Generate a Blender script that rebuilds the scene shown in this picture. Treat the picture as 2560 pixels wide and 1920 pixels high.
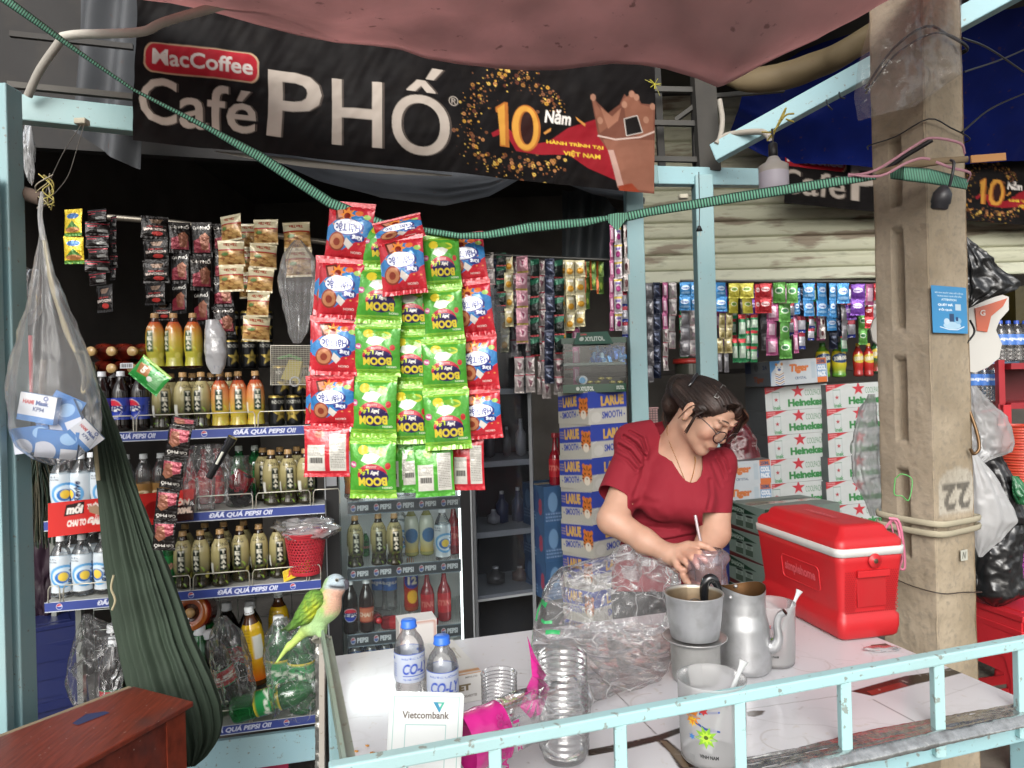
import bpy, math, random
import numpy as np
from mathutils import Vector, Matrix, Euler
from mathutils.geometry import tessellate_polygon
random.seed(7); RNG = np.random.default_rng(7)
for o in list(bpy.data.objects): bpy.data.objects.remove(o)
scene = bpy.context.scene; COL = scene.collection
# ---------------------------------------------------------------- camera
ROLL = 0.026; F = 1800.0; CZ = 1.5
cs, sn = math.cos(ROLL), math.sin(ROLL)
cd = bpy.data.cameras.new('camera'); cam = bpy.data.objects.new('camera', cd); COL.objects.link(cam)
cd.sensor_width = 36; cd.lens = 36 * F / 2560; cd.clip_start = 0.05; cd.clip_end = 200
cam.matrix_world = Matrix(((cs, sn, 0, 0), (0, 0, -1, 0), (-sn, cs, 0, CZ), (0, 0, 0, 1)))
scene.camera = cam
# ---------------------------------------------------------------- sky and sun
wd = bpy.data.worlds.new('World'); scene.world = wd; wd.use_nodes = True
nt = wd.node_tree; sky = nt.nodes.new('ShaderNodeTexSky'); sky.sky_type = 'NISHITA'; sky.sun_disc = False
SUN_EL, SUN_AZ = math.radians(30), math.radians(188)      # azimuth clockwise from +Y: behind the camera, a little to the left
sky.sun_elevation = SUN_EL; sky.sun_rotation = SUN_AZ; sky.dust_density = 4.0; sky.air_density = 1.2; sky.ozone_density = 1.0
bg = nt.nodes['Background']; bg.inputs['Strength'].default_value = 0.15
hs = nt.nodes.new('ShaderNodeHueSaturation'); hs.inputs['Saturation'].default_value = 0.25
nt.links.new(sky.outputs[0], hs.inputs['Color']); nt.links.new(hs.outputs[0], bg.inputs['Color'])
sd = bpy.data.lights.new('sun', 'SUN'); sd.energy = 0.75; sd.angle = math.radians(35); sd.color = (.97, .99, 1)
sun = bpy.data.objects.new('sun', sd); COL.objects.link(sun)
sdir = Vector((math.sin(SUN_AZ) * math.cos(SUN_EL), math.cos(SUN_AZ) * math.cos(SUN_EL), math.sin(SUN_EL)))
sun.rotation_euler = sdir.to_track_quat('Z', 'Y').to_euler(); sun.location = (1, -3, 6)
scene.view_settings.view_transform = 'Standard'; scene.view_settings.look = 'None'
scene.view_settings.gamma = 1; scene.view_settings.exposure = 0.70
scene.cycles.use_denoising = True; scene.cycles.max_bounces = 10; scene.cycles.transparent_max_bounces = 24
scene.cycles.diffuse_bounces = 5; scene.cycles.glossy_bounces = 3; scene.cycles.caustics_reflective = False; scene.cycles.caustics_refractive = False
scene.cycles.sample_clamp_indirect = 3

# ---------------------------------------------------------------- helpers
def lin(c):
    if isinstance(c, str):
        c = [int(c[i:i + 2], 16) / 255 for i in (0, 2, 4)] if len(c) == 6 else [int(k, 16) / 15 for k in c]
    c = np.asarray(c, float); return np.where(c <= .04045, c / 12.92, ((c + .055) / 1.055) ** 2.4)
def W(u, v, d):
    dx, dy = u - 1280, 960 - v
    return Vector(((dx * cs + dy * sn) * d / F, d, CZ + (-dx * sn + dy * cs) * d / F))
def Wz(u, v, z):                       # the point at height z seen at pixel u, v
    dx, dy = u - 1280, 960 - v
    d = (z - CZ) * F / (-dx * sn + dy * cs); return W(u, v, d)
def tag(o, label=None, cat=None, group=None, kind=None):
    for k, s in (('label', label), ('category', cat), ('group', group), ('kind', kind)):
        if s: o[k] = s
    return o
def thing(name, label, cat, loc=(0, 0, 0), rz=0, group=None, rot=None):
    o = bpy.data.objects.new(name, None); COL.objects.link(o); o.empty_display_size = .05
    o.location = loc; o.rotation_euler = rot or (0, 0, rz); return tag(o, label, cat, group)
def dup(o, parent=None):
    c = o.copy(); COL.objects.link(c); c.parent = parent
    for ch in list(o.children): dup(ch, c)
    return c
KINDS = {}
def place(kind, fn, loc, rot=(0, 0, 0), scale=1.0, label=None, group=None):
    if kind not in KINDS: o = KINDS[kind] = fn()
    else: o = dup(KINDS[kind])
    o.location = loc; o.rotation_euler = rot; o.scale = (scale,) * 3 if not hasattr(scale, '__len__') else scale
    if label: o['label'] = label
    if group: o['group'] = group
    elif 'group' in o: del o['group']
    return o
_w = np.random.default_rng(3).normal(size=(3, 12, 3)); _ph = np.random.default_rng(4).uniform(0, 6.28, (3, 12))
def fbm(P, sc=1.0, seed=0, oct=3):
    P = np.asarray(P, float) * sc; r = np.zeros(P.shape[:-1]); a = 1.0
    for k in range(oct):
        ww = _w[(seed + k) % 3] * (2 ** k); ph = _ph[(seed + k) % 3] + seed * 1.7
        r += a * np.sin(P @ ww.T + ph + 1.5 * np.sin(P[..., [1, 2, 0]] @ ww[::-1].T * .6 + ph * 2)).mean(-1) * 2.2; a *= .55
    return r
def ridge(P, sc=1.0, seed=0, oct=3): return 1 - 2 * np.abs(fbm(P, sc, seed, oct))

# ---- font outlines
_fc = bpy.data.curves.new('lettering', 'FONT'); _fc.resolution_u = 3; _cache = {}
def glyphs(s, bold=0.0):
    if (s, bold) not in _cache:
        _fc.body = s; _fc.offset = bold
        o = bpy.data.objects.new('lettering', _fc); COL.objects.link(o); dg = bpy.context.evaluated_depsgraph_get(); dg.update()
        ev = o.evaluated_get(dg); m = ev.to_mesh(); m.calc_loop_triangles()
        V = np.array([v.co[:2] for v in m.vertices]); T = np.array([t.vertices[:] for t in m.loop_triangles])
        ev.to_mesh_clear(); bpy.data.objects.remove(o); _cache[(s, bold)] = V[T] if len(T) else np.zeros((0, 3, 2))
    return _cache[(s, bold)]
def ngon(n, cx, cy, rx, ry=None, a0=0):
    ry = ry or rx; t = np.linspace(0, 2 * math.pi, n, endpoint=False) + a0
    return np.stack([cx + rx * np.cos(t), cy + ry * np.sin(t)], 1)
def star(cx, cy, r, k=.4, n=5, a0=-math.pi / 2):
    t = np.arange(2 * n) * math.pi / n + a0; rr = np.where(np.arange(2 * n) % 2, r * k, r)
    return np.stack([cx + rr * np.cos(t), cy + rr * np.sin(t)], 1)
class Cv:                              # a small painted surface: pigment only, logical size w x h, k samples per unit
    def __init__(s, w, h, col, k=1.0):
        s.w, s.h, s.k = w, h, k; s.a = np.ones((max(2, int(round(h * k))), max(2, int(round(w * k))), 3)) * lin(col)
        s.kx, s.ky = s.a.shape[1] / w, s.a.shape[0] / h
    def grad(s, y0, y1, c0, c1):
        H = s.a.shape[0]; t = np.clip((np.arange(H) / s.ky - y0) / (y1 - y0), 0, 1)[:, None, None]; m_ = (np.arange(H) / s.ky >= y0) & (np.arange(H) / s.ky <= y1)
        s.a[m_] = (lin(c0) * (1 - t) + lin(c1) * t)[m_]; return s
    def tris(s, T, col, alpha=1.0):
        if len(T) == 0: return s
        T = np.asarray(T, float) * (s.kx, s.ky); SS = 3; H, Wd = s.a.shape[:2]
        x0, y0 = np.floor(T.reshape(-1, 2).min(0)).astype(int); x1, y1 = np.ceil(T.reshape(-1, 2).max(0)).astype(int) + 1
        x0, y0, x1, y1 = max(x0, 0), max(y0, 0), min(x1, Wd), min(y1, H)
        if x1 <= x0 or y1 <= y0: return s
        m = np.zeros(((y1 - y0) * SS, (x1 - x0) * SS), bool); T = (T - (x0, y0)) * SS
        for t in T:
            a0, b0 = np.maximum(np.floor(t.min(0)).astype(int), 0); a1 = min(int(t[:, 0].max()) + 2, m.shape[1]); b1 = min(int(t[:, 1].max()) + 2, m.shape[0])
            if a1 <= a0 or b1 <= b0: continue
            X, Y = np.meshgrid(np.arange(a0, a1) + .5, np.arange(b0, b1) + .5)
            e = [(t[(i + 1) % 3, 0] - t[i, 0]) * (Y - t[i, 1]) - (t[(i + 1) % 3, 1] - t[i, 1]) * (X - t[i, 0]) for i in range(3)]
            m[b0:b1, a0:a1] |= ((e[0] >= 0) & (e[1] >= 0) & (e[2] >= 0)) | ((e[0] <= 0) & (e[1] <= 0) & (e[2] <= 0))
        c = m.reshape(y1 - y0, SS, x1 - x0, SS).mean((1, 3))[..., None] * alpha
        s.a[y0:y1, x0:x1] = s.a[y0:y1, x0:x1] * (1 - c) + lin(col) * c; return s
    def poly(s, P, col, alpha=1.0):
        P = np.asarray(P, float); I = tessellate_polygon([[Vector((p[0], p[1], 0)) for p in P]])
        return s.tris(P[np.array(I)], col, alpha)
    def rect(s, x0, y0, x1, y1, col, alpha=1.0): return s.tris([[(x0, y0), (x1, y0), (x1, y1)], [(x0, y0), (x1, y1), (x0, y1)]], col, alpha)
    def ell(s, cx, cy, rx, ry, col, alpha=1.0, n=24): return s.poly(ngon(n, cx, cy, rx, ry), col, alpha)
    def line(s, P, wd, col, alpha=1.0):
        P = np.asarray(P, float); T = []
        for a, b in zip(P[:-1], P[1:]):
            d = b - a; L = np.hypot(*d) + 1e-9; n = np.array([-d[1], d[0]]) / L * wd / 2; T += [[a + n, b + n, b - n], [a + n, b - n, a - n]]
        return s.tris(T, col, alpha)
    def text(s, t, x0, y0, x1, y1, col, bold=0.0, shear=0.0, rot=0.0, flip=False, alpha=1.0):
        G = glyphs(t, bold).copy()
        if not len(G): return s
        G[..., 0] += G[..., 1] * shear; lo, hi = G.reshape(-1, 2).min(0), G.reshape(-1, 2).max(0)
        G = (G - lo) / np.maximum(hi - lo, 1e-6)                      # 0..1, y up
        cx, cy, w2, h2 = (x0 + x1) / 2, (y0 + y1) / 2, (x1 - x0) / 2, (y1 - y0) / 2
        q = np.stack([(G[..., 0] * 2 - 1) * w2, -(G[..., 1] * 2 - 1) * h2], -1)
        if flip: q = -q
        c_, s_ = math.cos(rot), math.sin(rot); q = np.stack([q[..., 0] * c_ - q[..., 1] * s_, q[..., 0] * s_ + q[..., 1] * c_], -1)
        return s.tris(q + (cx, cy), col, alpha)
    def vtext(s, t, x0, y0, x1, y1, col, bold=0.0):                   # letters stacked downwards
        n = len(t); h = (y1 - y0) / n
        for i, ch in enumerate(t): s.text(ch, x0, y0 + i * h + h * .1, x1, y0 + (i + 1) * h - h * .1, col, bold)
        return s
    def scrib(s, x0, y0, x1, y1, rows, col, alpha=.8):                # unreadable small print
        h = (y1 - y0) / rows
        for i in range(rows):
            x = x0
            while x < x1:
                w = random.uniform(.04, .14) * (x1 - x0); s.rect(x, y0 + i * h + h * .2, min(x + w, x1), y0 + i * h + h * .65, col, alpha); x += w + .025 * (x1 - x0)
        return s
# ---- materials
MATS = {}
def nodes(name):
    m = bpy.data.materials.new(name); m.use_nodes = True; t = m.node_tree; return m, t, t.nodes['Principled BSDF'], t.nodes['Material Output']
def N(t, ty, **kw):
    n = t.nodes.new(ty)
    for k, v in kw.items():
        if k.startswith('i_'): n.inputs[k[2:].replace('_', ' ')].default_value = v
        else: setattr(n, k, v)
    return n
def noise(t, sc, det=3, stretch=None, coord='Object'):
    tc = N(t, 'ShaderNodeTexCoord'); n = N(t, 'ShaderNodeTexNoise'); n.inputs['Scale'].default_value = sc; n.inputs['Detail'].default_value = det
    if stretch:
        mp = N(t, 'ShaderNodeMapping'); mp.inputs['Scale'].default_value = stretch; t.links.new(tc.outputs[coord], mp.inputs[0]); t.links.new(mp.outputs[0], n.inputs[0])
    else: t.links.new(tc.outputs[coord], n.inputs[0])
    return n
def ramp(t, src, stops):
    r = N(t, 'ShaderNodeValToRGB'); t.links.new(src, r.inputs[0]); e = r.color_ramp.elements
    while len(e) < len(stops): e.new(.5)
    for x, (p, c) in zip(e, stops): x.position = p; x.color = (*c, 1) if hasattr(c, '__len__') else (c, c, c, 1)
    return r.outputs[0]
def mix(t, fac, a, b, mode='MIX'):
    m = N(t, 'ShaderNodeMix', data_type='RGBA', blend_type=mode)
    for s, x in ((m.inputs[0], fac), (m.inputs[6], a), (m.inputs[7], b)):
        if isinstance(x, bpy.types.NodeSocket): t.links.new(x, s)
        else: s.default_value = x if not hasattr(x, '__len__') else (*x, 1)
    return m.outputs[2]
def bump(t, bs, src, strength=.3, dist=.01):
    b = N(t, 'ShaderNodeBump'); b.inputs['Strength'].default_value = strength; b.inputs['Distance'].default_value = dist
    t.links.new(src, b.inputs['Height']); t.links.new(b.outputs[0], bs.inputs['Normal']); return b
def fin(name, rough=.5, metal=0, bmp=0, bsc=60, var=.12, vsc=7, coat=0, spec=.5, dirt=0, sub=0, bstr=None, stretch=None):
    """a finish: the pigment is the mesh's own colour attribute, varied a little by noise"""
    if name in MATS: return MATS[name]
    m, t, bs, out = nodes(name); at = N(t, 'ShaderNodeAttribute', attribute_name='Col')
    c = at.outputs['Color']
    if var:
        n = noise(t, vsc, 4); r = ramp(t, n.outputs['Fac'], [(.3, 1 - var), (.7, 1.0)]); c = mix(t, 1.0, c, r, 'MULTIPLY')
    if dirt:
        n2 = noise(t, vsc * 2.3, 6); r2 = ramp(t, n2.outputs['Fac'], [(.48, 0.0), (.72, dirt)]); c = mix(t, r2, c, (.09, .07, .05))
    t.links.new(c, bs.inputs['Base Color'])
    bs.inputs['Roughness'].default_value = rough; bs.inputs['Metallic'].default_value = metal
    bs.inputs['Coat Weight'].default_value = coat; bs.inputs['Specular IOR Level'].default_value = spec
    if sub: bs.inputs['Subsurface Weight'].default_value = sub; bs.inputs['Subsurface Radius'].default_value = (.012, .005, .003); bs.inputs['Subsurface Scale'].default_value = .6
    if bmp: bump(t, bs, noise(t, bsc, 4, stretch).outputs['Fac'], bmp, bstr or .004)
    MATS[name] = m; return m
MATTE = fin('matte', .85, bmp=.15, bsc=120, dirt=.12)
CARD = fin('cardboard_print', .5, var=.1, dirt=.06)
SEMI = fin('plastic', .4, var=.1, dirt=.05)
GLOSS = fin('glossy_plastic', .15, var=.06, coat=.4)
FOIL = fin('foil_packet', .2, metal=.12, bmp=.6, bsc=34, bstr=.009, var=.1, coat=.5)
SACH = fin('sachet_foil', .2, metal=.35, bmp=.8, bsc=70, bstr=.005, var=.15)
DARK = fin('dusty_dark', .8, bmp=.2, bsc=40, var=.4, vsc=3, dirt=.2)
SKIN = fin('skin', .52, var=.13, vsc=26, sub=.2, bmp=.22, bsc=260, bstr=.0012)
HAIR = fin('hair', .5, var=.5, vsc=60, bmp=.7, bsc=260, bstr=.002, spec=.4)
CLOTH = fin('cloth', .85, var=.08, bmp=.25, bsc=500, bstr=.001)
ALU = fin('aluminium', .42, metal=.8, bmp=.3, bsc=22, bstr=.003, var=.2, vsc=14, dirt=.25)
STEEL = fin('steel_wire', .35, metal=.7, var=.1)
def thinplastic(name, tint=(1, 1, 1), white=.06, gl=.14, bmp=.8, bsc=18, rough=.12, ior=1.5, dist=.01, crease=0, csc=16):
    m, t, bs, out = nodes(name); t.nodes.remove(bs)
    tr = N(t, 'ShaderNodeBsdfTransparent'); tr.inputs[0].default_value = (*tint, 1)
    g = N(t, 'ShaderNodeBsdfGlossy'); g.inputs['Roughness'].default_value = rough
    df = N(t, 'ShaderNodeBsdfTranslucent'); df.inputs[0].default_value = (.9 * tint[0], .9 * tint[1], .9 * tint[2], 1)
    dd = N(t, 'ShaderNodeBsdfDiffuse'); dd.inputs[0].default_value = (.85 * tint[0], .85 * tint[1], .85 * tint[2], 1)
    ad = N(t, 'ShaderNodeMixShader'); ad.inputs[0].default_value = .5; t.links.new(df.outputs[0], ad.inputs[1]); t.links.new(dd.outputs[0], ad.inputs[2])
    fr = N(t, 'ShaderNodeFresnel'); fr.inputs[0].default_value = ior
    b = N(t, 'ShaderNodeBump'); b.inputs['Strength'].default_value = bmp; b.inputs['Distance'].default_value = dist
    nz = noise(t, bsc, 5); t.links.new(nz.outputs['Fac'], b.inputs['Height'])
    for x in (g, fr): t.links.new(b.outputs[0], x.inputs['Normal'])
    ma = N(t, 'ShaderNodeMath', operation='MULTIPLY_ADD'); t.links.new(fr.outputs[0], ma.inputs[0]); ma.inputs[1].default_value = .75; ma.inputs[2].default_value = gl
    m1 = N(t, 'ShaderNodeMixShader'); m1.inputs[0].default_value = white
    if crease:                          # sharp facets of crumpled film; hazier folds, whitened to stand in for crease highlights
        tc = N(t, 'ShaderNodeTexCoord'); va = N(t, 'ShaderNodeVectorMath', operation='MULTIPLY_ADD'); n5 = N(t, 'ShaderNodeTexNoise'); n5.inputs['Scale'].default_value = csc * .35; n5.inputs['Detail'].default_value = 3
        t.links.new(tc.outputs['Object'], n5.inputs[0]); t.links.new(n5.outputs['Color'], va.inputs[0]); va.inputs[1].default_value = (.22, .22, .22); t.links.new(tc.outputs['Object'], va.inputs[2])
        vo = N(t, 'ShaderNodeTexVoronoi', feature='DISTANCE_TO_EDGE'); vo.inputs['Scale'].default_value = csc; t.links.new(va.outputs[0], vo.inputs['Vector'])
        bb_ = N(t, 'ShaderNodeBump'); bb_.inputs['Strength'].default_value = 1; bb_.inputs['Distance'].default_value = dist * 1.4; t.links.new(vo.outputs['Distance'], bb_.inputs['Height']); t.links.new(b.outputs[0], bb_.inputs['Normal'])
        for x in (g, fr): t.links.new(bb_.outputs[0], x.inputs['Normal'])
        msk = noise(t, csc * .5, 3); t.links.new(mix(t, ramp(t, msk.outputs['Fac'], [(.42, 0.), (.6, 1.)]), (white,) * 3, ramp(t, vo.outputs['Distance'], [(.0, min(1, white + crease)), (.032, white)])), m1.inputs[0])
    t.links.new(tr.outputs[0], m1.inputs[1]); t.links.new(ad.outputs[0], m1.inputs[2])
    m2 = N(t, 'ShaderNodeMixShader'); t.links.new(ma.outputs[0], m2.inputs[0]); t.links.new(m1.outputs[0], m2.inputs[1]); t.links.new(g.outputs[0], m2.inputs[2])
    t.links.new(m2.outputs[0], out.inputs[0]); MATS[name] = m; return m
CLEAR = thinplastic('clear_film', white=.04, gl=.0, bmp=.4, bsc=22, rough=.12, dist=.012, ior=1.4, crease=.3, csc=17)
BAGP = thinplastic('milky_film', white=.33, gl=.0, bmp=.5, bsc=18, rough=.22, dist=.01, ior=1.4)
PET = thinplastic('clear_bottle', white=.05, gl=.05, bmp=.1, bsc=30, rough=.06)
FROST = thinplastic('frosted_plastic', white=.42, gl=.02, bmp=.05, rough=.25)
GREENPET = thinplastic('green_bottle', tint=(.1, .62, .22), white=.3, gl=.05, bmp=.1, rough=.06)
GLASS = thinplastic('window_glass', tint=(.92, .95, .95), white=.015, gl=.0, bmp=0, rough=.05)
DGLASS = thinplastic('tinted_glass', tint=(.8, .82, .85), white=.02, gl=.01, bmp=0, rough=.08)

# ---- mesh builder
def basis(a):
    a = np.asarray(a, float); a /= np.linalg.norm(a) + 1e-12
    b = np.cross(a, (0, 0, 1) if abs(a[2]) < .9 else (1, 0, 0)); b /= np.linalg.norm(b); return b, np.cross(a, b)
def smoothpath(P, n=8):
    P = np.asarray(P, float)
    if len(P) < 3: return P
    Q = np.vstack([2 * P[0] - P[1], P, 2 * P[-1] - P[-2]]); out = []
    for i in range(1, len(Q) - 2):
        for t in np.linspace(0, 1, n, endpoint=False):
            out.append(.5 * (2 * Q[i] + (Q[i + 1] - Q[i - 1]) * t + (2 * Q[i - 1] - 5 * Q[i] + 4 * Q[i + 1] - Q[i + 2]) * t * t + (3 * Q[i] - Q[i - 1] - 3 * Q[i + 1] + Q[i + 2]) * t ** 3))
    return np.array(out + [P[-1]])
class B:
    def __init__(s): s.V, s.Cl, s.Fc, s.M, s.S, s.n = [], [], [], [], [], 0
    def add(s, V, Fs, col='888888', mat=0, smooth=False):
        V = np.asarray(V, float).reshape(-1, 3); c = np.asarray(col) if isinstance(col, np.ndarray) and col.ndim == 2 else np.ones((len(V), 3)) * lin(col)
        s.V.append(V); s.Cl.append(c); Fs = np.asarray(Fs); s.Fc.append(Fs + s.n); s.M.append(np.full(len(Fs), mat)); s.S.append(np.full(len(Fs), smooth)); s.n += len(V); return s
    def grid(s, P, cv=None, mat=0, smooth=True, wrap=False):
        P = np.asarray(P, float); r, c = P.shape[:2]
        if isinstance(cv, Cv):
            yi = np.clip(((np.arange(r) + .0) / max(r - 1, 1) * (cv.a.shape[0] - 1)).round().astype(int), 0, cv.a.shape[0] - 1); xi = np.clip((np.arange(c) / max(c - 1, 1) * (cv.a.shape[1] - 1)).round().astype(int), 0, cv.a.shape[1] - 1)
            colr = cv.a[yi][:, xi].reshape(-1, 3)
        elif isinstance(cv, np.ndarray) and cv.ndim == 3: colr = cv.reshape(-1, 3)
        else: colr = np.ones((r * c, 3)) * lin(cv if cv is not None else '888888')
        I = np.arange(r * c).reshape(r, c); a, b, d, e = I[:-1, :-1], I[:-1, 1:], I[1:, 1:], I[1:, :-1]
        return s.add(P.reshape(-1, 3), np.stack([a, e, d, b], -1).reshape(-1, 4), colr, mat, smooth)
    def quadgrid(s, p00, p10, p01, p11, cv, k=1, mat=0, off=None):       # p00 top left, p10 top right, p01 bottom left
        if isinstance(cv, Cv): r, c = cv.a.shape[:2]
        else: r, c = 2, 2
        u = np.linspace(0, 1, c)[None, :, None]; v = np.linspace(0, 1, r)[:, None, None]
        p00, p10, p01, p11 = (np.asarray(p, float) for p in (p00, p10, p01, p11))
        return s.grid((p00 * (1 - u) + p10 * u) * (1 - v) + (p01 * (1 - u) + p11 * u) * v, cv, mat, False)
    def box(s, c, size, col='888888', mat=0, rot=None, taper=None):
        x, y, z = (k / 2 for k in size); V = np.array([(i * x, j * y, k * z) for k in (-1, 1) for j in (-1, 1) for i in (-1, 1)], float)
        if taper: V[4:, :2] *= taper
        if rot is not None: V = V @ np.array(Euler(rot).to_matrix()).T
        return s.add(V + np.asarray(c, float), [(0, 2, 3, 1), (4, 5, 7, 6), (0, 1, 5, 4), (2, 6, 7, 3), (0, 4, 6, 2), (1, 3, 7, 5)], col, mat)
    def facebox(s, size, paints, col, mat=0):
        """box on z=0, centred in x,y; paints: dict of side ('f' -y, 'l' -x, 'r' +x, 't') to canvas"""
        x, y, z = size[0] / 2, size[1] / 2, size[2]
        q = {'f': ((-x, -y, z), (x, -y, z), (-x, -y, 0), (x, -y, 0)), 'l': ((-x, y, z), (-x, -y, z), (-x, y, 0), (-x, -y, 0)),
             'r': ((x, -y, z), (x, y, z), (x, -y, 0), (x, y, 0)), 'b': ((x, y, z), (-x, y, z), (x, y, 0), (-x, y, 0)),
             't': ((-x, y, z), (x, y, z), (-x, -y, z), (x, -y, z)), 'd': ((-x, -y, 0), (x, -y, 0), (-x, y, 0), (x, y, 0))}
        for k, p in q.items(): s.quadgrid(*p, paints.get(k, col), mat=mat)
        return s
    def tube(s, P, r, n=8, col='888888', mat=0, sm=True, path=0, flat=None, caps=True):
        P = np.asarray(P, float)
        if path and len(P) > 2:
            r = np.interp(np.linspace(0, 1, (len(P) - 1) * path + 1), np.linspace(0, 1, len(P)), np.broadcast_to(r, len(P))); P = smoothpath(P, path)
        r = np.broadcast_to(r, len(P)); T = np.gradient(P, axis=0); rings = []; b, c = basis(T[0])
        for p, t, rr in zip(P, T, r):
            t = t / (np.linalg.norm(t) + 1e-12); b = b - t * (b @ t); b /= np.linalg.norm(b) + 1e-12; c = np.cross(t, b)
            a = np.arange(n) * 2 * math.pi / n; rings.append(p + rr * (np.cos(a)[:, None] * b * (flat or 1) + np.sin(a)[:, None] * c))
        V = np.array(rings); m = len(P); I = np.arange(m * n).reshape(m, n); J = np.roll(I, -1, 1)
        s.add(V.reshape(-1, 3), np.stack([I[:-1], J[:-1], J[1:], I[1:]], -1).reshape(-1, 4), col, mat, sm)
        if caps:
            for k, ring in ((0, V[0]), (m - 1, V[-1])):
                cc = ring.mean(0); q = np.vstack([ring, cc[None]]); f = [(n, (i + 1) % n, i, i) if k == 0 else (n, i, (i + 1) % n, (i + 1) % n) for i in range(n)]
                s.add(q, [x[:3] + (x[3],) for x in f], col if not isinstance(col, np.ndarray) else '888888', mat, False)
        return s
    def lathe(s, prof, n=24, col='888888', mat=0, c=(0, 0, 0), cv=None, cols=None, sm=True, a0=-math.pi / 2, sx=1, sy=1, arc=2 * math.pi):
        """profile of (r, z) from the top down; a canvas wraps round with its middle facing -y"""
        prof = np.asarray(prof, float); a = np.linspace(-arc / 2, arc / 2, n + 1) + a0
        P = np.stack([prof[:, 0, None] * np.cos(a) * sx, prof[:, 0, None] * np.sin(a) * sy, np.repeat(prof[:, 1, None], n + 1, 1)], -1) + np.asarray(c, float)
        if cols is not None: cv = np.repeat(np.array([lin(k) for k in cols])[:, None], n + 1, 1)
        return s.grid(P, cv if cv is not None else col, mat, sm)
    def prism(s, pts, y0, y1, col='888888', mat=0, smooth=False):         # outline in x,z given thickness in y
        pts = np.asarray(pts, float); n = len(pts); V = np.vstack([np.c_[pts[:, 0], np.full(n, y0), pts[:, 1]], np.c_[pts[:, 0], np.full(n, y1), pts[:, 1]]])
        T = [list(t) for t in tessellate_polygon([[Vector((p[0], p[1], 0)) for p in pts]])]
        s.add(V, [(a, b, c, c) for a, b, c in T] + [(c + n, b + n, a + n, a + n) for a, b, c in T], col, mat)
        return s.add(V, [(i, (i + 1) % n, (i + 1) % n + n, i + n) for i in range(n)], col, mat, smooth)
    def xf(s, loc=(0, 0, 0), rot=(0, 0, 0), scale=1.0):
        R = np.array(Euler(rot).to_matrix()); s.V = [(v * scale) @ R.T + np.asarray(loc, float) for v in s.V]; return s
    def build(s, name, mats, parent=None, loc=None, rot=None, bev=0, label=None, cat=None, group=None, kind=None, subsurf=0, solid=0):
        V = np.vstack(s.V); Cc = np.vstack(s.Cl); me = bpy.data.meshes.new(name); Fl = np.vstack(s.Fc)
        deg = Fl[:, 2] == Fl[:, 3]; cnt = np.where(deg, 3, 4); loops = np.concatenate([Fl[:, :3], np.where(deg, -1, Fl[:, 3])[:, None]], 1).reshape(-1); loops = loops[loops >= 0]
        me.vertices.add(len(V)); me.vertices.foreach_set('co', V.astype(np.float32).ravel())
        me.loops.add(len(loops)); me.loops.foreach_set('vertex_index', loops.astype(np.int32))
        me.polygons.add(len(Fl)); st = np.concatenate([[0], np.cumsum(cnt)[:-1]]); me.polygons.foreach_set('loop_start', st.astype(np.int32))
        me.polygons.foreach_set('material_index', np.concatenate(s.M).astype(np.int32)); me.polygons.foreach_set('use_smooth', np.concatenate(s.S).astype(bool))
        at = me.color_attributes.new('Col', 'FLOAT_COLOR', 'POINT'); at.data.foreach_set('color', np.c_[Cc, np.ones(len(Cc))].astype(np.float32).ravel())
        me.update(); me.validate()
        for m in (mats if isinstance(mats, (list, tuple)) else [mats]): me.materials.append(m)
        o = bpy.data.objects.new(name, me); COL.objects.link(o); o.parent = parent
        if loc is not None: o.location = loc
        if rot is not None: o.rotation_euler = rot
        if bev: b = o.modifiers.new('edge', 'BEVEL'); b.width = bev; b.segments = 2; b.limit_method = 'ANGLE'
        if solid: b = o.modifiers.new('thickness', 'SOLIDIFY'); b.thickness = solid
        if subsurf: b = o.modifiers.new('smooth', 'SUBSURF'); b.levels = b.render_levels = subsurf
        return tag(o, label, cat, group, kind)
def bar(p, q, w, h, col, mat=0, b=None):            # square bar between two points
    b = b or B(); p, q = np.asarray(p, float), np.asarray(q, float); t = q - p; L = np.linalg.norm(t); t /= L
    x = np.cross(t, (0, 0, 1)) if abs(t[2]) < .95 else np.array((1., 0, 0)); x /= np.linalg.norm(x); y = np.cross(x, t)
    V = [e + x * i * w / 2 + y * j * h / 2 for e in (p, q) for i, j in ((-1, -1), (1, -1), (1, 1), (-1, 1))]
    b.add(V, [(3, 2, 1, 0), (4, 5, 6, 7)] + [(i, (i + 1) % 4, (i + 1) % 4 + 4, i + 4) for i in range(4)], col, mat); return b
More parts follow.
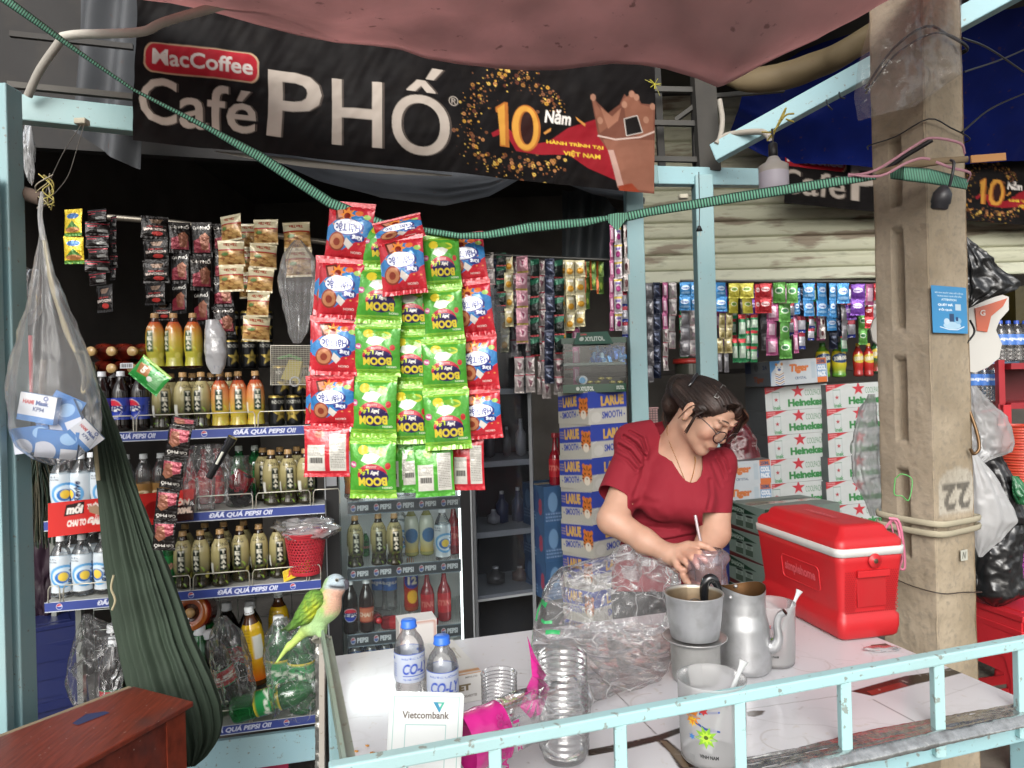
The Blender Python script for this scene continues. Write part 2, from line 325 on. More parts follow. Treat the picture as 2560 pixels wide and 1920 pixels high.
# ---- implicit surfaces (bodies): smooth union of round cones and ellipsoids, meshed with surface nets
class Sdf:
    def __init__(s, lo, hi, h):
        s.lo, s.h = np.array(lo, float), h; s.n = np.ceil((np.array(hi) - lo) / h).astype(int) + 1; s.g = np.full(s.n, 1.0, np.float32)
    def _win(s, lo, hi):
        a = np.clip(np.floor((lo - s.lo) / s.h).astype(int), 0, s.n - 1); b = np.clip(np.ceil((hi - s.lo) / s.h).astype(int) + 1, 1, s.n)
        ax = [s.lo[i] + np.arange(a[i], b[i]) * s.h for i in range(3)]; return tuple(slice(a[i], b[i]) for i in range(3)), np.meshgrid(*ax, indexing='ij')
    def _mix(s, w, d, k, sub):
        g = s.g[w]
        if sub: h = np.clip(.5 - .5 * (g + d) / k, 0, 1); s.g[w] = g * (1 - h) - d * h + k * h * (1 - h)
        else: h = np.clip(.5 + .5 * (g - d) / k, 0, 1); s.g[w] = g * (1 - h) + d * h - k * h * (1 - h)
    def cone(s, p, q, r1, r2, k=.01, sub=False):
        p, q = np.array(p, float), np.array(q, float); m = max(r1, r2) + k + .02; w, X = s._win(np.minimum(p, q) - m, np.maximum(p, q) + m)
        ba = q - p; L2 = ba @ ba + 1e-12; d = [X[i] - p[i] for i in range(3)]; t = np.clip(sum(d[i] * ba[i] for i in range(3)) / L2, 0, 1)
        s._mix(w, np.sqrt(sum((d[i] - t * ba[i]) ** 2 for i in range(3))) - (r1 + (r2 - r1) * t), k, sub); return s
    def chain(s, pts, rs, k=.01, kk=None):
        for i in range(len(pts) - 1): s.cone(pts[i], pts[i + 1], rs[i], rs[i + 1], k if i == 0 or kk is None else kk)
        return s
    def ell(s, c, r, R=None, k=.01, sub=False):
        c, r = np.array(c, float), np.array(r, float) * (1 if R is None else .94); m = r.max() + k + .02; w, X = s._win(c - m, c + m); d = np.stack([X[i] - c[i] for i in range(3)], -1)
        if R is not None: d = d @ np.array(R)                    # columns of R: local axes in world
        q = np.sqrt(((d / r) ** 2).sum(-1)); q2 = np.sqrt(((d / r ** 2) ** 2).sum(-1)) + 1e-9; s._mix(w, q * (q - 1) / q2, k, sub); return s
    def mesh(s):
        g = s.g; ins = g < 0; n = g.shape; acc = np.zeros((n[0] - 1, n[1] - 1, n[2] - 1, 3), np.float32); cnt = np.zeros(acc.shape[:3], np.float32)
        for ax in range(3):
            sl0 = [slice(None)] * 3; sl1 = [slice(None)] * 3; sl0[ax] = slice(0, -1); sl1[ax] = slice(1, None)
            a, b = g[tuple(sl0)], g[tuple(sl1)]; cr = (a < 0) != (b < 0); idx = np.argwhere(cr); t = (a[cr] / (a[cr] - b[cr]))
            pos = idx.astype(np.float32); pos[:, ax] += t; o = [i for i in range(3) if i != ax]
            for i in (0, 1):
                for j in (0, 1):
                    c = idx.copy(); c[:, o[0]] -= i; c[:, o[1]] -= j; ok = ((c >= 0) & (c < np.array(acc.shape[:3]))).all(1)
                    np.add.at(acc, tuple(c[ok].T), pos[ok]); np.add.at(cnt, tuple(c[ok].T), 1)
        act = cnt > 0; ids = np.full(act.shape, -1); ids[act] = np.arange(act.sum()); V = acc[act] / cnt[act][:, None] * s.h + s.lo; Fs = []
        for ax in range(3):
            sl0 = [slice(1, -1)] * 3; sl1 = [slice(1, -1)] * 3; sl0[ax] = slice(0, -1); sl1[ax] = slice(1, None)
            a, b = ins[tuple(sl0)], ins[tuple(sl1)]; cr = a != b; idx = np.argwhere(cr); o = [(ax + 1) % 3, (ax + 2) % 3]; base = idx + 1; base[:, ax] -= 1; q = []
            for i, j in ((0, 0), (1, 0), (1, 1), (0, 1)):
                c = base.copy(); c[:, o[0]] -= i; c[:, o[1]] -= j; q.append(ids[tuple(c.T)])
            q = np.stack(q, 1); fl = ~a[cr]; q[fl] = q[fl][:, ::-1]; Fs.append(q)
        return V, np.vstack(Fs)
# ================================================================ structure
def Wv(u, v, d):
    u, v, d = np.broadcast_arrays(np.asarray(u, float), np.asarray(v, float), np.asarray(d, float)); dx, dy = u - 1280, 960 - v
    return np.stack([(dx * cs + dy * sn) * d / F, d, CZ + (-dx * sn + dy * cs) * d / F], -1)
def idp(u, u0, d0, u1, d1): return 1 / (1 / d0 + (np.asarray(u, float) - u0) / (u1 - u0) * (1 / d1 - 1 / d0))   # depth along a vertical plane
def sheet(b, us, top, bot, dfn, nv, cv=None, wr=0, wsc=6, seed=0, mat=0, disp=None):
    us = np.asarray(us, float); t = np.linspace(0, 1, nv)[:, None]; U = np.broadcast_to(us, (nv, len(us)))
    tp = top(us) if callable(top) else np.interp(us, *zip(*top)); bt = bot(us) if callable(bot) else np.interp(us, *zip(*bot))
    P = Wv(U, tp * (1 - t) + bt * t, dfn(U) if callable(dfn) else dfn)
    if wr: P[..., 1] += wr * fbm(P * (1, 1, 1), wsc, seed)
    if disp is not None: P[..., 1] += disp(U, np.broadcast_to(t, U.shape))
    return b.grid(P, cv, mat)
def frontline(u, off=0.0):                     # depth of the rack and fridge front plane at pixel u
    return idp(u, 120, 2.35 + off, 800, 2.55 + off)

# ground
m, t, bs, out = nodes('ground_concrete'); n = noise(t, 3, 8); n2 = noise(t, 40, 4)
c = ramp(t, n.outputs['Fac'], [(.3, (.07, .065, .06)), (.7, (.17, .16, .145))]); c = mix(t, ramp(t, n2.outputs['Fac'], [(.55, 0.), (.7, .5)]), c, (.05, .045, .04))
t.links.new(c, bs.inputs['Base Color']); bs.inputs['Roughness'].default_value = .85; bump(t, bs, n2.outputs['Fac'], .4, .01); GROUND = m
B().grid(np.array([[(x, y, 0) for x in (-60, 60)] for y in (-60, 60)][::-1], float)).build('ground', GROUND, kind='structure')
# the shop the stall belongs to
shop = thing('shop_building', 'dim grey shop interior behind the drinks rack and the hanging sachets', 'shop', (0, 4, 0))
def part(b, name, mats, root, **k): o = b.build(name, mats, root, **k); o.matrix_parent_inverse = Matrix.Translation(-Vector(root.location)) if root.rotation_euler.to_matrix().is_identity or True and not any(root.rotation_euler) else o.matrix_parent_inverse; return o
part(B().box((.5, 6.6, 1.6), (9, .1, 3.2), '6a6560'), 'back_wall', DARK, shop)
part(B().box((-2.35, 4.6, 1.6), (.1, 4.2, 3.2), '55504c'), 'side_wall', DARK, shop)
part(B().box((5.0, 5.4, 1.6), (.1, 2.4, 3.2), '6a6560'), 'side_wall', DARK, shop)
part(B().box((1.3, 4.85, 3.25), (7.6, 3.9, .08), '3a3836'), 'ceiling', DARK, shop)
part(B().box((-1.3, 3.1, 2.9), (2.6, .05, .8), '2c2a29', rot=(0, 0, .3)), 'lintel', DARK, shop)

# roller shutter
SHU = fin('painted_shutter', .6, var=.25, vsc=5, bmp=.3, bsc=30)
m, t, bs, out = nodes('worn_shutter_paint'); n = noise(t, 1.6, 7, (1, 1, 6)); n2 = noise(t, 9, 6, (1, 1, 4)); at = N(t, 'ShaderNodeAttribute', attribute_name='Col')
c = mix(t, ramp(t, n.outputs['Fac'], [(.55, 0.), (.60, .8)]), at.outputs['Color'], (.16, .11, .075)); c = mix(t, ramp(t, n2.outputs['Fac'], [(.55, 0.), (.8, .6)]), c, (.16, .16, .12), 'MIX')
t.links.new(c, bs.inputs['Base Color']); bs.inputs['Roughness'].default_value = .65; bump(t, bs, n2.outputs['Fac'], .15, .005); SHU = m
sh = thing('roller_shutter', 'half raised pale green metal roller shutter with rusty slats above the sachets', 'roller shutter', (1.4, 4.35, 2.08))
b = B(); zs, ys = [], []; z = 0.0
prof = []
for k in range(11):
    z0 = .075 + k * .098
    for tt, yy in ((0, .018), (.03, .018), (.06, -.004), (.15, -.008), (.3, -.011), (.5, -.012), (.62, -.011), (.68, -.005), (.74, -.011), (.85, -.010), (.93, -.006), (.97, .0), (.985, .018)): prof.append((z0 + tt * .098, yy))
prof = np.array(prof); X = np.linspace(-.60, 2.6, 60)
P = np.stack([np.broadcast_to(X, (len(prof), 60)), np.broadcast_to(prof[:, 1:2], (len(prof), 60)) + .004 * fbm(np.stack([np.broadcast_to(X, (len(prof), 60)), prof[:, :1] * np.ones(60), np.zeros((len(prof), 60))], -1), 3), np.broadcast_to(prof[:, :1], (len(prof), 60))], -1)[::-1]
b.grid(P, 'b3b39c'); b.build('slat_curtain', SHU, sh)
B().box((1.0, 0, .036), (3.2, .05, .072), 'b9baa6').box((1.0, -.03, .005), (3.2, .02, .01), '9a9c88').build('bottom_rail', SHU, sh, bev=.004)

# blue steel frame with posts, beam and brace
m, t, bs, out = nodes('chipped_blue_paint'); n = noise(t, 70, 9); n2 = noise(t, 3, 4); at = N(t, 'ShaderNodeAttribute', attribute_name='Col')
c = mix(t, ramp(t, n2.outputs['Fac'], [(.35, 0.), (.7, .5)]), at.outputs['Color'], (.33, .42, .41)); c = mix(t, ramp(t, n.outputs['Fac'], [(.67, 0.), (.70, .7)]), c, (.19, .16, .12))
t.links.new(c, bs.inputs['Base Color']); bs.inputs['Roughness'].default_value = .45; bump(t, bs, n.outputs['Fac'], .2, .002); BLUEP = m
m2 = m.copy(); m2.name = 'worn_rail_paint'; BLUEW = m2
for nd in BLUEW.node_tree.nodes:
    if nd.type == 'VALTORGB' and abs(nd.color_ramp.elements[0].position - .67) < .01: nd.color_ramp.elements[0].position = .62; nd.color_ramp.elements[1].position = .67
BL = '7fa3a8'
fr = thing('awning_stand', 'light blue painted steel stand with posts, beam and slanting brace carrying the banner', 'frame', (0, 0, 0))
for (u, v, d, w, y0) in ((24, 960, 2.0, .068, 2.36), (1590, 760, 2.95, .07, 2.36), (1763, 760, 3.06, .075, 2.36)):
    p = W(u, v, d); bar((p.x, p.y, 0), (p.x, p.y, y0), w, w, BL).build('post', BLUEP, fr, bev=.004)
p = W(-18, 960, 1.93); bar((p.x, p.y, 0), (p.x, p.y, 2.1), .05, .03, BL).build('door_edge', BLUEP, fr, bev=.003)
bar(W(-60, 262, 2.12), W(1637, 440, 2.97), .05, .078, '8fb3b4').build('beam', BLUEP, fr, bev=.004)
bar(W(1637, 441, 3.0), W(1905, 446, 3.2), .05, .075, '9cc4cb').build('beam', BLUEP, fr, bev=.004)
bar(W(1785, 385, 2.98), W(2600, -60, 2.42), .05, .075, '8fb6bd').build('brace', BLUEP, fr, bev=.004)
b = B(); bar(W(1772, 430, 3.1), W(1757, 180, 3.1), .09, .06, '3f3c37', b=b); bar(W(1742, 430, 3.16), W(1735, 170, 3.16), .03, .03, '33312e', b=b); bar(W(1655, 430, 3.2), W(1640, 150, 3.2), .03, .03, '2f2e2c', b=b)
for v in (226, 310, 400): bar(W(1560, v - 4, 3.12), W(1765, v, 3.12), .02, .022, '4c4a46', b=b)
bar(W(1690, 300, 3.2), W(1765, 245, 3.1), .015, .02, '5a5853', b=b)
b.build('lattice', DARK, fr); bar(W(1790, 240, 3.4), W(1960, 225, 3.4), .02, .02, '3a3a38').build('cross_bar', DARK, fr)
bar(W(20, 212, 2.2), W(333, 243, 2.3), .02, .018, '5d5953').build('truss_bar', DARK, fr); bar(W(25, 85, 2.35), W(333, 118, 2.45), .016, .018, '3b3937').build('truss_bar', DARK, fr)
for u, v in ((205, 305), (1708, 492)):
    B().box(W(u, v, 2.16 if u < 999 else 2.9), (.035, .03, .018), 'b9b3a0').build('bracket', MATTE, fr, bev=.004)

# bent white pipe under the awning
b = B(); b.tube([W(70, 240, 2.12), W(100, 175, 2.1), W(156, 95, 2.08)], .0115, 10, '9a958c', path=4); b.tube([W(156, 92, 2.08), W(200, 86, 2.06), W(350, 80, 2.0), W(420, 52, 1.97), W(640, -12, 1.9), W(760, -60, 1.86)], .0125, 10, 'c4bfb4', path=6)
b.build('bent_pipe', MATTE, label='bent off-white plastic pipe crossing in front of the black banner corner', cat='pipe')

# banners
def banner_canvas(k):
    c = Cv(1302, 340, '0d0909', k)
    def bp(u, v): tp = -10 + .1344 * (u - 335); bt = 352 + .1006 * (u - 335); return (u - 335, (v - tp) / (bt - tp) * 340)
    R = lambda u0, v0, u1, v1: (*bp(u0, v0), *bp(u1, v1))
    for x0, y0, x1, y1, cc in ((22, 99, 312, 172, 'b79a7c'), (26, 102, 308, 169, 'a8202c')): 
        c.poly(np.vstack([ngon(24, x0 + 24, y0 + 24, 24)[12:18], ngon(24, x1 - 24, y0 + 24, 24)[18:], ngon(24, x1 - 24, y1 - 24, 24)[:6], ngon(24, x0 + 24, y1 - 24, 24)[6:12]]), cc)
    c.text('MacCoffee', 44, 114, 297, 152, 'd8d0c8', .02)
    WH = 'b8aca0'
    for dx, cc in ((5, '5a4f48'), (2, '0d0909'), (0, WH)):
        c.text('C', 15 + dx, 183, 105 + dx, 294, cc, .012); c.text('afé', 112 + dx, 186, 306 + dx, 296, cc, .012)
        c.text('P', 334 + dx, 132, 468 + dx, 296, cc, .01); c.text('H', 494 + dx, 136, 622 + dx, 298, cc, .01); c.text('Ố', 646 + dx, 84, 790 + dx, 305, cc, .01)
    c.text('®', 787, 147, 811, 172, WH)
    rr = random.Random(5)
    for i in range(520):
        a = rr.uniform(0, 6.283); r = rr.gauss(0, 17) + 118 + 8 * math.sin(3 * a); x, y = 955 + r * math.cos(a) * 1.03, 200 + r * math.sin(a) * 1.02
        if abs(a) < .55 or a > 5.9: continue
        s = rr.uniform(.8, 5.2) if rr.random() < .45 else rr.uniform(.5, 2); col = rr.choice(['a8743a', '7c4a2c', 'd09a3c', 'c98a55', '8a5a3e', 'e8c060', '6a3a2a'])
        c.ell(x, y, s, s, col, .9, 10)
        if s > 3: c.ell(x, y, s * .55, s * .55, '2a1a14', .6, 8)
    c.poly([bp(*q) for q in ((1228, 332), (1262, 312), (1282, 330), (1310, 362), (1370, 352), (1420, 318), (1490, 297), (1530, 300), (1545, 450), (1470, 418), (1420, 385), (1350, 385), (1290, 375), (1262, 330), (1232, 342))], '8c1a24')
    c.poly([(903, 160), (925, 143), (934, 143), (938, 258), (914, 258), (914, 172), (904, 172)], 'a8642a'); c.poly([(908, 163), (926, 147), (928, 254), (917, 254)], 'c8903c'); c.ell(980, 203, 36, 60, 'a8642a', n=40); c.ell(978, 203, 33, 57, 'c8903c', n=40); c.ell(980, 203, 19, 44, '9a5a28', n=36); c.ell(982, 203, 16, 42, '2a1210', n=36)
    c.text('Năm', 1026, 147, 1092, 184, 'e6ded6', .03, .15); c.text('HÀNH TRÌNH TẠI', *R(1366, 345, 1508, 374), 'd9b63a', .03); c.text('VIỆT NAM', *R(1408, 371, 1501, 399), 'd9b63a', .03)
    for q in (((1438, 290), (1443, 300), (1462, 314), (1464, 308), (1448, 298)), ((1358, 330), (1370, 322), (1378, 318), (1376, 326), (1362, 334))): c.poly([bp(*z) for z in q], 'c98a45')
    c.poly([bp(*q) for q in ((1476, 236), (1492, 256), (1520, 282), (1548, 262), (1560, 236), (1570, 246), (1580, 226), (1592, 240), (1602, 260), (1637, 264), (1637, 482), (1590, 478), (1545, 466), (1520, 372), (1496, 338), (1488, 300))], '6e4436')
    for q in range(60):
        x_, y_ = rr.uniform(1500, 1634), rr.uniform(352, 474)
        if x_ > 1500 + (y_ - 340) * .45: c.ell(*bp(x_, y_), rr.uniform(3, 12), rr.uniform(6, 22), rr.choice(['7a4c3c', '865846', '6a3e30', '92624e', '5e382c']), .35)
    for q in (((1476, 236), (1500, 275), (1540, 300), (1500, 330)), ((1556, 250), (1580, 232), (1600, 262), (1632, 272), (1632, 330), (1600, 340), (1570, 330))): c.poly([bp(*z) for z in q], '8c5c48', .7)
    for x_, y_ in ((1578, 236), (1590, 244), (1482, 244), (1560, 262), (1630, 268), (1500, 300), (1614, 300)): c.ell(*bp(x_, y_), 7, 9, 'a87c66', .8)
    c.poly([bp(*q) for q in ((1500, 268), (1530, 290), (1552, 270), (1545, 300), (1520, 320))], '9a6a55'); c.poly([bp(*q) for q in ((1508, 345), (1637, 350), (1637, 476), (1560, 468))], '8a5c4a', .8)
    c.line([bp(*q) for q in ((1494, 336), (1540, 346), (1600, 342), (1637, 328))], 4, 'c8b0a4'); c.poly([bp(*q) for q in ((1560, 296), (1592, 289), (1606, 330), (1566, 338))], '14100f'); c.line([bp(*q) for q in ((1560, 296), (1592, 289), (1606, 330), (1566, 338), (1560, 296))], 2, 'c8c0b8')
    c.poly([bp(*q) for q in ((1520, 372), (1534, 372), (1562, 470), (1545, 466))], 'c0a094', .7); c.poly([bp(*q) for q in ((1545, 462), (1580, 455), (1600, 478), (1550, 478))], '8a3a24')
    return c
BANM = fin('vinyl_banner', .55, var=.3, vsc=5, bmp=.05, bsc=18, dirt=.03, bstr=.006, spec=.1)
b = B(); us = np.linspace(335, 1637, 651)
dl = lambda U: idp(U, 335, 2.2, 1637, 2.78)
sheet(b, us, lambda u: -10 + .1344 * (u - 335), lambda u: 352 + .1006 * (u - 335), dl, 170, banner_canvas(.5), disp=lambda U, T: .012 * fbm(np.stack([U / 200, T * 2.5, U * 0], -1), 1, 1) + .0028 * fbm(np.stack([U / 50 + T * 5, T * 7, U * 0], -1), 1, 2))
b.build('banner', BANM, label='long black café banner with big white letters hanging under the pink awning', cat='banner')
b = B(); us = np.linspace(1960, 2671, 230)
x0 = (1960 - 1942) / .56 / 1302
cvr = banner_canvas(.25); cvr.a = cvr.a[:, int(x0 * cvr.a.shape[1]):]
sheet(b, us, lambda u: 322 + .09 * (u - 1942), lambda u: 506 + .09 * (u - 1942), lambda U: idp(U, 1960, 4.12, 2671, 4.2), 70, cvr, disp=lambda U, T: .015 * fbm(np.stack([U / 120, T * 2.5, U * 0], -1), 1, 1))
b.build('banner', BANM, label='smaller black café banner hung on the roller shutter behind the concrete pole', cat='banner')
b = B(); us = np.linspace(538, 1130, 60)
sheet(b, us, [(538, 377), (700, 392), (900, 415), (1130, 438)], [(538, 379), (620, 396), (760, 417), (950, 434), (1130, 441)], lambda U: dl(U) + .03, 5, 'a9a59d')
b.build('banner_hem', MATTE, label='thin pale strip of cloth sagging along the lower edge of the long banner', cat='cloth strip')

# cloths
def cloth_mat(name, transl=.5, rough=.8, bsc=300, fold=.4, spots=.5):
    m, t, bs, out = nodes(name); at = N(t, 'ShaderNodeAttribute', attribute_name='Col'); n = noise(t, 4, 6); n3 = noise(t, 30, 5)
    c = mix(t, 1., at.outputs['Color'], ramp(t, n.outputs['Fac'], [(.3, .72), (.65, 1.)]), 'MULTIPLY'); c = mix(t, ramp(t, n3.outputs['Fac'], [(.66, 0.), (.72, spots)]), c, (.12, .06, .05))
    t.links.new(c, bs.inputs['Base Color']); bs.inputs['Roughness'].default_value = rough; bs.inputs['Specular IOR Level'].default_value = .2
    bump(t, bs, n.outputs['Fac'], fold, .03)
    tr = N(t, 'ShaderNodeBsdfTranslucent'); t.links.new(c, tr.inputs[0]); mx = N(t, 'ShaderNodeMixShader'); mx.inputs[0].default_value = transl
    t.links.new(bs.outputs[0], mx.inputs[1]); t.links.new(tr.outputs[0], mx.inputs[2]); t.links.new(mx.outputs[0], out.inputs[0]); return m
PINK = cloth_mat('pink_awning_cloth', .5); TARP = cloth_mat('dark_tarpaulin', .15, .6); BLUET = cloth_mat('blue_tarpaulin', .4, .5)
lip = [(250, -75), (380, -22), (470, 10), (560, 35), (640, 58), (740, 84), (840, 104), (920, 110), (1000, 120), (1060, 142), (1140, 156), (1240, 167), (1320, 171), (1400, 168), (1470, 156), (1530, 147), (1600, 147), (1660, 155), (1740, 178), (1797, 203), (1850, 178), (1900, 152), (1960, 125), (2040, 92), (2120, 48), (2200, 2), (2300, -50), (2420, -110)]
us = np.linspace(250, 2420, 150); lv = np.interp(us, *zip(*lip)); L = Wv(us, lv, 2.12)
rr = np.linspace(0, 1, 60)[:, None]; P = np.zeros((60, 150, 3)); P[..., 0] = L[:, 0] * (1 + .1 * rr); P[..., 1] = 2.12 - 1.35 * rr
zz = 2.43 + .06 * np.sin(L[:, 0] * 3); w = np.exp(-rr * 5)
P[..., 2] = L[:, 2] * w + zz * (1 - w) + .17 * rr + .05 * fbm(P * (1, 1, 0), 2.2, 1) * np.minimum(1, rr * 8) - .07 * np.exp(-((P[..., 0] - .55) / .35) ** 2) * np.exp(-((rr - .12) / .1) ** 2)
P[0, :, 2] -= .004
b = B(); b.grid(P[::-1], 'e2bdbb'); b.build('awning', PINK, label='sagging faded pink cloth awning stretched over the top of the stall', cat='awning', solid=.002)
b = B(); sheet(b, np.linspace(330, 1575, 120), [(330, 270), (1575, 420)], [(330, 405), (520, 420), (700, 452), (860, 520), (1000, 560), (1130, 572), (1230, 545), (1310, 500), (1380, 512), (1460, 540), (1575, 560)], lambda U: idp(U, 330, 2.75, 1575, 3.4), 40, '6c6e71', disp=lambda U, T: .06 * fbm(np.stack([U / 300, T * 5 + U / 500, U * 0], -1), 1, 2) - .5 * (T - .2))
b.build('tarpaulin', TARP, label='dark grey tarpaulin sagging behind and below the long black banner', cat='tarpaulin')
b = B(); sheet(b, np.linspace(190, 345, 40), [(190, -60), (345, -60)], [(190, 330), (290, 400), (345, 420)], 2.7, 40, '57595c', disp=lambda U, T: .03 * np.sin(U / 14 + T * 3))
b.build('tarpaulin', TARP, label='narrow grey tarpaulin hanging in folds at the left of the long banner', cat='tarpaulin')
b = B(); sheet(b, np.linspace(1828, 2700, 90), [(1828, 233), (2190, 90), (2700, -160)], [(1828, 338), (1900, 376), (1990, 400), (2190, 418), (2400, 408), (2560, 398), (2700, 390)], lambda U: 4.05 + 0 * U, 50, '1c2f8a', disp=lambda U, T: -1.5 * (1 - T) * np.clip((U - 1828) / 700, .15, 1) + .05 * fbm(np.stack([U / 130, T * 3, U * 0], -1), 1, 1))
b.build('tarpaulin', BLUET, label='deep blue tarpaulin slung overhead behind the concrete pole', cat='tarpaulin')
b = B(); b.tube([W(1815, 196, 3.3), W(1870, 200, 3.25), W(1960, 190, 3.2), W(2060, 155, 3.1), W(2130, 120, 3.0), W(2230, 60, 2.9)], [.02, .05, .06, .055, .05, .05], 12, '77684f', path=6); P = b.V[0]; b.V[0] = P + .012 * fbm(P, 9, 1)[:, None]
b.build('rolled_canvas', TARP, label='rolled beige canvas hanging under the edge of the pink awning', cat='canvas')
b = B(); sheet(b, np.linspace(1405, 1545, 40), [(1405, 478), (1470, 470), (1545, 520)], [(1405, 760), (1545, 690)], 3.05, 30, '3c4144', disp=lambda U, T: .03 * np.sin(U / 9 + T * 2) * (1 - .3 * T)); b.build('hanging_cloth', TARP, label='thin dark net cloth hanging behind the green strap near the blue post', cat='cloth')

# ================================================================ white tiled table and its rail
th = math.radians(17); ex = np.array((math.cos(th), math.sin(th), 0)); ey = np.array((-math.sin(th), math.cos(th), 0)); T0 = np.array((-.235, 1.005, .85)); TL_, TD_ = 1.30, .775
def tp(x, y, z=0): return Vector(T0 + ex * x + ey * y + np.array((0, 0, z)))
def tinv(u, v): p = np.array(Wz(u, v, .85)) - T0; return float(p @ ex), float(p @ ey)
K = 1000; cv = Cv(TL_, TD_, 'cdcccf', 420)
def tq(L): return [(x, TD_ - y) for x, y in (tinv(*q) for q in L)]
DKW = '2e2119'
cv.line(tq([(1475, 1665), (1640, 1835)]), .0022, '26241f'); cv.line(tq([(2180, 1748), (2300, 1812)]), .002, '4a4844'); cv.line(tq([(1850, 1775), (2125, 1735)]), .0016, '8e8c88')
cv.poly(tq([(1468, 1874), (1560, 1856), (1640, 1838), (1700, 1818), (1722, 1814), (1700, 1832), (1655, 1850), (1560, 1874), (1470, 1890)]), DKW); cv.poly(tq([(1636, 1848), (1668, 1848), (1712, 1885), (1745, 1925), (1700, 1925), (1672, 1880)]), '3a2c22'); cv.poly(tq([(1650, 1850), (1665, 1852), (1700, 1882), (1722, 1918), (1708, 1918)]), '6a5a48')
cv.poly(tq([(1866, 1780), (1880, 1776), (1912, 1776), (1905, 1786), (1885, 1792), (1868, 1790)]), '4a3c33'); cv.poly(tq([(2125, 1728), (2180, 1712), (2260, 1690), (2330, 1680), (2390, 1665), (2420, 1678), (2360, 1694), (2290, 1710), (2180, 1740)]), DKW); cv.poly(tq([(2165, 1728), (2250, 1705), (2270, 1715), (2180, 1738)]), '7a2c24')
cv.poly(tq([(2196, 1662), (2208, 1660), (2216, 1676), (2204, 1680)]), '5a3a34')
rg = random.Random(2)
for a in ([(2150, 1610), (2180, 1640), (2175, 1680)], [(1900, 1690), (1925, 1715), (1950, 1735)], [(2300, 1760), (2400, 1725), (2470, 1700)], [(1880, 1795), (1960, 1810), (2060, 1812), (2140, 1830)], [(2000, 1640), (2060, 1650), (2120, 1690)], [(2260, 1640), (2300, 1690)], [(850, 1800), (900, 1792), (960, 1790)]):
    cv.line([(x + rg.uniform(-.002, .002), y) for x, y in tq(a)], .0015, 'a9a6a6', .8)
for u, v, r in ((1010, 1870, .03), (1640, 1760, .05), (1300, 1700, .035), (2020, 1660, .045), (1960, 1850, .04)):
    x_, y_ = tq([(u, v)])[0]; cv.line(ngon(40, x_, y_, r)[: rg.randint(22, 38)], .0016, '8a7860', .6)
for _ in range(90):
    x_, y_ = rg.uniform(0, TL_), rg.uniform(0, TD_); a = rg.uniform(0, 3.1); q = rg.uniform(.01, .06)
    if rg.random() < .5: cv.line([(x_, y_), (x_ + q * math.cos(a), y_ + q * math.sin(a))], .0011, '8e8880', .6)
    else: cv.ell(x_, y_, rg.uniform(.001, .004), rg.uniform(.001, .003), rg.choice(['8a7a66', 'a89a88', '6a5a4a']), .5, 8)
for _ in range(26): x_, y_ = tq([(rg.uniform(1560, 2000), rg.uniform(1600, 1760))])[0]; cv.ell(x_, y_, rg.uniform(.001, .005), rg.uniform(.001, .003), '5a3c28', .5, 8)
m, t, bs, out = nodes('white_marble_tile'); at = N(t, 'ShaderNodeAttribute', attribute_name='Col'); n = noise(t, 3.5, 10); n2 = noise(t, 55, 6)
c = mix(t, ramp(t, n.outputs['Fac'], [(.485, 0.), (.5, .28), (.515, 0.)]), at.outputs['Color'], (.5, .49, .49)); c = mix(t, ramp(t, n2.outputs['Fac'], [(.64, 0.), (.7, .4)]), c, (.5, .45, .38))
t.links.new(c, bs.inputs['Base Color']); bs.inputs['Roughness'].default_value = .16; bs.inputs['Specular IOR Level'].default_value = .45; TILE = m
tab = thing('stall_table', 'white marble tiled stall table with a light blue base and chipped joints', 'table', T0 * (1, 1, 0), th)
def tpart(b, name, mats, **k): return b.build(name, mats, tab, **k)      # in table coordinates: x along the front, y back
b = B(); b.quadgrid((0, TD_, .85), (TL_, TD_, .85), (0, 0, .85), (TL_, 0, .85), cv); b.box((TL_ / 2, TD_ / 2, .838), (TL_ - .006, TD_ - .006, .018), '6b5140'); tpart(b, 'tile_top', [TILE])
tpart(B().box((TL_ / 2 + .02, .03, .815), (TL_ + .07, .03, .062), '97c3ca'), 'front_board', BLUEW, bev=.003)
tpart(B().box((TL_ / 2, TD_ - .03, .80), (TL_, .03, .06), '97c3ca'), 'back_board', BLUEW)
for x, y in ((.02, .03), (TL_ + .0, .03), (.02, TD_ - .03), (TL_ - .03, TD_ - .03)): tpart(B().box((x, y, .40), (.05, .05, .79), '97c3ca'), 'leg', BLUEW, bev=.003)
FOILT = fin('aluminium_tape', .24, metal=.88, bmp=.6, bsc=55, bstr=.004, var=.35, vsc=26, dirt=.3)
b = B(); xs = np.linspace(.30, TL_ + .015, 220); a = np.linspace(0, 1, 16)[:, None]
Q = np.stack([xs * 7 + 0 * a, a * 5 + 0 * xs, 0 * a + 0 * xs], -1); P = np.stack([xs + 0 * a, .036 - .058 * a + .004 * fbm(Q, 1, 1) * (a < .2), .8515 + .0012 * ridge(Q * (.35, 3, 1), 1.2, 1) + .0007 * ridge(Q * (5, 2, 1), 1, 2) - .016 * np.clip((a - .75) * 4, 0, 1)], -1)
b.grid(P, 'd4d5d3'); tpart(b, 'foil_edge', FOILT, solid=.001)
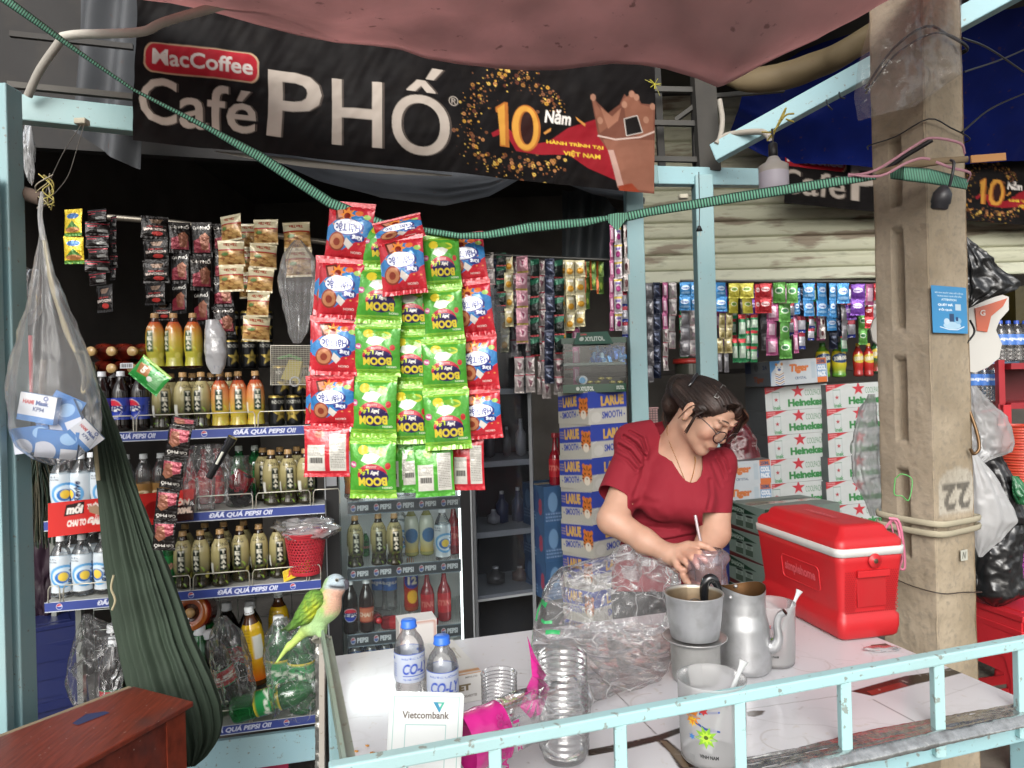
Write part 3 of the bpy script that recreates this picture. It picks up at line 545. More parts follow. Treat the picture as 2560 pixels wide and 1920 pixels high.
# rail along the front and left of the table, resting on it
rl = thing('table_rail', 'low chipped light blue metal rail running along the front of the white table', 'rail', (0, 0, 0))
RT = 'a3cbcd'; h = .118
pts = [tp(-.01, -.012, h), tp(TL_ + .02, -.012, h)]
b = bar(W(822, 1928, 1.0), W(2575, 1602, 1.385), .022, .020, RT); b.build('top_bar', BLUEW, rl, bev=.003)
A_, Z_ = W(822, 1928, 1.0), W(2575, 1602, 1.385)
for u in (1005, 1241, 1553, 1849, 2113, 2345, 2553):
    lo_, hi_ = 0, 1
    for _ in range(30):
        mm = (lo_ + hi_) / 2; p = A_.lerp(Z_, mm); uu = 1280 + (p.x * cs - (p.z - CZ) * sn) * F / p.y
        lo_, hi_ = (mm, hi_) if uu < u - 4 else (lo_, mm)
    bar((p.x, p.y, p.z - .008), (p.x, p.y, .80), .019, .018, RT).build('rail_post', BLUEW, rl, bev=.002)
lr = thing('corner_bar', 'rust stained green iron angle bar at the left table edge where the parrot perches', 'metal bar', (0, 0, 0))
b = B(); P0, P1 = W(805, 1582, 1.56), W(868, 1960, 1.0); bar(P0, P1, .006, .03, '7c8a78', b=b); bar(P0 + Vector((.010, 0, -.01)), P1 + Vector((.010, 0, -.01)), .02, .004, '8b8d7c', b=b); b.build('angle_iron', BLUEW, lr)
b = B(); bar(W(806, 1590, 1.58), W(806, 1960, 1.58), .012, .012, '9a938a', b=b); b.build('upright', BLUEW, lr)
b = B(); sheet(b, np.linspace(788, 812, 10), [(788, 1585), (812, 1592)], [(788, 1960), (812, 1960)], 1.6, 60, 'a9aaa6', wr=.004, wsc=60); b.build('foil_wrap', FOILT, lr)
# ================================================================ goods: prototypes
def RP(u, off, z, line=frontline):
    d = float(line(u, off)); return Vector((((u - 1280) * d / F + (z - CZ) * sn) / cs, d, z))
YAW = math.atan2(.2, .834)
ORD = ['first', 'second', 'third', 'fourth', 'fifth', 'sixth', 'seventh', 'eighth', 'ninth', 'tenth', 'eleventh', 'twelfth', 'thirteenth', 'fourteenth', 'fifteenth', 'sixteenth', 'seventeenth', 'eighteenth', 'nineteenth', 'twentieth']
PR = {'tea': [(0, .55), (.015, .85), (.05, .97), (.12, .9), (.2, .86), (.34, .98), (.5, 1), (.64, .97), (.74, .86), (.82, .6), (.87, .42), (.9, .4), (.94, .4)],
      'cola': [(0, .55), (.02, .9), (.08, 1), (.3, .93), (.42, .97), (.56, 1), (.68, .95), (.78, .72), (.86, .42), (.9, .38), (.94, .38)],
      'big': [(0, .6), (.015, .92), (.05, 1), (.3, .98), (.5, 1), (.64, 1), (.74, .92), (.84, .62), (.9, .36), (.93, .3), (.955, .3)],
      'neck': [(0, .7), (.02, .95), (.06, 1), (.3, 1), (.5, 1), (.58, .9), (.68, .5), (.8, .34), (.92, .3), (.95, .32)],
      'water': [(0, .7), (.02, .97), (.05, 1), (.1, .95), (.15, 1), (.2, .95), (.25, 1), (.3, .95), (.36, 1), (.66, 1), (.72, .97), (.8, .8), (.86, .5), (.9, .42), (.94, .42)]}
def rad(prof, t): p = PR[prof]; return np.interp(t, [a for a, _ in p], [b for _, b in p])
def bottle(name, label, cat, prof, H, R, bodycol, capcol, cv=None, lab=(.1, .8), bmat=GLOSS, capr=None, lmat=None):
    def fn():
        o = thing(name, label, cat); t = np.concatenate([np.linspace(.955 if prof == 'big' else .94, .6, 12), np.linspace(.57, 0, 20)])
        r = rad(prof, t) * R; r[-2:] = (r[-2], r[-2] * .55); pr = list(zip(r, t * H)) + [(0.0, .004)]
        B().lathe(pr, 20, bodycol).build('bottle_body', bmat, o)
        if cv is not None:
            tt = np.linspace(lab[1], lab[0], cv.a.shape[0]); B().lathe(list(zip(rad(prof, tt) * R + .0006, tt * H)), cv.a.shape[1] - 1, cv=cv).build('label', lmat or GLOSS, o)
        cr = capr or max(.013, R * .4); B().lathe([(0, H), (cr * .9, H), (cr, H * .99), (cr, H * .935), (cr * 1.08, H * .93), (cr * 1.08, H * .915), (cr * .9, H * .912)], 14, capcol).build('cap', SEMI, o)
        return o
    return fn
def fleck(c, n, cols, box, s, seed=1):
    r = random.Random(seed)
    for _ in range(n):
        x, y = r.uniform(box[0], box[2]), r.uniform(box[1], box[3]); a = r.uniform(0, 3.1); q = s * r.uniform(.5, 1.2)
        c.poly([(x, y), (x + q * math.cos(a), y + q * math.sin(a) * .6), (x + q * 1.7 * math.cos(a + .25), y + q * 1.7 * math.sin(a + .25))], r.choice(cols))
    return c
def tea_cv(c0, c1, c2, box='16241c', leaf=('5f8a2c', '86a83c'), top='LONG', tcol='3a3426'):
    c = Cv(20, 17, c0, 3); c.grad(0, 6, c0, c1); c.grad(6, 12.5, c1, c2); c.rect(0, 12.5, 20, 17, c2); fleck(c, 22, leaf, (1, 9, 19, 16), 1.5)
    c.text(top, 7.6, 1.4, 12.6, 2.7, tcol, .02); c.rect(8.9, 3.4, 11.6, 11.4, box); c.vtext('TEA+', 9.4, 3.6, 11.1, 11.0, 'e8e4d0', .03)
    c.text(top, -2, 1.4, 2.4, 2.7, tcol, .02); c.rect(-1, 3.4, 1.2, 11.4, box); c.rect(18.9, 3.4, 21, 11.4, box); c.ell(14.6, 12.8, 1.1, 1.1, 'c8c060'); c.rect(5, 8.6, 6.6, 12.6, 'd8d8d0'); return c
def revive_cv():
    c = Cv(20, 15, 'c9d2d8', 3); c.ell(10, 8.5, 4.4, 4.6, '5f9fd0'); c.ell(10, 8.5, 3.4, 3.6, 'cfe0ec'); c.ell(9.6, 8.8, 2.3, 2.4, '2f6fb8'); c.ell(9.8, 8.6, 1.5, 1.8, 'e8c850')
    for x in (12.3, 1.5): c.text('Revive', x - 4.2, 6.6, x + 4.2, 8.6, '232a48', .04, .2, rot=-math.pi / 2)
    c.text('NƯỚC', 5, 1, 8, 2, '444a58', .02); c.text('KHOÁNG', 5, 2.2, 8, 3, '444a58', .02); c.rect(0, 0, 20, .5, '9fb0bc'); return c
def label_cv(bgc, txt, tc, band=None, w=20, h=9, k=3, circ=None, size=(5.2, 14.8)):
    c = Cv(w, h, bgc, k)
    if band: c.rect(0, 0, w, h * .1, band); c.rect(0, h * .9, w, h, band)
    if circ: c.ell(w / 2, h / 2, h * .42, h * .42, circ[0]); c.poly(ngon(24, w / 2, h / 2, h * .4)[12:], circ[1]); c.poly(ngon(24, w / 2, h / 2, h * .4)[:13], circ[2]); c.rect(w / 2 - h * .42, h * .38, w / 2 + h * .42, h * .62, 'e8e8e8')
    c.text(txt, size[0], h * .36, size[1], h * .64, tc, .04, .15); c.scrib(1, h * .2, 4, h * .85, 6, 'c8c8c8'); c.scrib(16.5, h * .2, 19.5, h * .85, 6, 'c8c8c8'); return c
KF = {}
KF['tea_gold'] = bottle('tea_bottle', '', 'tea bottle', 'tea', .197, .031, '2a1d12', 'b08c5c', tea_cv('b0a577', '9c9264', '2a2618'), (.03, .84))
KF['tea_orange'] = bottle('tea_bottle', '', 'tea bottle', 'tea', .197, .031, '3a1a10', 'b08c5c', tea_cv('b04a2c', 'c98a50', 'b8a43c', '223a2c', ('d8732c', 'b8c04c'), 'TRÀ BÍ', 'e8d8b8'), (.05, .84))
KF['tea_yellow'] = bottle('tea_bottle', '', 'tea bottle', 'tea', .197, .031, '3a1a10', 'a8845a', tea_cv('b04a2c', 'b89a34', 'a8a43c', '35502c', ('d8a82c', 'b8c04c'), 'TRÀ', 'e8d8b8'), (.05, .84))
KF['revive'] = bottle('isotonic_bottle', '', 'drink bottle', 'tea', .205, .033, 'a9b4bb', 'dfe3e6', revive_cv(), (.1, .7), PET)
KF['pepsi'] = bottle('cola_bottle', '', 'cola bottle', 'cola', .205, .031, '140a08', 'd5d8dc', label_cv('2a3f9c', 'PEPSI', '1c2c6c', None, h=8, circ=('e8e8e8', 'c8283c', '2038a0')), (.2, .56))
KF['pepsi_small'] = bottle('cola_bottle', '', 'cola bottle', 'cola', .205, .028, '140a08', 'e5e8ea', label_cv('1a1a1c', 'PEPSI', '1c2c6c', None, h=8, circ=('e8e8e8', 'c8283c', '2038a0')), (.24, .52))
KF['peach_cola'] = bottle('cola_bottle', '', 'cola bottle', 'cola', .205, .028, '1c0a08', 'e5e8ea', label_cv('c06a4c', 'CHAI TO', 'e8d0b8', '8c2c20', h=8), (.22, .5))
KF['coke_big'] = bottle('cola_bottle', '', 'cola bottle', 'big', .335, .048, '120a08', 'd9dcde', label_cv('a8282c', '25.', 'e8e0d8', '2c6a48', h=7), (.3, .52))
KF['green_big'] = bottle('lime_soda_bottle', '', 'soda bottle', 'big', .335, .048, '1f7a3c', 'dfe3e4', label_cv('2c8a4c', '7up', 'e0e8d8', 'c8b83c', h=8, circ=None), (.28, .56), GREENPET)
KF['green_small'] = bottle('lime_soda_bottle', '', 'soda bottle', 'cola', .205, .031, '1c6a34', 'cfd8d4', label_cv('247a40', '800.000', 'd89088', None, h=8), (.2, .56), GREENPET)
KF['sting'] = bottle('energy_drink_bottle', '', 'drink bottle', 'neck', .225, .027, '7c1420', '8c1c24', label_cv('a8242c', 'STING', 'c86a60', None, h=8), (.18, .52))
KF['lipton'] = bottle('lemon_tea_bottle', '', 'tea bottle', 'tea', .29, .04, '4a2a14', 'd8dcdc', (lambda c: (c.grad(7, 15, 'd8b020', 'c8501c'), c.rect(8.2, 3, 11, 9, 'd8d8d0'), c.scrib(4, 1, 7.5, 12, 14, '5a4a20'), fleck(c, 8, ('6a9a2c',), (11, 2, 18, 12), 2)))(_c := Cv(20, 15, 'd8b020', 3)) and _c, (.1, .8))
KF['fanta'] = bottle('orange_soda_bottle', '', 'soda bottle', 'cola', .22, .031, 'a0421c', 'c8742c', (lambda c: (c.ell(10, 4, 4, 3, '2c3c9c'), c.text('12', 8, 2.6, 12, 5.4, 'e8e0c8', .05), c.ell(10, 10, 2.4, 2.4, 'e8b030')))(_c := Cv(20, 14, 'a82c1c', 3)) and _c, (.1, .8))
KF['aqua'] = bottle('isotonic_bottle', '', 'drink bottle', 'tea', .205, .03, '8c8a4c', 'dfe3e6', (lambda c: (c.grad(8, 15, 'c9ccb0', 'b8a040'), c.ell(10, 8, 3, 3, '3c6a98')))(_c := Cv(20, 15, 'c4c8b8', 3)) and _c, (.1, .8))
KF['orangeade'] = bottle('juice_bottle', '', 'drink bottle', 'tea', .2, .03, 'a87830', 'c9cccc', label_cv('8c6a3c', 'C2', 'd8c8a8', None, h=8), (.15, .5), PET)
KF['water_row'] = bottle('water_bottle', '', 'water bottle', 'water', .22, .032, 'b8c8d8', '2a50b0', label_cv('4a78c0', 'aqua', 'd8e0e8', None, h=6), (.4, .66), PET)
def canfn():
    o = thing('drink_can', '', 'can'); c = Cv(20, 12, '17181b', 3); c.text('ROCKSTAR', 6, 1, 14, 2.6, 'b8b8b0', .02); c.poly(star(10, 7.2, 3.8), 'b09a4c'); c.poly(star(1.2, 7.2, 3.8), 'b09a4c'); c.rect(15, 4, 18, 10, '5a5c60'); c.text('RR', 9.2, 6.5, 10.8, 8, '17181b', .03)
    B().lathe([(.0275, .1)] + [(.0285, z_) for z_ in np.linspace(.095, .008, 30)] + [(.026, .001)], 59, cv=c).build('can_body', fin('can_paint', .3, metal=.6, var=.1), o)
    B().lathe([(0, .104), (.021, .104), (.024, .109), (.026, .107), (.0275, .1)], 20, 'a8924c').build('can_rim', STEEL, o); B().lathe([(.026, .001), (0, .003)], 20, '9a9a9a').build('can_base', STEEL, o); return o
KF['can'] = canfn
NMS = {'tea_gold': 'gold tea bottle', 'tea_orange': 'orange tea bottle', 'tea_yellow': 'yellow sleeved tea bottle', 'revive': 'white isotonic drink bottle', 'pepsi': 'blue labelled cola bottle', 'pepsi_small': 'small cola bottle with round logo', 'peach_cola': 'dark cola bottle with peach coloured label',
       'coke_big': 'big red labelled cola bottle', 'green_big': 'big green soda bottle', 'green_small': 'small green soda bottle', 'sting': 'red energy drink bottle', 'lipton': 'yellow lemon tea bottle', 'fanta': 'orange soda bottle with blue logo', 'aqua': 'yellowish drink bottle with white cap', 'orangeade': 'amber juice bottle', 'water_row': 'clear water bottle with blue label', 'can': 'black gold-starred can'}
def goods(kind, p, label, group, rot=None, scale=1.0, rz=None):
    return place(kind, KF[kind], p, rot or (0, 0, YAW + (random.uniform(-.9, .9) if rz is None else rz)), scale, label, group)

# ---------------------------------------------------------------- drinks rack
rack = thing('drinks_rack', 'white wire drinks rack with blue price strips on four tiers', 'rack', (0, 0, 0))
def strip_cv(w, texts):
    c = Cv(w, 1.0, '2c3f8a', 24); c.rect(0, 0, w, .08, 'c8ccd0'); c.rect(0, .9, w, 1, 'c8ccd0')
    for kind, x, wd in texts:
        if kind == 't': c.text('ĐÃÃ QUÁ PEPSI ƠI!', x, .14, x + wd, .8, 'd2d6e6', .04, .25)
        else: c.ell(x, .5, .3, .3, 'd8dce4'); c.poly(ngon(16, x, .5, .27)[8:], 'b8384a'); c.poly(ngon(16, x, .5, .27)[:9], '33479c')
    return c
m_, sd_ = None, None
TIERS = {1: (1.372, 250, 800, [('t', 0.3, 5.2), ('o', 10.4, 0), ('t', 13.4, 6.7)]), 2: (1.09, 110, 812, [('t', .6, 5.5), ('t', 16.2, 6.7)]), 3: (.825, 112, 802, [('o', 1.4, 0), ('t', 5.0, 6), ('o', 14.3, 0), ('t', 17, 6.4), ('o', 25, 0)]), 4: (.35, 280, 802, [('t', 9.6, 6.7), ('o', 17.9, 0)])}
WIRES = {1: [(256, 334), (341, 638), (645, 830)], 2: [(488, 632), (640, 776), (783, 850)], 3: [(120, 150), (158, 300), (310, 398), (404, 476), (483, 624), (631, 767), (773, 802)], 4: [(545, 625), (631, 769), (776, 812)]}
for k, (z, u0, u1, tx) in TIERS.items():
    a, c_ = RP(u0, 0, z), RP(u1, 0, z); wdt = (c_ - a).length; sh_ = .031
    s_ = B(); q = np.array((math.sin(YAW) * -1, math.cos(YAW), 0)); a_, c2 = np.array(a), np.array(c_)
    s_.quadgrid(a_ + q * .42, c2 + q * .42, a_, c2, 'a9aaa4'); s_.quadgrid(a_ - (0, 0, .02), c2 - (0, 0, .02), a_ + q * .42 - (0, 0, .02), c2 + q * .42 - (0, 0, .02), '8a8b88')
    shf = s_.build('shelf', MATTE, rack)
    l = B(); l.quadgrid(a_ - q * .003 + (0, 0, .002), c2 - q * .003 + (0, 0, .002), a_ - q * .003 - (0, 0, sh_), c2 - q * .003 - (0, 0, sh_), strip_cv(wdt / sh_, tx)); l.build('price_strip', CARD, shf)
    wr_ = B()
    for (x0, x1) in WIRES[k]:
        p = [RP(x0, -.006, z + .002), RP(x0 + 1, -.006, z + .045), RP(x0 + 5, -.006, z + .055), RP(x1 - 5, -.006, z + .055), RP(x1 - 1, -.006, z + .045), RP(x1, -.006, z + .002)]
        wr_.tube(p, .0022, 6, 'b8b4a6')
    wr_.build('wire_guard', STEEL, shf)
for u in (150, 214, 803):
    a = RP(u, .42 if u != 214 else .1, 0); b = bar(a, (a.x, a.y, 1.6 if u == 803 else .8 if u == 214 else 1.1), .02, .02, '8a8d88'); b.build('upright', STEEL, rack)
b = B()
for i in range(13):
    p = RP(240 + i * 45, .43, .3); b.tube([p, (p.x, p.y, .78)], .0015, 4, '9aa09a', caps=False)
for z in (.42, .5, .58, .66, .74): b.tube([RP(235, .43, z), RP(802, .43, z)], .0015, 4, '9aa09a', caps=False)
b.build('wire_back', STEEL, rack)
a, c_ = np.array(RP(320, 0, .30)), np.array(RP(800, 0, .30)); B().quadgrid(a, c_, a - (0, 0, .11), c_ - (0, 0, .11), '93b9c4').build('base_board', BLUEW, rack, solid=.02)
b = B(); sheet(b, np.linspace(440, 722, 40), [(440, 1905), (722, 1872)], [(440, 1990), (722, 1990)], lambda U: frontline(U, .04), 12, 'a02a4c', disp=lambda U, T: .01 * np.sin(U / 12)); b.build('cloth_cover', CLOTH, label='crimson cloth hanging below the drinks rack near the floor', cat='cloth')
b = B(); a, c_ = RP(118, -.03, 1.155), RP(484, -.03, 1.155)
pc = Cv(36, 8.2, 'c8302c', 6); pc.text('mới', 4.6, .8, 15.6, 4.0, 'e8e4dc', .06, .2, ) if False else None
pc.poly([(4.4, .9), (16 * .55, .4), (8.6, 3.3), (3.8, 3.6)], '2a1412'); pc.text('mới', 4.4, .9, 8.5, 3.2, 'e8e0d8', .06, .2); pc.text('THÊM TỰ 2K', 9.4, .9, 16.4, 2.8, 'e8e0d8', .05, .2); pc.text('CHAI TO', 4.6, 4.6, 9.2, 6.2, 'e8e0d8', .06, .2); pc.text('GẤP RƯỠI', 9.5, 3.4, 18, 6.4, 'e8e0d8', .08, .2)
pc.poly([(9.6, 1.9), (11.6, 1.6), (13.8, 3.6), (13.2, 4.6), (10, 3.2)], 'a88a70'); pc.ell(26, 4.4, 2.6, 2.2, '8c1c1c'); pc.poly([(30, 5), (36, 2.6), (36, 8.2), (30, 8.2)], '2a1614'); pc.text('ÔN', 31.5, 2.2, 35, 4, 'e0c8b8', .06, .2); pc.text('00ML', 31.5, 4.6, 35.6, 6.2, 'e0c8b8', .06, .2)
b.quadgrid(RP(120, -.035, 1.155), RP(484, -.035, 1.176), RP(120, -.035, 1.045), RP(484, -.035, 1.072), pc); b.build('promotion_sign', GLOSS, label='red promotion strip clipped across the second tier behind the hammock', cat='sign', solid=.002)
# goods on the tiers
cnt = {}
def row(kind, us, tier, off=.05, z=None, where='', scale=1.0, group=None, **k):
    z0 = TIERS[tier][0] if z is None else z; n = len(us)
    for i, u in enumerate(us):
        off = off + random.uniform(-.006, .006); w_ = f'{ORD[i]} from the left, ' if n > 1 else ''
        goods(kind, RP(u, off, z0 + .001), f'{NMS[kind]}, {w_}{where}', (group or NMS[kind] + 's ' + where) if n > 1 else None, scale=scale, **k)
row('pepsi', [258, 305, 352], 1, .05, where='on the top rack tier')
row('tea_gold', [406, 460, 506], 1, .05, where='on the top rack tier')
row('tea_orange', [553, 598, 641], 1, .05, where='on the top rack tier')
row('tea_yellow', [390, 437, 485], 1, .1, z=1.583, where='standing above the top tier')
row('can', [692, 737, 780], 1, .05, where='lowest can row under the wire basket')
row('can', [703, 752], 1, .06, z=1.372 + .105, where='directly under the wire basket')
row('can', [578, 622, 664], 1, .22, z=1.583, where='lower row above the orange tea')
row('can', [578, 622, 664], 1, .22, z=1.690, where='top row left of the wire basket')
row('revive', [155, 205, 255], 2, .06, z=1.098, where='on the second rack tier')
row('orangeade', [318, 362, 405], 2, .09, where='behind the hammock on the second tier')
row('tea_gold', [681, 723, 766], 2, .05, where='on the second tier')
row('sting', [478, 512, 545], 2, .16, where='dusty at the back of the second tier', scale=.9)
row('green_small', [600, 640], 2, .2, where='behind the plastic jar on the second tier')
row('revive', [155, 208, 262], 3, .05, where='on the third rack tier')
row('green_small', [372, 416], 3, .06, where='beside the hammock on the third tier')
row('tea_gold', [460, 504, 553], 3, .04, where='third tier front row, left half')
row('tea_gold', [603, 650, 697], 3, .07, where='third tier front row, right half')
row('tea_gold', [466, 515, 562, 612], 3, .17, where='hidden second row of the third tier')
row('tea_gold', [430, 484, 530, 575], 1, .17, where='second row of the top tier')
row('pepsi', [282, 330], 1, .17, where='second row of the top tier')
row('tea_gold', [660, 703, 745], 2, .17, where='second row of the second tier')
row('revive', [180, 232], 2, .18, where='second row of the second tier')
row('revive', [182, 235], 3, .18, where='second row of the third tier')
row('coke_big', [292], 4, .02, z=.35, where='bottom left behind the hammock')
row('coke_big', [288, 330], 4, .16, z=.35, where='further back at the bottom left')
row('green_big', [505, 512], 4, .0, z=.35, where='bottom tier beside the hammock') if False else None
for i, (u, off) in enumerate([(505, .05), (508, .17), (512, .29)]): goods('green_big', RP(u, off, .351), f'{NMS["green_big"]}, {ORD[i]} from the front beside the hammock', 'green soda bottles beside the hammock', rz=.2)
for i, (u, off) in enumerate([(702, .08), (757, .03)]): goods('green_big', RP(u, off, .351), f'{NMS["green_big"]}, wrapped in film {"under the parrot tail" if i == 0 else "next to the corner bar"}', 'green soda bottles under the parrot', rz=.2)
p = RP(585, .06, .40); o = goods('coke_big', p, 'dark cola bottle with red label leaning in clear film on the bottom tier', None, rot=(.1, -.28, .3), scale=.85)
goods('lipton', RP(648, .1, .44), 'yellow lemon tea bottle leaning behind the lying green bottle', None, rot=(0, -.12, .9), scale=1.0)
goods('lipton', RP(700, .32, .42), 'yellow lemon tea bottle standing at the back of the bottom tier', None)
row('coke_big', [572, 630], 4, .3, z=.36, where='at the back of the bottom tier', scale=.97)
goods('green_big', RP(578, -.02, .405), 'dark green soda bottle lying on its side on the bottom tier', None, rot=(0, math.radians(77), .12), scale=.92)
# round snack jar, six pack showing caps, basket, glasses and other small goods of the rack
t_ = thing('snack_jar', 'round brown jar with orange lid rim lying in the bottom tier beside the hammock', 'jar', W(476, 1532, 2.5))
B().lathe([(0, 0), (.030, 0), (.032, .002), (.058, .004), (.062, -.002), (.062, -.08), (0, -.08)], 28, cols=['3a160c', '3a160c', '8c3a14', 'b8682c', '9c2c1c', '3a1a10', '3a1a10']).xf(rot=(math.pi / 2 - .2, 0, 0)).build('jar_body', GLOSS, t_); B().lathe([(0, .010), (.016, .010), (.017, .0)], 16, 'b08c5c').xf(rot=(math.pi / 2 - .2, 0, 0)).build('knob', SEMI, t_)
pk = thing('bottle_pack', 'shrink wrapped six pack of tea bottles lying with brown caps towards the street', 'bottle pack', (0, 0, 0))
for j, v in enumerate((921, 878)):
    for i, u in enumerate((226, 277, 329)):
        p = W(u, v, 2.46); b = B(); b.lathe([(0, 0), (.016, 0), (.0165, .002), (.0165, .016), (.012, .02), (.013, .035), (.028, .06), (.032, .09), (.032, .19), (0, .192)], 20, cols=['b0915f', 'b0915f', 'b0915f', '8c6a40', '5a2a1c', '4a1a12', '7c2a1c', '6a2018', '4a1814', '3a1410']).xf(rot=(-math.pi / 2, 0, 0)); b.build('bottle', GLOSS, pk, loc=p)
b = B(); p = W(300, 908, 2.44); c = Cv(8, 4, 'c9ccd0', 3)
for i in range(14): c.rect(.8 + i * .45, .8, 1 + i * .45 + .12 * (i % 3), 3.2, '22242a')
b.quadgrid(p, p + Vector((.044, 0, 0)), p - Vector((0, 0, .018)), p + Vector((.044, 0, -.018)), c); b.build('barcode_sticker', CARD, pk)
bk = thing('wire_basket', 'small square steel wire basket with yellow and green toys standing on cans', 'basket', (0, 0, 0)); b = B()
x0, x1, v0, v1 = 677, 778, 864, 962
for i in range(27): u = x0 + (x1 - x0) * i / 26; b.tube([W(u, v0, 2.42), W(u, v1, 2.42)], .0007, 4, 'b0aca0', caps=False)
for i in range(21): v = v0 + (v1 - v0) * i / 20; b.tube([W(x0, v, 2.42), W(x1, v, 2.42)], .0007, 4, 'b0aca0', caps=False)
b.build('wire_mesh', STEEL, bk); B().tube([W(x0, v0, 2.42), W(x1, v0, 2.42), W(x1, v1, 2.42), W(x0, v1, 2.42), W(x0, v0, 2.42)], .002, 6, 'b8b4a8').build('wire_rim', STEEL, bk)
b = B(); b.tube([W(x0, v0, 2.42), W(x0 + 4, v0, 2.56), W(x1, v0, 2.56), W(x1, v0, 2.42)], .002, 6, 'b8b4a8'); b.tube([W(x0, v1, 2.42), W(x0 + 4, v1, 2.56), W(x1, v1, 2.56), W(x1, v1, 2.42)], .002, 6, 'b8b4a8'); b.build('side_rod', STEEL, bk)
ty = thing('toy', 'yellow and green plastic toys inside the wire basket', 'toy', W(730, 925, 2.47)); B().prism([(-.04, -.03), (.02, -.04), (.035, .03), (-.01, .035)], 0, .02, 'a89a20').build('toy_plate', SEMI, ty, bev=.004); B().tube([(-.05, .01, .04), (-.01, .01, .05), (.03, .01, .035)], .006, 8, '3c8a3c').build('toy_handle', SEMI, ty); B().tube([(.01 + .016 * math.cos(a), -.004, -.04 + .016 * math.sin(a)) for a in np.linspace(0, 6.283, 17)], .003, 6, 'b8bcc0').build('ring', SEMI, ty)
# red plastic basket with carrier bags
rb = thing('plastic_basket', 'red perforated plastic basket full of clear carrier bags on the third tier', 'basket', RP(766, .03, .845))
nh, na = 92, 170; aa = np.linspace(0, 2 * math.pi, na, endpoint=False); zz = np.linspace(0, .148, nh); I = np.arange(nh * na).reshape(nh, na); V = []
rr_ = .052 + .022 * (zz / .148) + .004 * (zz > .138); V = np.stack([rr_[:, None] * np.cos(aa), rr_[:, None] * np.sin(aa), np.repeat(zz[:, None], na, 1)], -1)
hole = np.zeros((nh - 1, na), bool)
for i in range(nh - 1):
    for j in range(na):
        zi, aj = i / nh * 15, j / na * 34; r_ = int(zi); f1 = zi - r_ - .5; f2 = (aj + .5 * (r_ % 2)) % 1 - .5
        if 1 <= r_ <= 12 and (f1 / .34) ** 2 + (f2 / .3) ** 2 < 1: hole[i, j] = True
J = np.roll(I, -1, 1); Fs = np.stack([I[:-1], J[:-1], J[1:], I[1:]], -1)[~hole]; B().add(V.reshape(-1, 3), Fs, 'b32c38', 0, True).build('basket_wall', SEMI, rb, solid=.002)
B().lathe([(.052, 0), (0, .001)], 30, 'a02430').build('basket_floor', SEMI, rb); B().tube([(.079 * math.cos(a), .079 * math.sin(a), .148) for a in np.linspace(0, 6.2832, 33)], .003, 6, 'b32c38', caps=False).build('basket_rim', SEMI, rb)
def crumple(name, label, cat, c, r, mat_, seed=0, amp=.25, n=(60, 44), col='ffffff', flat=(1, 1, 1), rot=(0, 0, 0), sc=3.0, group=None, open_top=False, rid=.6):
    th_ = np.linspace(.02 if not open_top else .5, math.pi - .02, n[1])[:, None]; ph_ = np.linspace(0, 2 * math.pi, n[0]); D = np.stack([np.sin(th_) * np.cos(ph_), np.sin(th_) * np.sin(ph_), np.cos(th_) + 0 * ph_], -1)
    rr = 1 + amp * fbm(D, sc * .5, seed) + amp * .35 * rid * ridge(D, sc * 1.4, seed + 1) + amp * .12 * ridge(D, sc * 4, seed + 2)
    P = D * rr[..., None] * np.asarray(r) * np.asarray(flat); b = B(); b.grid(P[::-1], col); return b.xf(rot=rot).build(name, mat_, loc=c, label=label, cat=cat, group=group)
crumple('carrier_bag', 'bundle of clear carrier bags stuffed into the red plastic basket', 'plastic bag', RP(768, .03, .845 + .165), (.085, .06, .035), BAGP, 3, .45)
B().tube([W(523, 1194, 2.33), W(573, 1108, 2.33)], .012, 14, '141416').tube([W(572, 1110, 2.33), W(582, 1093, 2.33)], .0155, 14, '1c1c1f').tube([W(541, 1160, 2.316), W(557, 1130, 2.316)], .0045, 8, 'd8d8cc').build('torch', GLOSS, label='black hand torch with white lamp strip hanging on the rack', cat='torch')
jr = thing('plastic_jar', 'clear plastic jar holding red and black sachets on the second tier', 'jar', RP(600, .08, 1.092)); B().lathe([(.034, .175), (.034, .15), (.046, .14), (.046, .005), (.04, 0), (0, 0)], 24, 'ffffff').build('jar_wall', PET, jr)
b = B()
for i in range(16): b.box((random.uniform(-.025, .025), random.uniform(-.02, .02), .02 + i * .006), (.04, .004, .05), random.choice(['a02030', '1a1a1c', '1a1a1c', '8c2028', '3a3a40']), rot=[random.uniform(-1, 1) for _ in '123'])
b.build('sachet_heap', SACH, jr)
B().lathe([(.034, .11), (.028, .012), (.030, 0), (0, 0)], 24, 'ffffff').build('drinking_glass', PET, loc=RP(515, .04, 1.092), label='clear empty drinking glass on the second tier below the torch', cat='glass')
yp = Cv(10, 6, 'd0b020', 5); yp.text('JAVI', 1.5, 1, 8, 4.4, 'b8282c', .06, .1)
B().quadgrid((-.05, 0, .02), (.05, 0, .035), (-.05, 0, -.02), (.05, 0, -.005), yp).build('snack_packet', FOIL, loc=RP(742, .01, .853), rot=(-.5, -.25, 0), label='yellow snack packet lying under the red plastic basket', cat='packet', solid=.006)

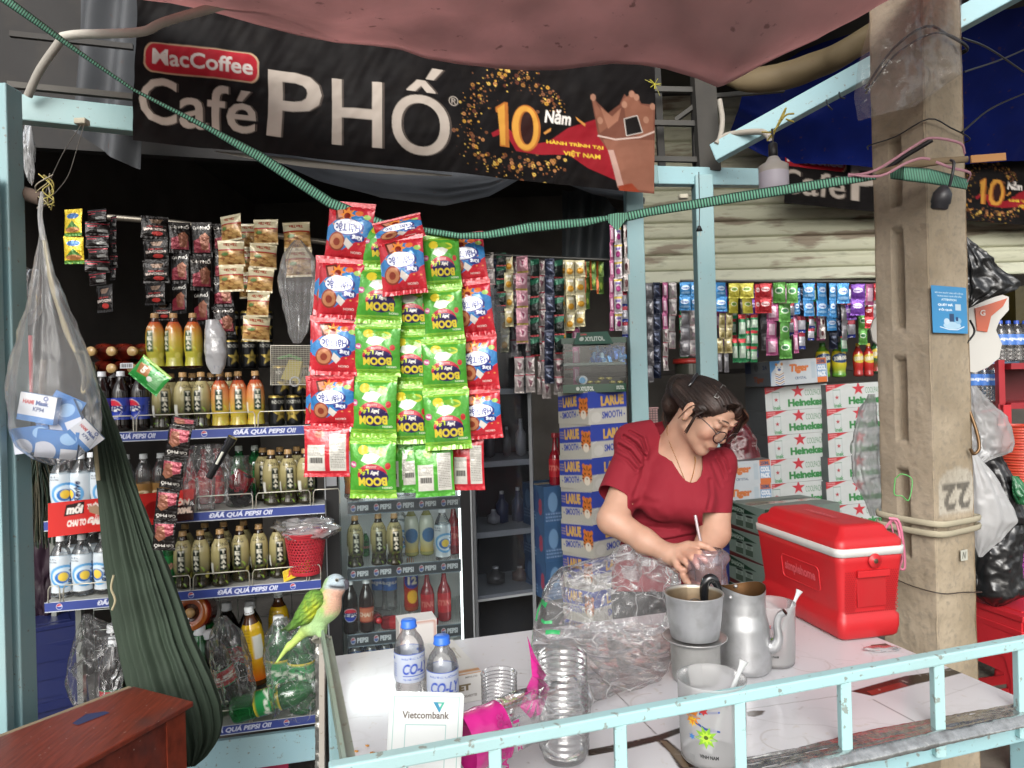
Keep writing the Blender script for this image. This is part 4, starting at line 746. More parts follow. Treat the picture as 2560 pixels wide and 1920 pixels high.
# ---------------------------------------------------------------- packets and sachets
def pillow(w, h, dep, cv, back='888888', crimp=.08, seed=0, wr=.0):
    r, c = cv.a.shape[:2]; u = np.linspace(0, 1, c)[None]; v = np.linspace(0, 1, r)[:, None]
    def prof(u, v): q = np.clip((v - crimp) / (1 - 2 * crimp), 0, 1); return np.sin(np.pi * np.clip(u, .0, 1)) ** .7 * np.sin(np.pi * q) ** .6
    pr = prof(u, v); ed = np.minimum(v, 1 - v); pin = 1 - .05 * np.sin(np.pi * np.clip(v, 0, 1)) ** .5
    X = (u - .5) * w * pin; Z = -v * h + 0 * u; P0 = np.stack([X, 0 * pr, Z], -1)
    wrk = wr * (np.sin(u * 34 + 3 * fbm(P0 / h * 1.5, 1.5, seed)) * np.exp(-ed * 9) + .8 * ridge(P0 / h, 2.4, seed)) * (pr > 0)
    b = B(); b.grid(np.stack([X, -dep * pr - wrk - .0003, Z], -1), cv, smooth=True)
    ub, vb = np.linspace(1, 0, 9)[None], np.linspace(0, 1, 11)[:, None]; pb = prof(ub, vb); b.grid(np.stack([(ub - .5) * w * (1 - .05 * np.sin(np.pi * vb) ** .5), dep * .8 * pb + .0003, -vb * h + 0 * ub], -1), back); return b
PM = {}
def packet_mesh(kind, w, h, dep, cv, mat_, back='888888', **k):
    if kind not in PM:
        o = pillow(w, h, dep, cv, back, **k).build('packet', mat_); PM[kind] = (o.data, w, h); bpy.data.objects.remove(o)
    return PM[kind]
def put_packet(name, kind, parent, p, wpx, hpx, d, tilt=0, yaw=0, lean=0, label=None):
    me, w, h = PM[kind]; o = bpy.data.objects.new(name, me); COL.objects.link(o); o.parent = parent
    sx, sz = wpx * d / F / w, hpx * d / F / h; o.location = Vector(p) - (parent.location if parent else Vector()); o.rotation_euler = Euler((lean, tilt, yaw)); o.scale = (sx, (sx + sz) / 2, sz)
    if label: o['label'] = label
    return o
# large snack packets
c = Cv(20, 24, '2f78b4', 5); c.rect(0, 0, 20, 3.6, 'b82430'); c.poly([(0, 15.5), (8, 19.5), (20, 12.5), (20, 24), (0, 24)], 'c02430'); c.poly([(0, 0), (11, 3), (0, 11)], 'b82430'); c.poly([(20, 2), (13, 4), (20, 8)], 'c03040')
c.poly([(3, 3), (8, 2.2), (9.5, 7), (4.5, 8)], '5a241c'); c.poly([(4, 3.6), (6.5, 3.2), (7.5, 6.6), (5.4, 7)], 'c88a70'); c.poly(star(9.2, 5.6, 3.6, .5, 8), 'e08a3c'); c.ell(9.2, 6, 1.4, 1.3, '7a2414'); c.ell(14, 4.6, 1.7, 1.1, 'd8743c'); c.ell(17.4, 5.8, 1.5, 1, '9cc060')
for q in range(10): c.ell(random.Random(q).uniform(1, 19), random.Random(q + 50).uniform(7, 17), .5, .35, 'd88a4c')
c.ell(10.2, 10.4, 6.8, 3.4, '26307c'); c.ell(9.8, 10.2, 6.2, 3.0, 'dfe2ea'); c.text('Hải Tặc', 4.6, 8.3, 15.6, 12.4, '26307c', .03, -.1, flip=True)
c.ell(14.6, 14.3, 3.0, 1.7, '26307c'); c.text('King', 12.6, 13.2, 16.6, 15.3, 'dfe2ea', .05, flip=True); c.text('ORION', 12, 19.6, 16.5, 20.5, 'e0c8c0', .03, flip=True)
c.ell(5.6, 16.2, 3.9, 3.7, '8a3c2c'); c.ell(5.6, 16.2, 3.2, 3.0, 'b87a54'); c.ell(5.6, 16.4, 1.6, 1.5, '8a3c2c'); c.poly([(10, 14.5), (13, 17), (11, 19), (9, 17)], 'd8d0c8'); c.rect(0, 21.8, 20, 24, 'b81e2c')
for i in range(60): c.rect(i / 3, 23.7, i / 3 + .16, 24, '981824')
for q in range(3): packet_mesh('pirate' + '12'[:q], .13, .155, .019 + .003 * q, c, FOIL, 'b02430', wr=.0018 + .0006 * q, seed=1 + 4 * q)
c = Cv(20, 24, '4a9a30', 5); c.rect(0, 0, 20, 2.8, '86b83c'); c.rect(0, 20.6, 20, 24, '86b83c')
for y in (.9, 1.9, 21.4, 22.4): c.line([(x, y + .25 * math.sin(x * 1.7)) for x in np.linspace(0, 20, 50)], .3, '5ca832')
c.ell(6.5, 5.0, 2.4, 1.8, 'c8b830'); c.ell(13.5, 5.8, 2.8, 1.6, 'b8c038'); c.poly([(8, 4.5), (12, 4), (16, 6), (12, 7)], '6aa030'); c.poly([(5.5, 9), (7, 6.6), (11, 6.3), (14, 7.5), (12, 9.6), (9, 10.4)], 'd4d8cc')
c.ell(10.4, 14.6, 6.4, 4.4, 'b02438'); c.ell(11, 15.8, 6.2, 3.6, '2c2050'); c.text('BOOM', 4.4, 15.4, 16.6, 18.8, 'd8c23c', .05, flip=True); c.text('Lắk', 4.2, 12.2, 9.2, 14.6, 'b8c83c', .05, flip=True); c.text('Jelly', 9.8, 12.8, 13.6, 14.6, 'e0dcd4', .05, flip=True); c.scrib(8, 10.9, 12.5, 12, 2, 'e8d8d0')
c.ell(2, 10.6, 1.5, 1.3, 'b8487c'); c.text('30g', 1, 10, 3, 11.2, 'e8e0e0', .04, flip=True); c.ell(17, 11.2, 1.1, 1.3, 'b83030'); c.text('ORION', 14.5, 19.2, 18.5, 20, 'dce4c8', .03, flip=True)
for q in range(3): packet_mesh('jelly' + '12'[:q], .13, .155, .020 + .003 * q, c, FOIL, '86b83c', wr=.0018 + .0006 * q, seed=2 + 3 * q)
def backcv(bgc, tc='c9c6bd'):
    c = Cv(20, 24, bgc, 4); c.rect(1.5, 9, 9.4, 21, tc); c.scrib(2, 10, 9, 14, 6, '55534e'); c.rect(11.6, 4, 18.6, 21, tc); c.scrib(12, 4.6, 18.2, 20, 20, '55534e')
    for i in range(16): c.rect(2.6 + i * .38, 14.8, 2.8 + i * .38 + .1 * (i % 3), 17.4, '2a2826')
    c.ell(7, 4, 2.2, 1.8, 'a05038' if bgc[0] == 'b' else '8ab040'); return c
packet_mesh('pirate_back', .13, .155, .012, backcv('b82430'), FOIL, 'b02430', wr=.001, seed=1); packet_mesh('jelly_back', .13, .155, .012, backcv('4a9a30'), FOIL, '4a9a30', wr=.001, seed=2)
def snack_strip(label, kind, segs, d, group='snack packet strips hanging on the green strap'):
    u0, v0 = segs[0][0], segs[0][1]; root = thing('snack_strip', label, 'snack strip', W(u0, v0, d), group=group)
    for s in segs:
        u, v, wpx, hpx, tilt = s[:5]; kd = s[5] if len(s) > 5 else kind; dd = d + (s[6] if len(s) > 6 else 0)
        kd += '12'[:random.randrange(3)] if 'back' not in kd else ''; put_packet('snack_packet', kd, root, W(u, v, dd), wpx, hpx, dd, tilt, random.uniform(-.12, .12), random.uniform(-.03, .03))
    return root
snack_strip('red pirate snack packet strip hanging leftmost on the green strap', 'pirate', [(882, 506, 122, 150, .14), (856, 648, 118, 150, .07), (840, 795, 116, 144, .06), (830, 936, 116, 132, .02), (817, 1064, 116, 128, .02, 'pirate_back')], 1.90)
snack_strip('second red strip glimpsed behind the leftmost red snack strip', 'pirate', [(838, 640, 100, 150, .08), (826, 790, 100, 140, .05), (812, 940, 100, 120, .03)], 1.94)
snack_strip('short red pirate snack strip folded over the strap in the middle', 'pirate', [(990, 545, 125, 60, -.22), (1000, 590, 116, 148, -.07)], 1.87)
snack_strip('green jelly snack strip hanging left of centre down to the fridge', 'jelly', [(962, 556, 112, 112, .02), (952, 664, 116, 146, .06), (944, 806, 120, 136, .04), (936, 938, 120, 156, .04), (932, 1092, 122, 154, .02)], 1.90)
snack_strip('green jelly snack strip half hidden in the middle of the bunch', 'jelly', [(1025, 706, 112, 126, 0), (1024, 828, 112, 134, 0), (1022, 960, 112, 150, 0)], 1.93)
snack_strip('green jelly snack strip hanging right of centre', 'jelly', [(1098, 586, 98, 134, -.05), (1104, 716, 102, 134, -.04), (1108, 846, 114, 132, -.02), (1114, 974, 118, 150, -.03)], 1.91)
snack_strip('red pirate snack strip hanging rightmost on the green strap', 'pirate', [(1152, 583, 112, 124, -.10), (1172, 703, 108, 138, -.08), (1190, 838, 104, 138, -.04), (1196, 974, 108, 124, -.05)], 1.95)
snack_strip('green packets turned backwards below the middle of the bunch', 'jelly_back', [(1000, 1104, 90, 128, .02), (1035, 1108, 80, 116, -.05)], 1.96)
snack_strip('green packet turned backwards with white label right of the lowest jelly packet', 'jelly_back', [(1083, 1112, 100, 130, -.02)], 1.93)
snack_strip('red packet turned backwards at the lower right of the bunch', 'pirate_back', [(1168, 1092, 84, 134, 0)], 1.97)
# small sachets, by kind: size in metres, ground, marks
def sc(bgc, marks, w=10, h=15, k=2.2): c = Cv(w, h, bgc, k); marks(c); return c
def mk_pho(c): c.text('Café', .8, 1.7, 3.9, 3.1, 'c8c4bc', .0); c.text('PHỐ', 4.4, 1, 9.2, 3.2, 'e0dcd4', .03); c.poly([(1, 8), (5, 6.5), (9, 9), (9, 13), (1, 13)], '7c2c38'); c.poly([(4, 6.2), (9, 6.2), (8.2, 12), (5, 12)], '7a4a38'); c.poly([(4.4, 6), (7, 4.6), (9, 6.6)], '8a5a44')
def mk_nes(c): c.text('NESCAFÉ', 1, 8.2, 9, 10, 'c8b8b0', .04, flip=True); c.text('CAFÉ VIỆT', 2, 6.4, 8, 7.8, '9c2c2c', .04, flip=True); c.ell(6, 11.6, 2, 1.4, 'b03430'); c.poly([(3, 2.5), (8, 2), (7, 5), (4, 5)], '6a5444')
SK = {'pho': (.07, .10, '120d0c', mk_pho, 5), 'nescafe': (.075, .075, '120d0c', mk_nes, 4.4),
      'coffee_mix': (.05, .055, '17100f', lambda c: (c.rect(0, 2, 10, 3, '8c2430'), c.rect(1, 5, 5, 6, 'a83a44'), c.rect(5, 9, 9, 12, '8a8a88')), 2),
      'broth': (.065, .085, 'c4a81c', lambda c: (c.ell(5, 4, 3.4, 1.6, '2c5a8c'), c.poly([(1, 11), (5, 6.5), (9, 11)], '3c6a28'), c.ell(5, 11.5, 4, 1.4, 'a06a3c'), c.rect(0, 13, 10, 15, '4a7a2c')), 3),
      'peanut': (.085, .115, 'b08a50', lambda c: (c.rect(0, 0, 10, 5.4, 'c9bf9c'), c.text('TânTân', 2.4, 1.6, 7.6, 3.6, '9c3c24', .05, flip=True), c.rect(0, 5.2, 10, 6, 'a02c24'), [c.ell(random.Random(i).uniform(0, 10), random.Random(i + 9).uniform(6.5, 13.5), .9, .7, random.choice(['c89a5c', '8a5a30', 'd0a868'])) for i in range(40)], c.ell(3, 8, 1.4, 1, '5a7a3c'), c.rect(0, 13.8, 10, 15, 'c9bf9c')), 4),
      'silver': (.04, .065, 'a09a98', lambda c: (c.rect(2, 3, 8, 5, '7a7474'), c.ell(5, 9, 2, 2, '8c7c84'), c.rect(0, 13.8, 10, 14.6, '6c2c3c')), 2), 'silver_red': (.04, .065, 'a49c9a', lambda c: (c.rect(0, 0, 10, 1.3, '8c2438'), c.poly([(3, 4), (8, 6), (5, 11)], '6c4450')), 2),
      'cream_yellow': (.04, .065, 'b8b08c', lambda c: (c.ell(5, 9.5, 3.4, 2.6, 'c08c24'), c.rect(2, 2, 8, 4, 'd8d4c4')), 2), 'black_green': (.04, .065, '15201c', lambda c: (c.poly([(0, 2), (10, 0), (10, 4), (0, 6)], '1f5c44'), c.rect(3, 6, 7, 11, '0e1210'), c.rect(0, 13.5, 10, 15, '8c2c30')), 2),
      'pink': (.045, .07, 'b0808c', lambda c: (c.ell(5.5, 6, 2.8, 3, 'c8a8b0'), c.poly([(4, 3), (7, 5), (5.5, 9)], '8c3c5c'), c.rect(0, 12.5, 10, 14, 'a8984c')), 2.4), 'navy': (.04, .065, '22283c', lambda c: (c.rect(2, 3, 8, 5, '5a6278'), c.line([(2, 7), (8, 11)], .8, '6a7490')), 2),
      'magenta': (.04, .065, 'bcb4b8', lambda c: (c.ell(5, 9, 3, 2.6, '8c2468'), c.rect(0, 1, 10, 2.6, 'b8a03c'), c.rect(2, 3.5, 8, 5.5, '6a5a90')), 2.4), 'purple': (.04, .065, '5c2a60', lambda c: (c.ell(5, 7, 3.4, 2.4, 'c0a8c8'), c.text('Comfort', 2, 6, 8, 8, '4a2a80', .03)), 2.4),
      'brown_white': (.04, .065, 'b4aca8', lambda c: (c.ell(5, 8, 2.6, 3.4, '4a2024'),), 2), 'green_orange': (.045, .075, '4c6a2c', lambda c: (c.rect(0, 0, 3, 15, 'b05a2c'), c.ell(6, 8, 2, 3, '8aa040')), 2),
      'sky': (.07, .08, '3f86c0', lambda c: (c.ell(5, 6, 3.6, 2.4, 'c8d8e8'), c.text('Comfort', 2, 5, 8, 7.2, '2c4c98', .04), c.ell(5, 11, 4, 1.2, '88b4dc')), 2.6), 'lime': (.07, .08, 'b0a83c', lambda c: (c.ell(5, 6, 3.2, 2.2, 'd0d0a8'), c.ell(5, 6, 2.4, 1.5, '6a8a3c')), 2.4),
      'red': (.07, .08, 'a8242c', lambda c: (c.ell(5, 6, 3.4, 2.3, 'd0b0b0'), c.text('Comfort', 2.2, 5.2, 7.8, 7, '8c1c2c', .04)), 2.4), 'leaf': (.07, .08, '5c9a48', lambda c: (c.ell(5, 6, 3.4, 2.3, 'c8d8c0'), c.ell(5, 6, 2.6, 1.6, '3c7a4c')), 2.4),
      'violet': (.07, .08, '6c3c98', lambda c: (c.ell(5, 6, 3.4, 2.3, 'c8b8d8'), c.text('Comfort', 2.2, 5.2, 7.8, 7, '4c2c80', .04)), 2.4), 'gold': (.04, .065, 'a89c70', lambda c: (c.rect(2, 3, 8, 5, 'd0c8a8'), c.rect(3, 8, 7, 13, '8a7c48')), 2), 'herb': (.045, .07, '2c7a4c', lambda c: (c.rect(1, 5, 9, 12, 'b8c8b8'), c.rect(0, 0, 10, 3, 'b83038')), 2),
      'rose': (.05, .075, 'a85880', lambda c: (c.rect(2, 3, 8, 12, 'c8a8b8'),), 2), 'shade': (.045, .065, '6e6c70', lambda c: (c.rect(2, 3, 8, 6, '9a9a9c'),), 2), 'blue_red': (.045, .065, 'b0b0b8', lambda c: (c.rect(0, 0, 10, 4, '9c3040'), c.rect(0, 12, 10, 15, '2c3c8c')), 2)}
def sach(kind):
    if kind not in PM: w, h, bgc, mk, k = SK[kind]; packet_mesh(kind, w, h, .006 if kind != 'peanut' else .018, sc(bgc, mk, k=k), SACH if kind != 'peanut' else FOIL, bgc, crimp=.1, wr=.0006, seed=len(kind))
    return PM[kind]
def sstrip(kind, u, v0, v1, wpx, hpx, d, label, group, drift=0, first=None):
    sach(kind); n = max(1, int(round((v1 - v0) / hpx))); hh = (v1 - v0) / n
    root = thing('sachet_strip', label, 'sachet strip', W(u, v0, d), group=group); ph = random.uniform(0, 6)
    for i in range(n):
        uu = u + drift * i / max(1, n - 1) + random.uniform(-1, 1); put_packet('sachet', kind, root, W(uu, v0 + i * hh, d), wpx * random.uniform(.96, 1.03), hh * 1.02, d, -drift / (v1 - v0 + 1) + random.uniform(-.03, .03), random.uniform(-.45, .45), random.uniform(-.08, .08))
    return root
G1 = 'sachet strips hanging over the drinks rack'
rod = B().tube([W(270, 543, 2.62), W(430, 556, 2.66), W(860, 612, 2.8)], .011, 14, '8f887c').build('steel_rod', STEEL, label='steel rod carrying the coffee and peanut strips over the drinks rack', cat='rod')
for kind, u, v0, v1, w, h, d, l in [('broth', 184, 523, 658, 50, 66, 2.5, 'short yellow stock sachet pair hanging at the far left'), ('coffee_mix', 243, 524, 712, 56, 30, 2.5, 'black and red coffee sachet strip hung next to the yellow sachets'), ('coffee_mix', 283, 540, 700, 20, 30, 2.54, 'thin edge-on black strip beside the black and red coffee strip'),
    ('nescafe', 262, 712, 780, 56, 66, 2.5, 'single coffee sachet dangling below the black and red strip'), ('nescafe', 388, 541, 762, 62, 58, 2.6, 'black coffee strip with upside down lettering right of the bare rod'), ('nescafe', 405, 755, 800, 48, 46, 2.63, 'coffee sachet peeping out above the yellow tea bottles'),
    ('pho', 449, 556, 784, 52, 74, 2.62, 'black café sachet strip, leftmost of the three with white lettering'), ('pho', 503, 556, 810, 52, 74, 2.63, 'black café sachet strip, middle of the three with white lettering'), ('pho', 558, 560, 836, 54, 69, 2.66, 'black café sachet strip, rightmost of the three with white lettering'),
    ('peanut', 576, 538, 728, 66, 62, 2.55, 'peanut packet strip, leftmost and shortest of the peanut strips'), ('peanut', 622, 560, 745, 54, 60, 2.7, 'peanut packet strip half hidden between two others'), ('peanut', 664, 549, 852, 66, 61, 2.55, 'longest peanut packet strip hanging down to the cans'), ('peanut', 740, 556, 692, 66, 66, 2.6, 'peanut packet strip next to the red snack packets')]:
    sstrip(kind, u, v0, v1, w, h, d, l, G1, drift={664: -22, 740: 6, 576: 2}.get(u, 0))
# bent café strip in front of the hammock
sach('pho'); root = thing('sachet_strip', 'black café sachet strip hung upside down in front of the hammock', 'sachet strip', W(452, 1046, 1.95))
for u, v, wd, hh, tl in ((462, 1044, 62, 26, .2), (452, 1064, 60, 80, .16), (435, 1144, 58, 78, .16), (421, 1222, 58, 80, .12), (412, 1300, 58, 76, .06)):
    o = put_packet('sachet', 'pho', root, W(u, v, 1.95), wd, hh, 1.95, tl, random.uniform(-.15, .15)); o.rotation_euler.y += math.pi; o.location += Vector((-math.sin(tl), 0, -math.cos(tl))) * hh * 1.95 / F
c = Cv(14, 10, '2c8c3c', 5); c.rect(0, 0, 14, 1.2, '8ab04c'); c.poly([(1, 3), (6, 2), (7, 6), (2, 7)], 'a06a3c'); c.text('5', 3, 3, 5, 6, 'e8e0d0', .06); c.ell(8, 6, 1.2, 1, 'd8dcd4'); c.scrib(8.5, 2, 12.5, 8.5, 8, 'b8d0b0')
packet_mesh('greenpack', .15, .08, .01, c, FOIL, '2c8c3c', wr=.001); root = thing('noodle_packet', 'green packet hanging askew in front of the gold tea bottles', 'packet', W(412, 948, 2.2)); o = put_packet('packet', 'greenpack', root, W(395, 915, 2.2), 92, 62, 2.2, -.72); o.rotation_euler = (0, .72, 0)
# centre sachets
G2 = 'small sachet strips hanging in the middle of the stall'
CS = [('silver', 1222, 632, 832, 28, 41, 3.0, 'grey sachet strip right beside the red snack packets'), ('black_green', 1252, 632, 765, 25, 34, 3.0, 'short black sachet strip second from the red snack packets'), ('cream_yellow', 1272, 637, 816, 23, 45, 3.0, 'pale yellow sachet strip between the black strip and the pink strip'), ('cream_yellow', 1262, 782, 880, 24, 46, 3.04, 'low hanging pale yellow sachet strip'), ('silver_red', 1286, 642, 890, 20, 42, 3.03, 'narrow silver and red strip left of the pink strip'),
      ('pink', 1304, 640, 858, 30, 44, 2.98, 'pink sachet strip with golden seams'), ('silver', 1322, 642, 880, 18, 44, 3.04, 'narrow silver strip right of the pink strip'), ('black_green', 1336, 646, 890, 24, 49, 2.99, 'black and green strip directly right of the pink one'), ('silver_red', 1354, 645, 985, 21, 40, 3.02, 'long silver and red strip between two dark strips'), ('navy', 1373, 646, 958, 26, 42, 2.97, 'navy blue sachet strip reaching low'), ('black_green', 1397, 648, 884, 26, 47, 2.99, 'second black and green strip right of the navy strip'),
      ('cream_yellow', 1408, 650, 856, 14, 42, 3.05, 'narrow cream strip edge on'), ('cream_yellow', 1425, 650, 826, 25, 44, 3.0, 'cream and yellow strip above the display case'), ('cream_yellow', 1450, 650, 816, 26, 42, 3.0, 'cream and yellow strip farthest right above the display case'), ('green_orange', 1467, 654, 772, 16, 40, 3.05, 'narrow orange edged strip beside the cream strips'), ('green_orange', 1483, 647, 724, 18, 38, 3.02, 'short orange and green strip, left of the two'), ('green_orange', 1500, 650, 735, 20, 42, 3.02, 'short orange and green strip, right of the two'),
      ('silver_red', 1297, 892, 982, 24, 44, 2.98, 'low silver sachet pair, left of the two'), ('silver_red', 1326, 890, 980, 24, 44, 2.98, 'low silver sachet pair, right of the two'), ('silver_red', 1366, 852, 996, 24, 46, 2.99, 'low silver sachet strip ending above the dark cabinet'), ('silver_red', 1394, 852, 986, 22, 44, 3.0, 'low silver sachet strip beside the display case'),
      ('rose', 1529, 562, 826, 11, 44, 2.9, 'thin purple edged strip hanging from the strap knot'), ('magenta', 1545, 566, 826, 20, 43, 2.88, 'white strip with magenta flowers beside the blue post'), ('brown_white', 1566, 562, 727, 16, 40, 2.92, 'white strip with brown drops half behind the blue post'), ('blue_red', 1563, 728, 842, 16, 40, 2.95, 'blue white strip under the brown drops strip'), ('rose', 1440, 822, 960, 18, 44, 3.1, 'rose strip seen through the display case')]
for k in CS: sstrip(*k, G2)
G3 = 'sachet strips hanging under the roller shutter'; D3 = 4.15
R3 = [('sky', 1712, 705, 775, 30, 35), ('sky', 1735, 705, 775, 18, 35), ('sky', 1802, 706, 778, 32, 36), ('lime', 1835, 708, 782, 29, 37), ('lime', 1867, 708, 783, 34, 37), ('red', 1893, 710, 783, 16, 36), ('red', 1914, 708, 782, 30, 37), ('leaf', 1949, 706, 756, 31, 48), ('leaf', 1981, 708, 757, 28, 46), ('sky', 1992, 720, 785, 14, 36), ('sky', 2021, 708, 790, 29, 36), ('sky', 2055, 708, 790, 30, 40), ('sky', 2082, 708, 790, 18, 36), ('sky', 2106, 708, 758, 30, 48), ('violet', 2145, 710, 788, 34, 38), ('rose', 2176, 710, 762, 26, 40), ('red', 2192, 708, 750, 14, 40),
      ('shade', 1712, 776, 890, 26, 38), ('silver', 1733, 776, 888, 24, 36), ('gold', 1806, 782, 846, 19, 33), ('gold', 1824, 782, 846, 18, 33), ('gold', 1798, 846, 882, 20, 33), ('gold', 1820, 846, 882, 20, 33), ('shade', 1797, 884, 928, 14, 36), ('shade', 1815, 884, 930, 14, 36), ('herb', 1855, 786, 905, 19, 54), ('herb', 1871, 788, 903, 13, 40), ('herb', 1886, 786, 905, 19, 40), ('herb', 1837, 846, 905, 14, 40), ('rose', 1930, 758, 888, 29, 44), ('leaf', 1962, 758, 896, 31, 40), ('rose', 1988, 788, 882, 12, 40), ('blue_red', 2004, 790, 872, 20, 40), ('blue_red', 2028, 790, 850, 17, 40), ('brown_white', 2055, 790, 846, 14, 28), ('sky', 2079, 762, 826, 30, 32),
      ('shade', 2110, 762, 850, 20, 44), ('violet', 2125, 762, 798, 28, 34), ('red', 2172, 766, 820, 22, 28), ('navy', 2098, 760, 840, 12, 40)]
CN = {'sky': 'light blue', 'lime': 'yellow green', 'red': 'red', 'leaf': 'leaf green', 'violet': 'violet', 'rose': 'rose', 'shade': 'dull grey', 'silver': 'silver', 'gold': 'golden', 'herb': 'green white', 'blue_red': 'blue and red', 'brown_white': 'white and brown', 'navy': 'dark blue'}
cc_ = {}
for k, u, v0, v1, w, h in R3:
    lo_ = v0 > 757; cc_[(k, lo_)] = cc_.get((k, lo_), -1) + 1; tot = sum(1 for q in R3 if q[0] == k and (q[2] > 757) == lo_)
    nm = f'{CN[k]} strip, ' + (f'{ORD[cc_[(k, lo_)]]} of its colour from left, ' if tot > 1 else 'only one of its colour, ') + ('lower row under shutter' if lo_ else 'top row under shutter')
    sstrip(k, u, v0, v1, w, h, D3 + (.06 if lo_ else 0) + random.uniform(-.02, .02), nm, G3)
for i, (k, u, v0, v1, w, h, l) in enumerate([('shade', 1622, 708, 955, 24, 40, 'long dark grey sachet strip just right of the blue post'), ('navy', 1641, 706, 945, 22, 42, 'dark blue silvery sachet strip between the two blue posts'), ('rose', 1662, 706, 822, 13, 44, 'slim purple strip between the two blue posts'), ('silver_red', 1663, 820, 926, 15, 36, 'low silver strip below the slim purple strip'), ('silver', 1681, 706, 872, 20, 42, 'plain grey strip left of the light blue sachets')]):
    sstrip(k, u, v0, v1, w, h, 3.9, l, 'sachet strips between the two blue posts')
for i in range(13):
    u = 1216 + i * 19 + random.uniform(-4, 4); k = random.choice(['silver', 'silver_red', 'black_green', 'cream_yellow', 'navy', 'pink', 'brown_white']); sstrip(k, u, 646, random.uniform(800, 930), 22, 43, 3.16, f'dim sachet strip, {ORD[i]} from left in the back layer of the middle sachets', 'back layer of middle sachet strips')
for i in range(20):
    u = 1712 + i * 24.5 + random.uniform(-5, 5); k = random.choice(['shade', 'rose', 'leaf', 'gold', 'herb', 'blue_red', 'silver', 'navy', 'violet', 'sky']); sstrip(k, u, 712, random.uniform(800, 905), 22, 40, 4.42, f'dim sachet strip, {ORD[i]} from left in the back layer under the shutter', 'back layer of sachet strips under the shutter')
B().tube([W(1700, 702, 4.18), W(2210, 704, 4.18)], .008, 8, '6a6864').build('hanging_rail', STEEL, label='thin rail under the shutter from which the sachet strips hang', cat='rail')
B().tube([W(1205, 636, 3.0), W(1572, 652, 3.0)], .007, 8, '4a4a48').build('hanging_rail', STEEL, label='thin dark rail carrying the middle sachet strips', cat='rail')
# ================================================================ fridge
fl = lambda u, off=0.0: idp(u, 869, 2.7 + off, 1151, 2.80 + off)
fg = thing('drinks_fridge', 'black glass-fronted drinks fridge with lit shelves and logo strips', 'fridge', (0, 0, 0))
def FP(u, off, z): return RP(u, off, z, fl)
q = np.array((-math.sin(YAW), math.cos(YAW), 0)); ZT, ZB = 1.42, .30
def fpan(b, u0, u1, z0, z1, o0, o1, col):       # slab between two pixels on the fridge plane
    a, c_, d_, e_ = (np.array(FP(u, o, 0)) for u, o in ((u0, o0), (u1, o0), (u1, o1), (u0, o1))); V = [p + (0, 0, z) for z in (z0, z1) for p in (a, c_, d_, e_)]
    b.add(V, [(3, 2, 1, 0), (4, 5, 6, 7), (0, 1, 5, 4), (1, 2, 6, 5), (2, 3, 7, 6), (3, 0, 4, 7)], col); return b
fpan(B(), 829, 866, 0, ZT, -.015, .5, '101013').build('side_panel', SEMI, fg); fpan(B(), 1170, 1196, 0, ZT, -.015, .5, '101013').build('side_panel', SEMI, fg)
fpan(B(), 866, 1170, 0, ZB, -.01, .5, '141418').build('plinth', SEMI, fg); fpan(B(), 829, 1196, ZT, ZT + .12, -.015, .5, '15151a').build('header', SEMI, fg); fpan(B(), 866, 1170, ZB, ZT, .44, .5, 'd0d4d2').build('liner_back', SEMI, fg)
fpan(B(), 1193, 1197, 0, ZT, -.02, -.016, 'b8bcc0').build('chrome_edge', STEEL, fg); fpan(B(), 831, 834, 0, ZT, -.02, -.016, 'a8acb0').build('chrome_edge', STEEL, fg)
fpan(B(), 836, 862, 1.14, 1.30, -.03, -.016, '8a8d92').build('door_handle', SEMI, fg)
def emis(name, c, s):
    m, t, bs, out = nodes(name); bs.inputs['Base Color'].default_value = (*c, 1); bs.inputs['Emission Color'].default_value = (*c, 1); bs.inputs['Emission Strength'].default_value = s; return m
LED = emis('fridge_light', (.95, 1, 1), 2.2); FILL_LED = emis('added_fridge_fill', (.95, 1, 1), 22.0)
fpan(B(), 1163, 1168, ZB + .01, ZT - .01, .0, .012, 'ffffff').build('light_strip', LED, fg); fpan(B(), 880, 1150, ZT - .03, ZT - .01, .06, .12, 'ffffff').build('added_fill_tube', FILL_LED, fg)  # the tube under the header is unseen, added to brighten the shelves
fpan(B(), 866, 1168, ZB, ZT, -.012, -.010, 'ffffff').build('glass_door', GLASS, fg)
for zi, z in enumerate((1.057, .81, .56)):
    b = B()
    for i in range(60): u = 869 + i * 4.9; b.tube([FP(u, .01, z + .004), FP(u, .40, z + .004)], .0022, 4, 'd4d8d8', caps=False)
    for o_ in (.06, .2, .36): b.tube([FP(869, o_, z), FP(1158, o_, z)], .003, 4, 'd0d4d4', caps=False)
    s_ = b.build('wire_shelf', SEMI, fg); w_ = 18; c = Cv(w_, 1.6, '2b3138', 12); c.rect(0, 0, w_, .12, '8fa0ac'); c.rect(0, 1.48, w_, 1.6, '8fa0ac')
    for i in range(5): x = .9 + i * 3.55; c.ell(x, .8, .38, .4, 'c8ccd0'); c.poly(ngon(14, x, .8, .33)[7:], 'a83c4c'); c.poly(ngon(14, x, .8, .33)[:8], '3c5494'); c.text('PEPSI', x + .6, .5, x + 2.3, 1.1, 'c8ccd0', .04)
    b = B(); b.quadgrid(FP(869, -.002, z + .016), FP(1153, -.002, z + .016), FP(869, -.002, z - .034), FP(1153, -.002, z - .034), c); b.build('logo_strip', CARD, s_)
def frow(items, z, where):
    n = len(items)
    for i, (k, u, off) in enumerate(items): goods(k, FP(u, off, z + .008), f'{NMS[k]}, {ORD[i]} from the left on the {where}', None, rz=random.uniform(-.3, .3))
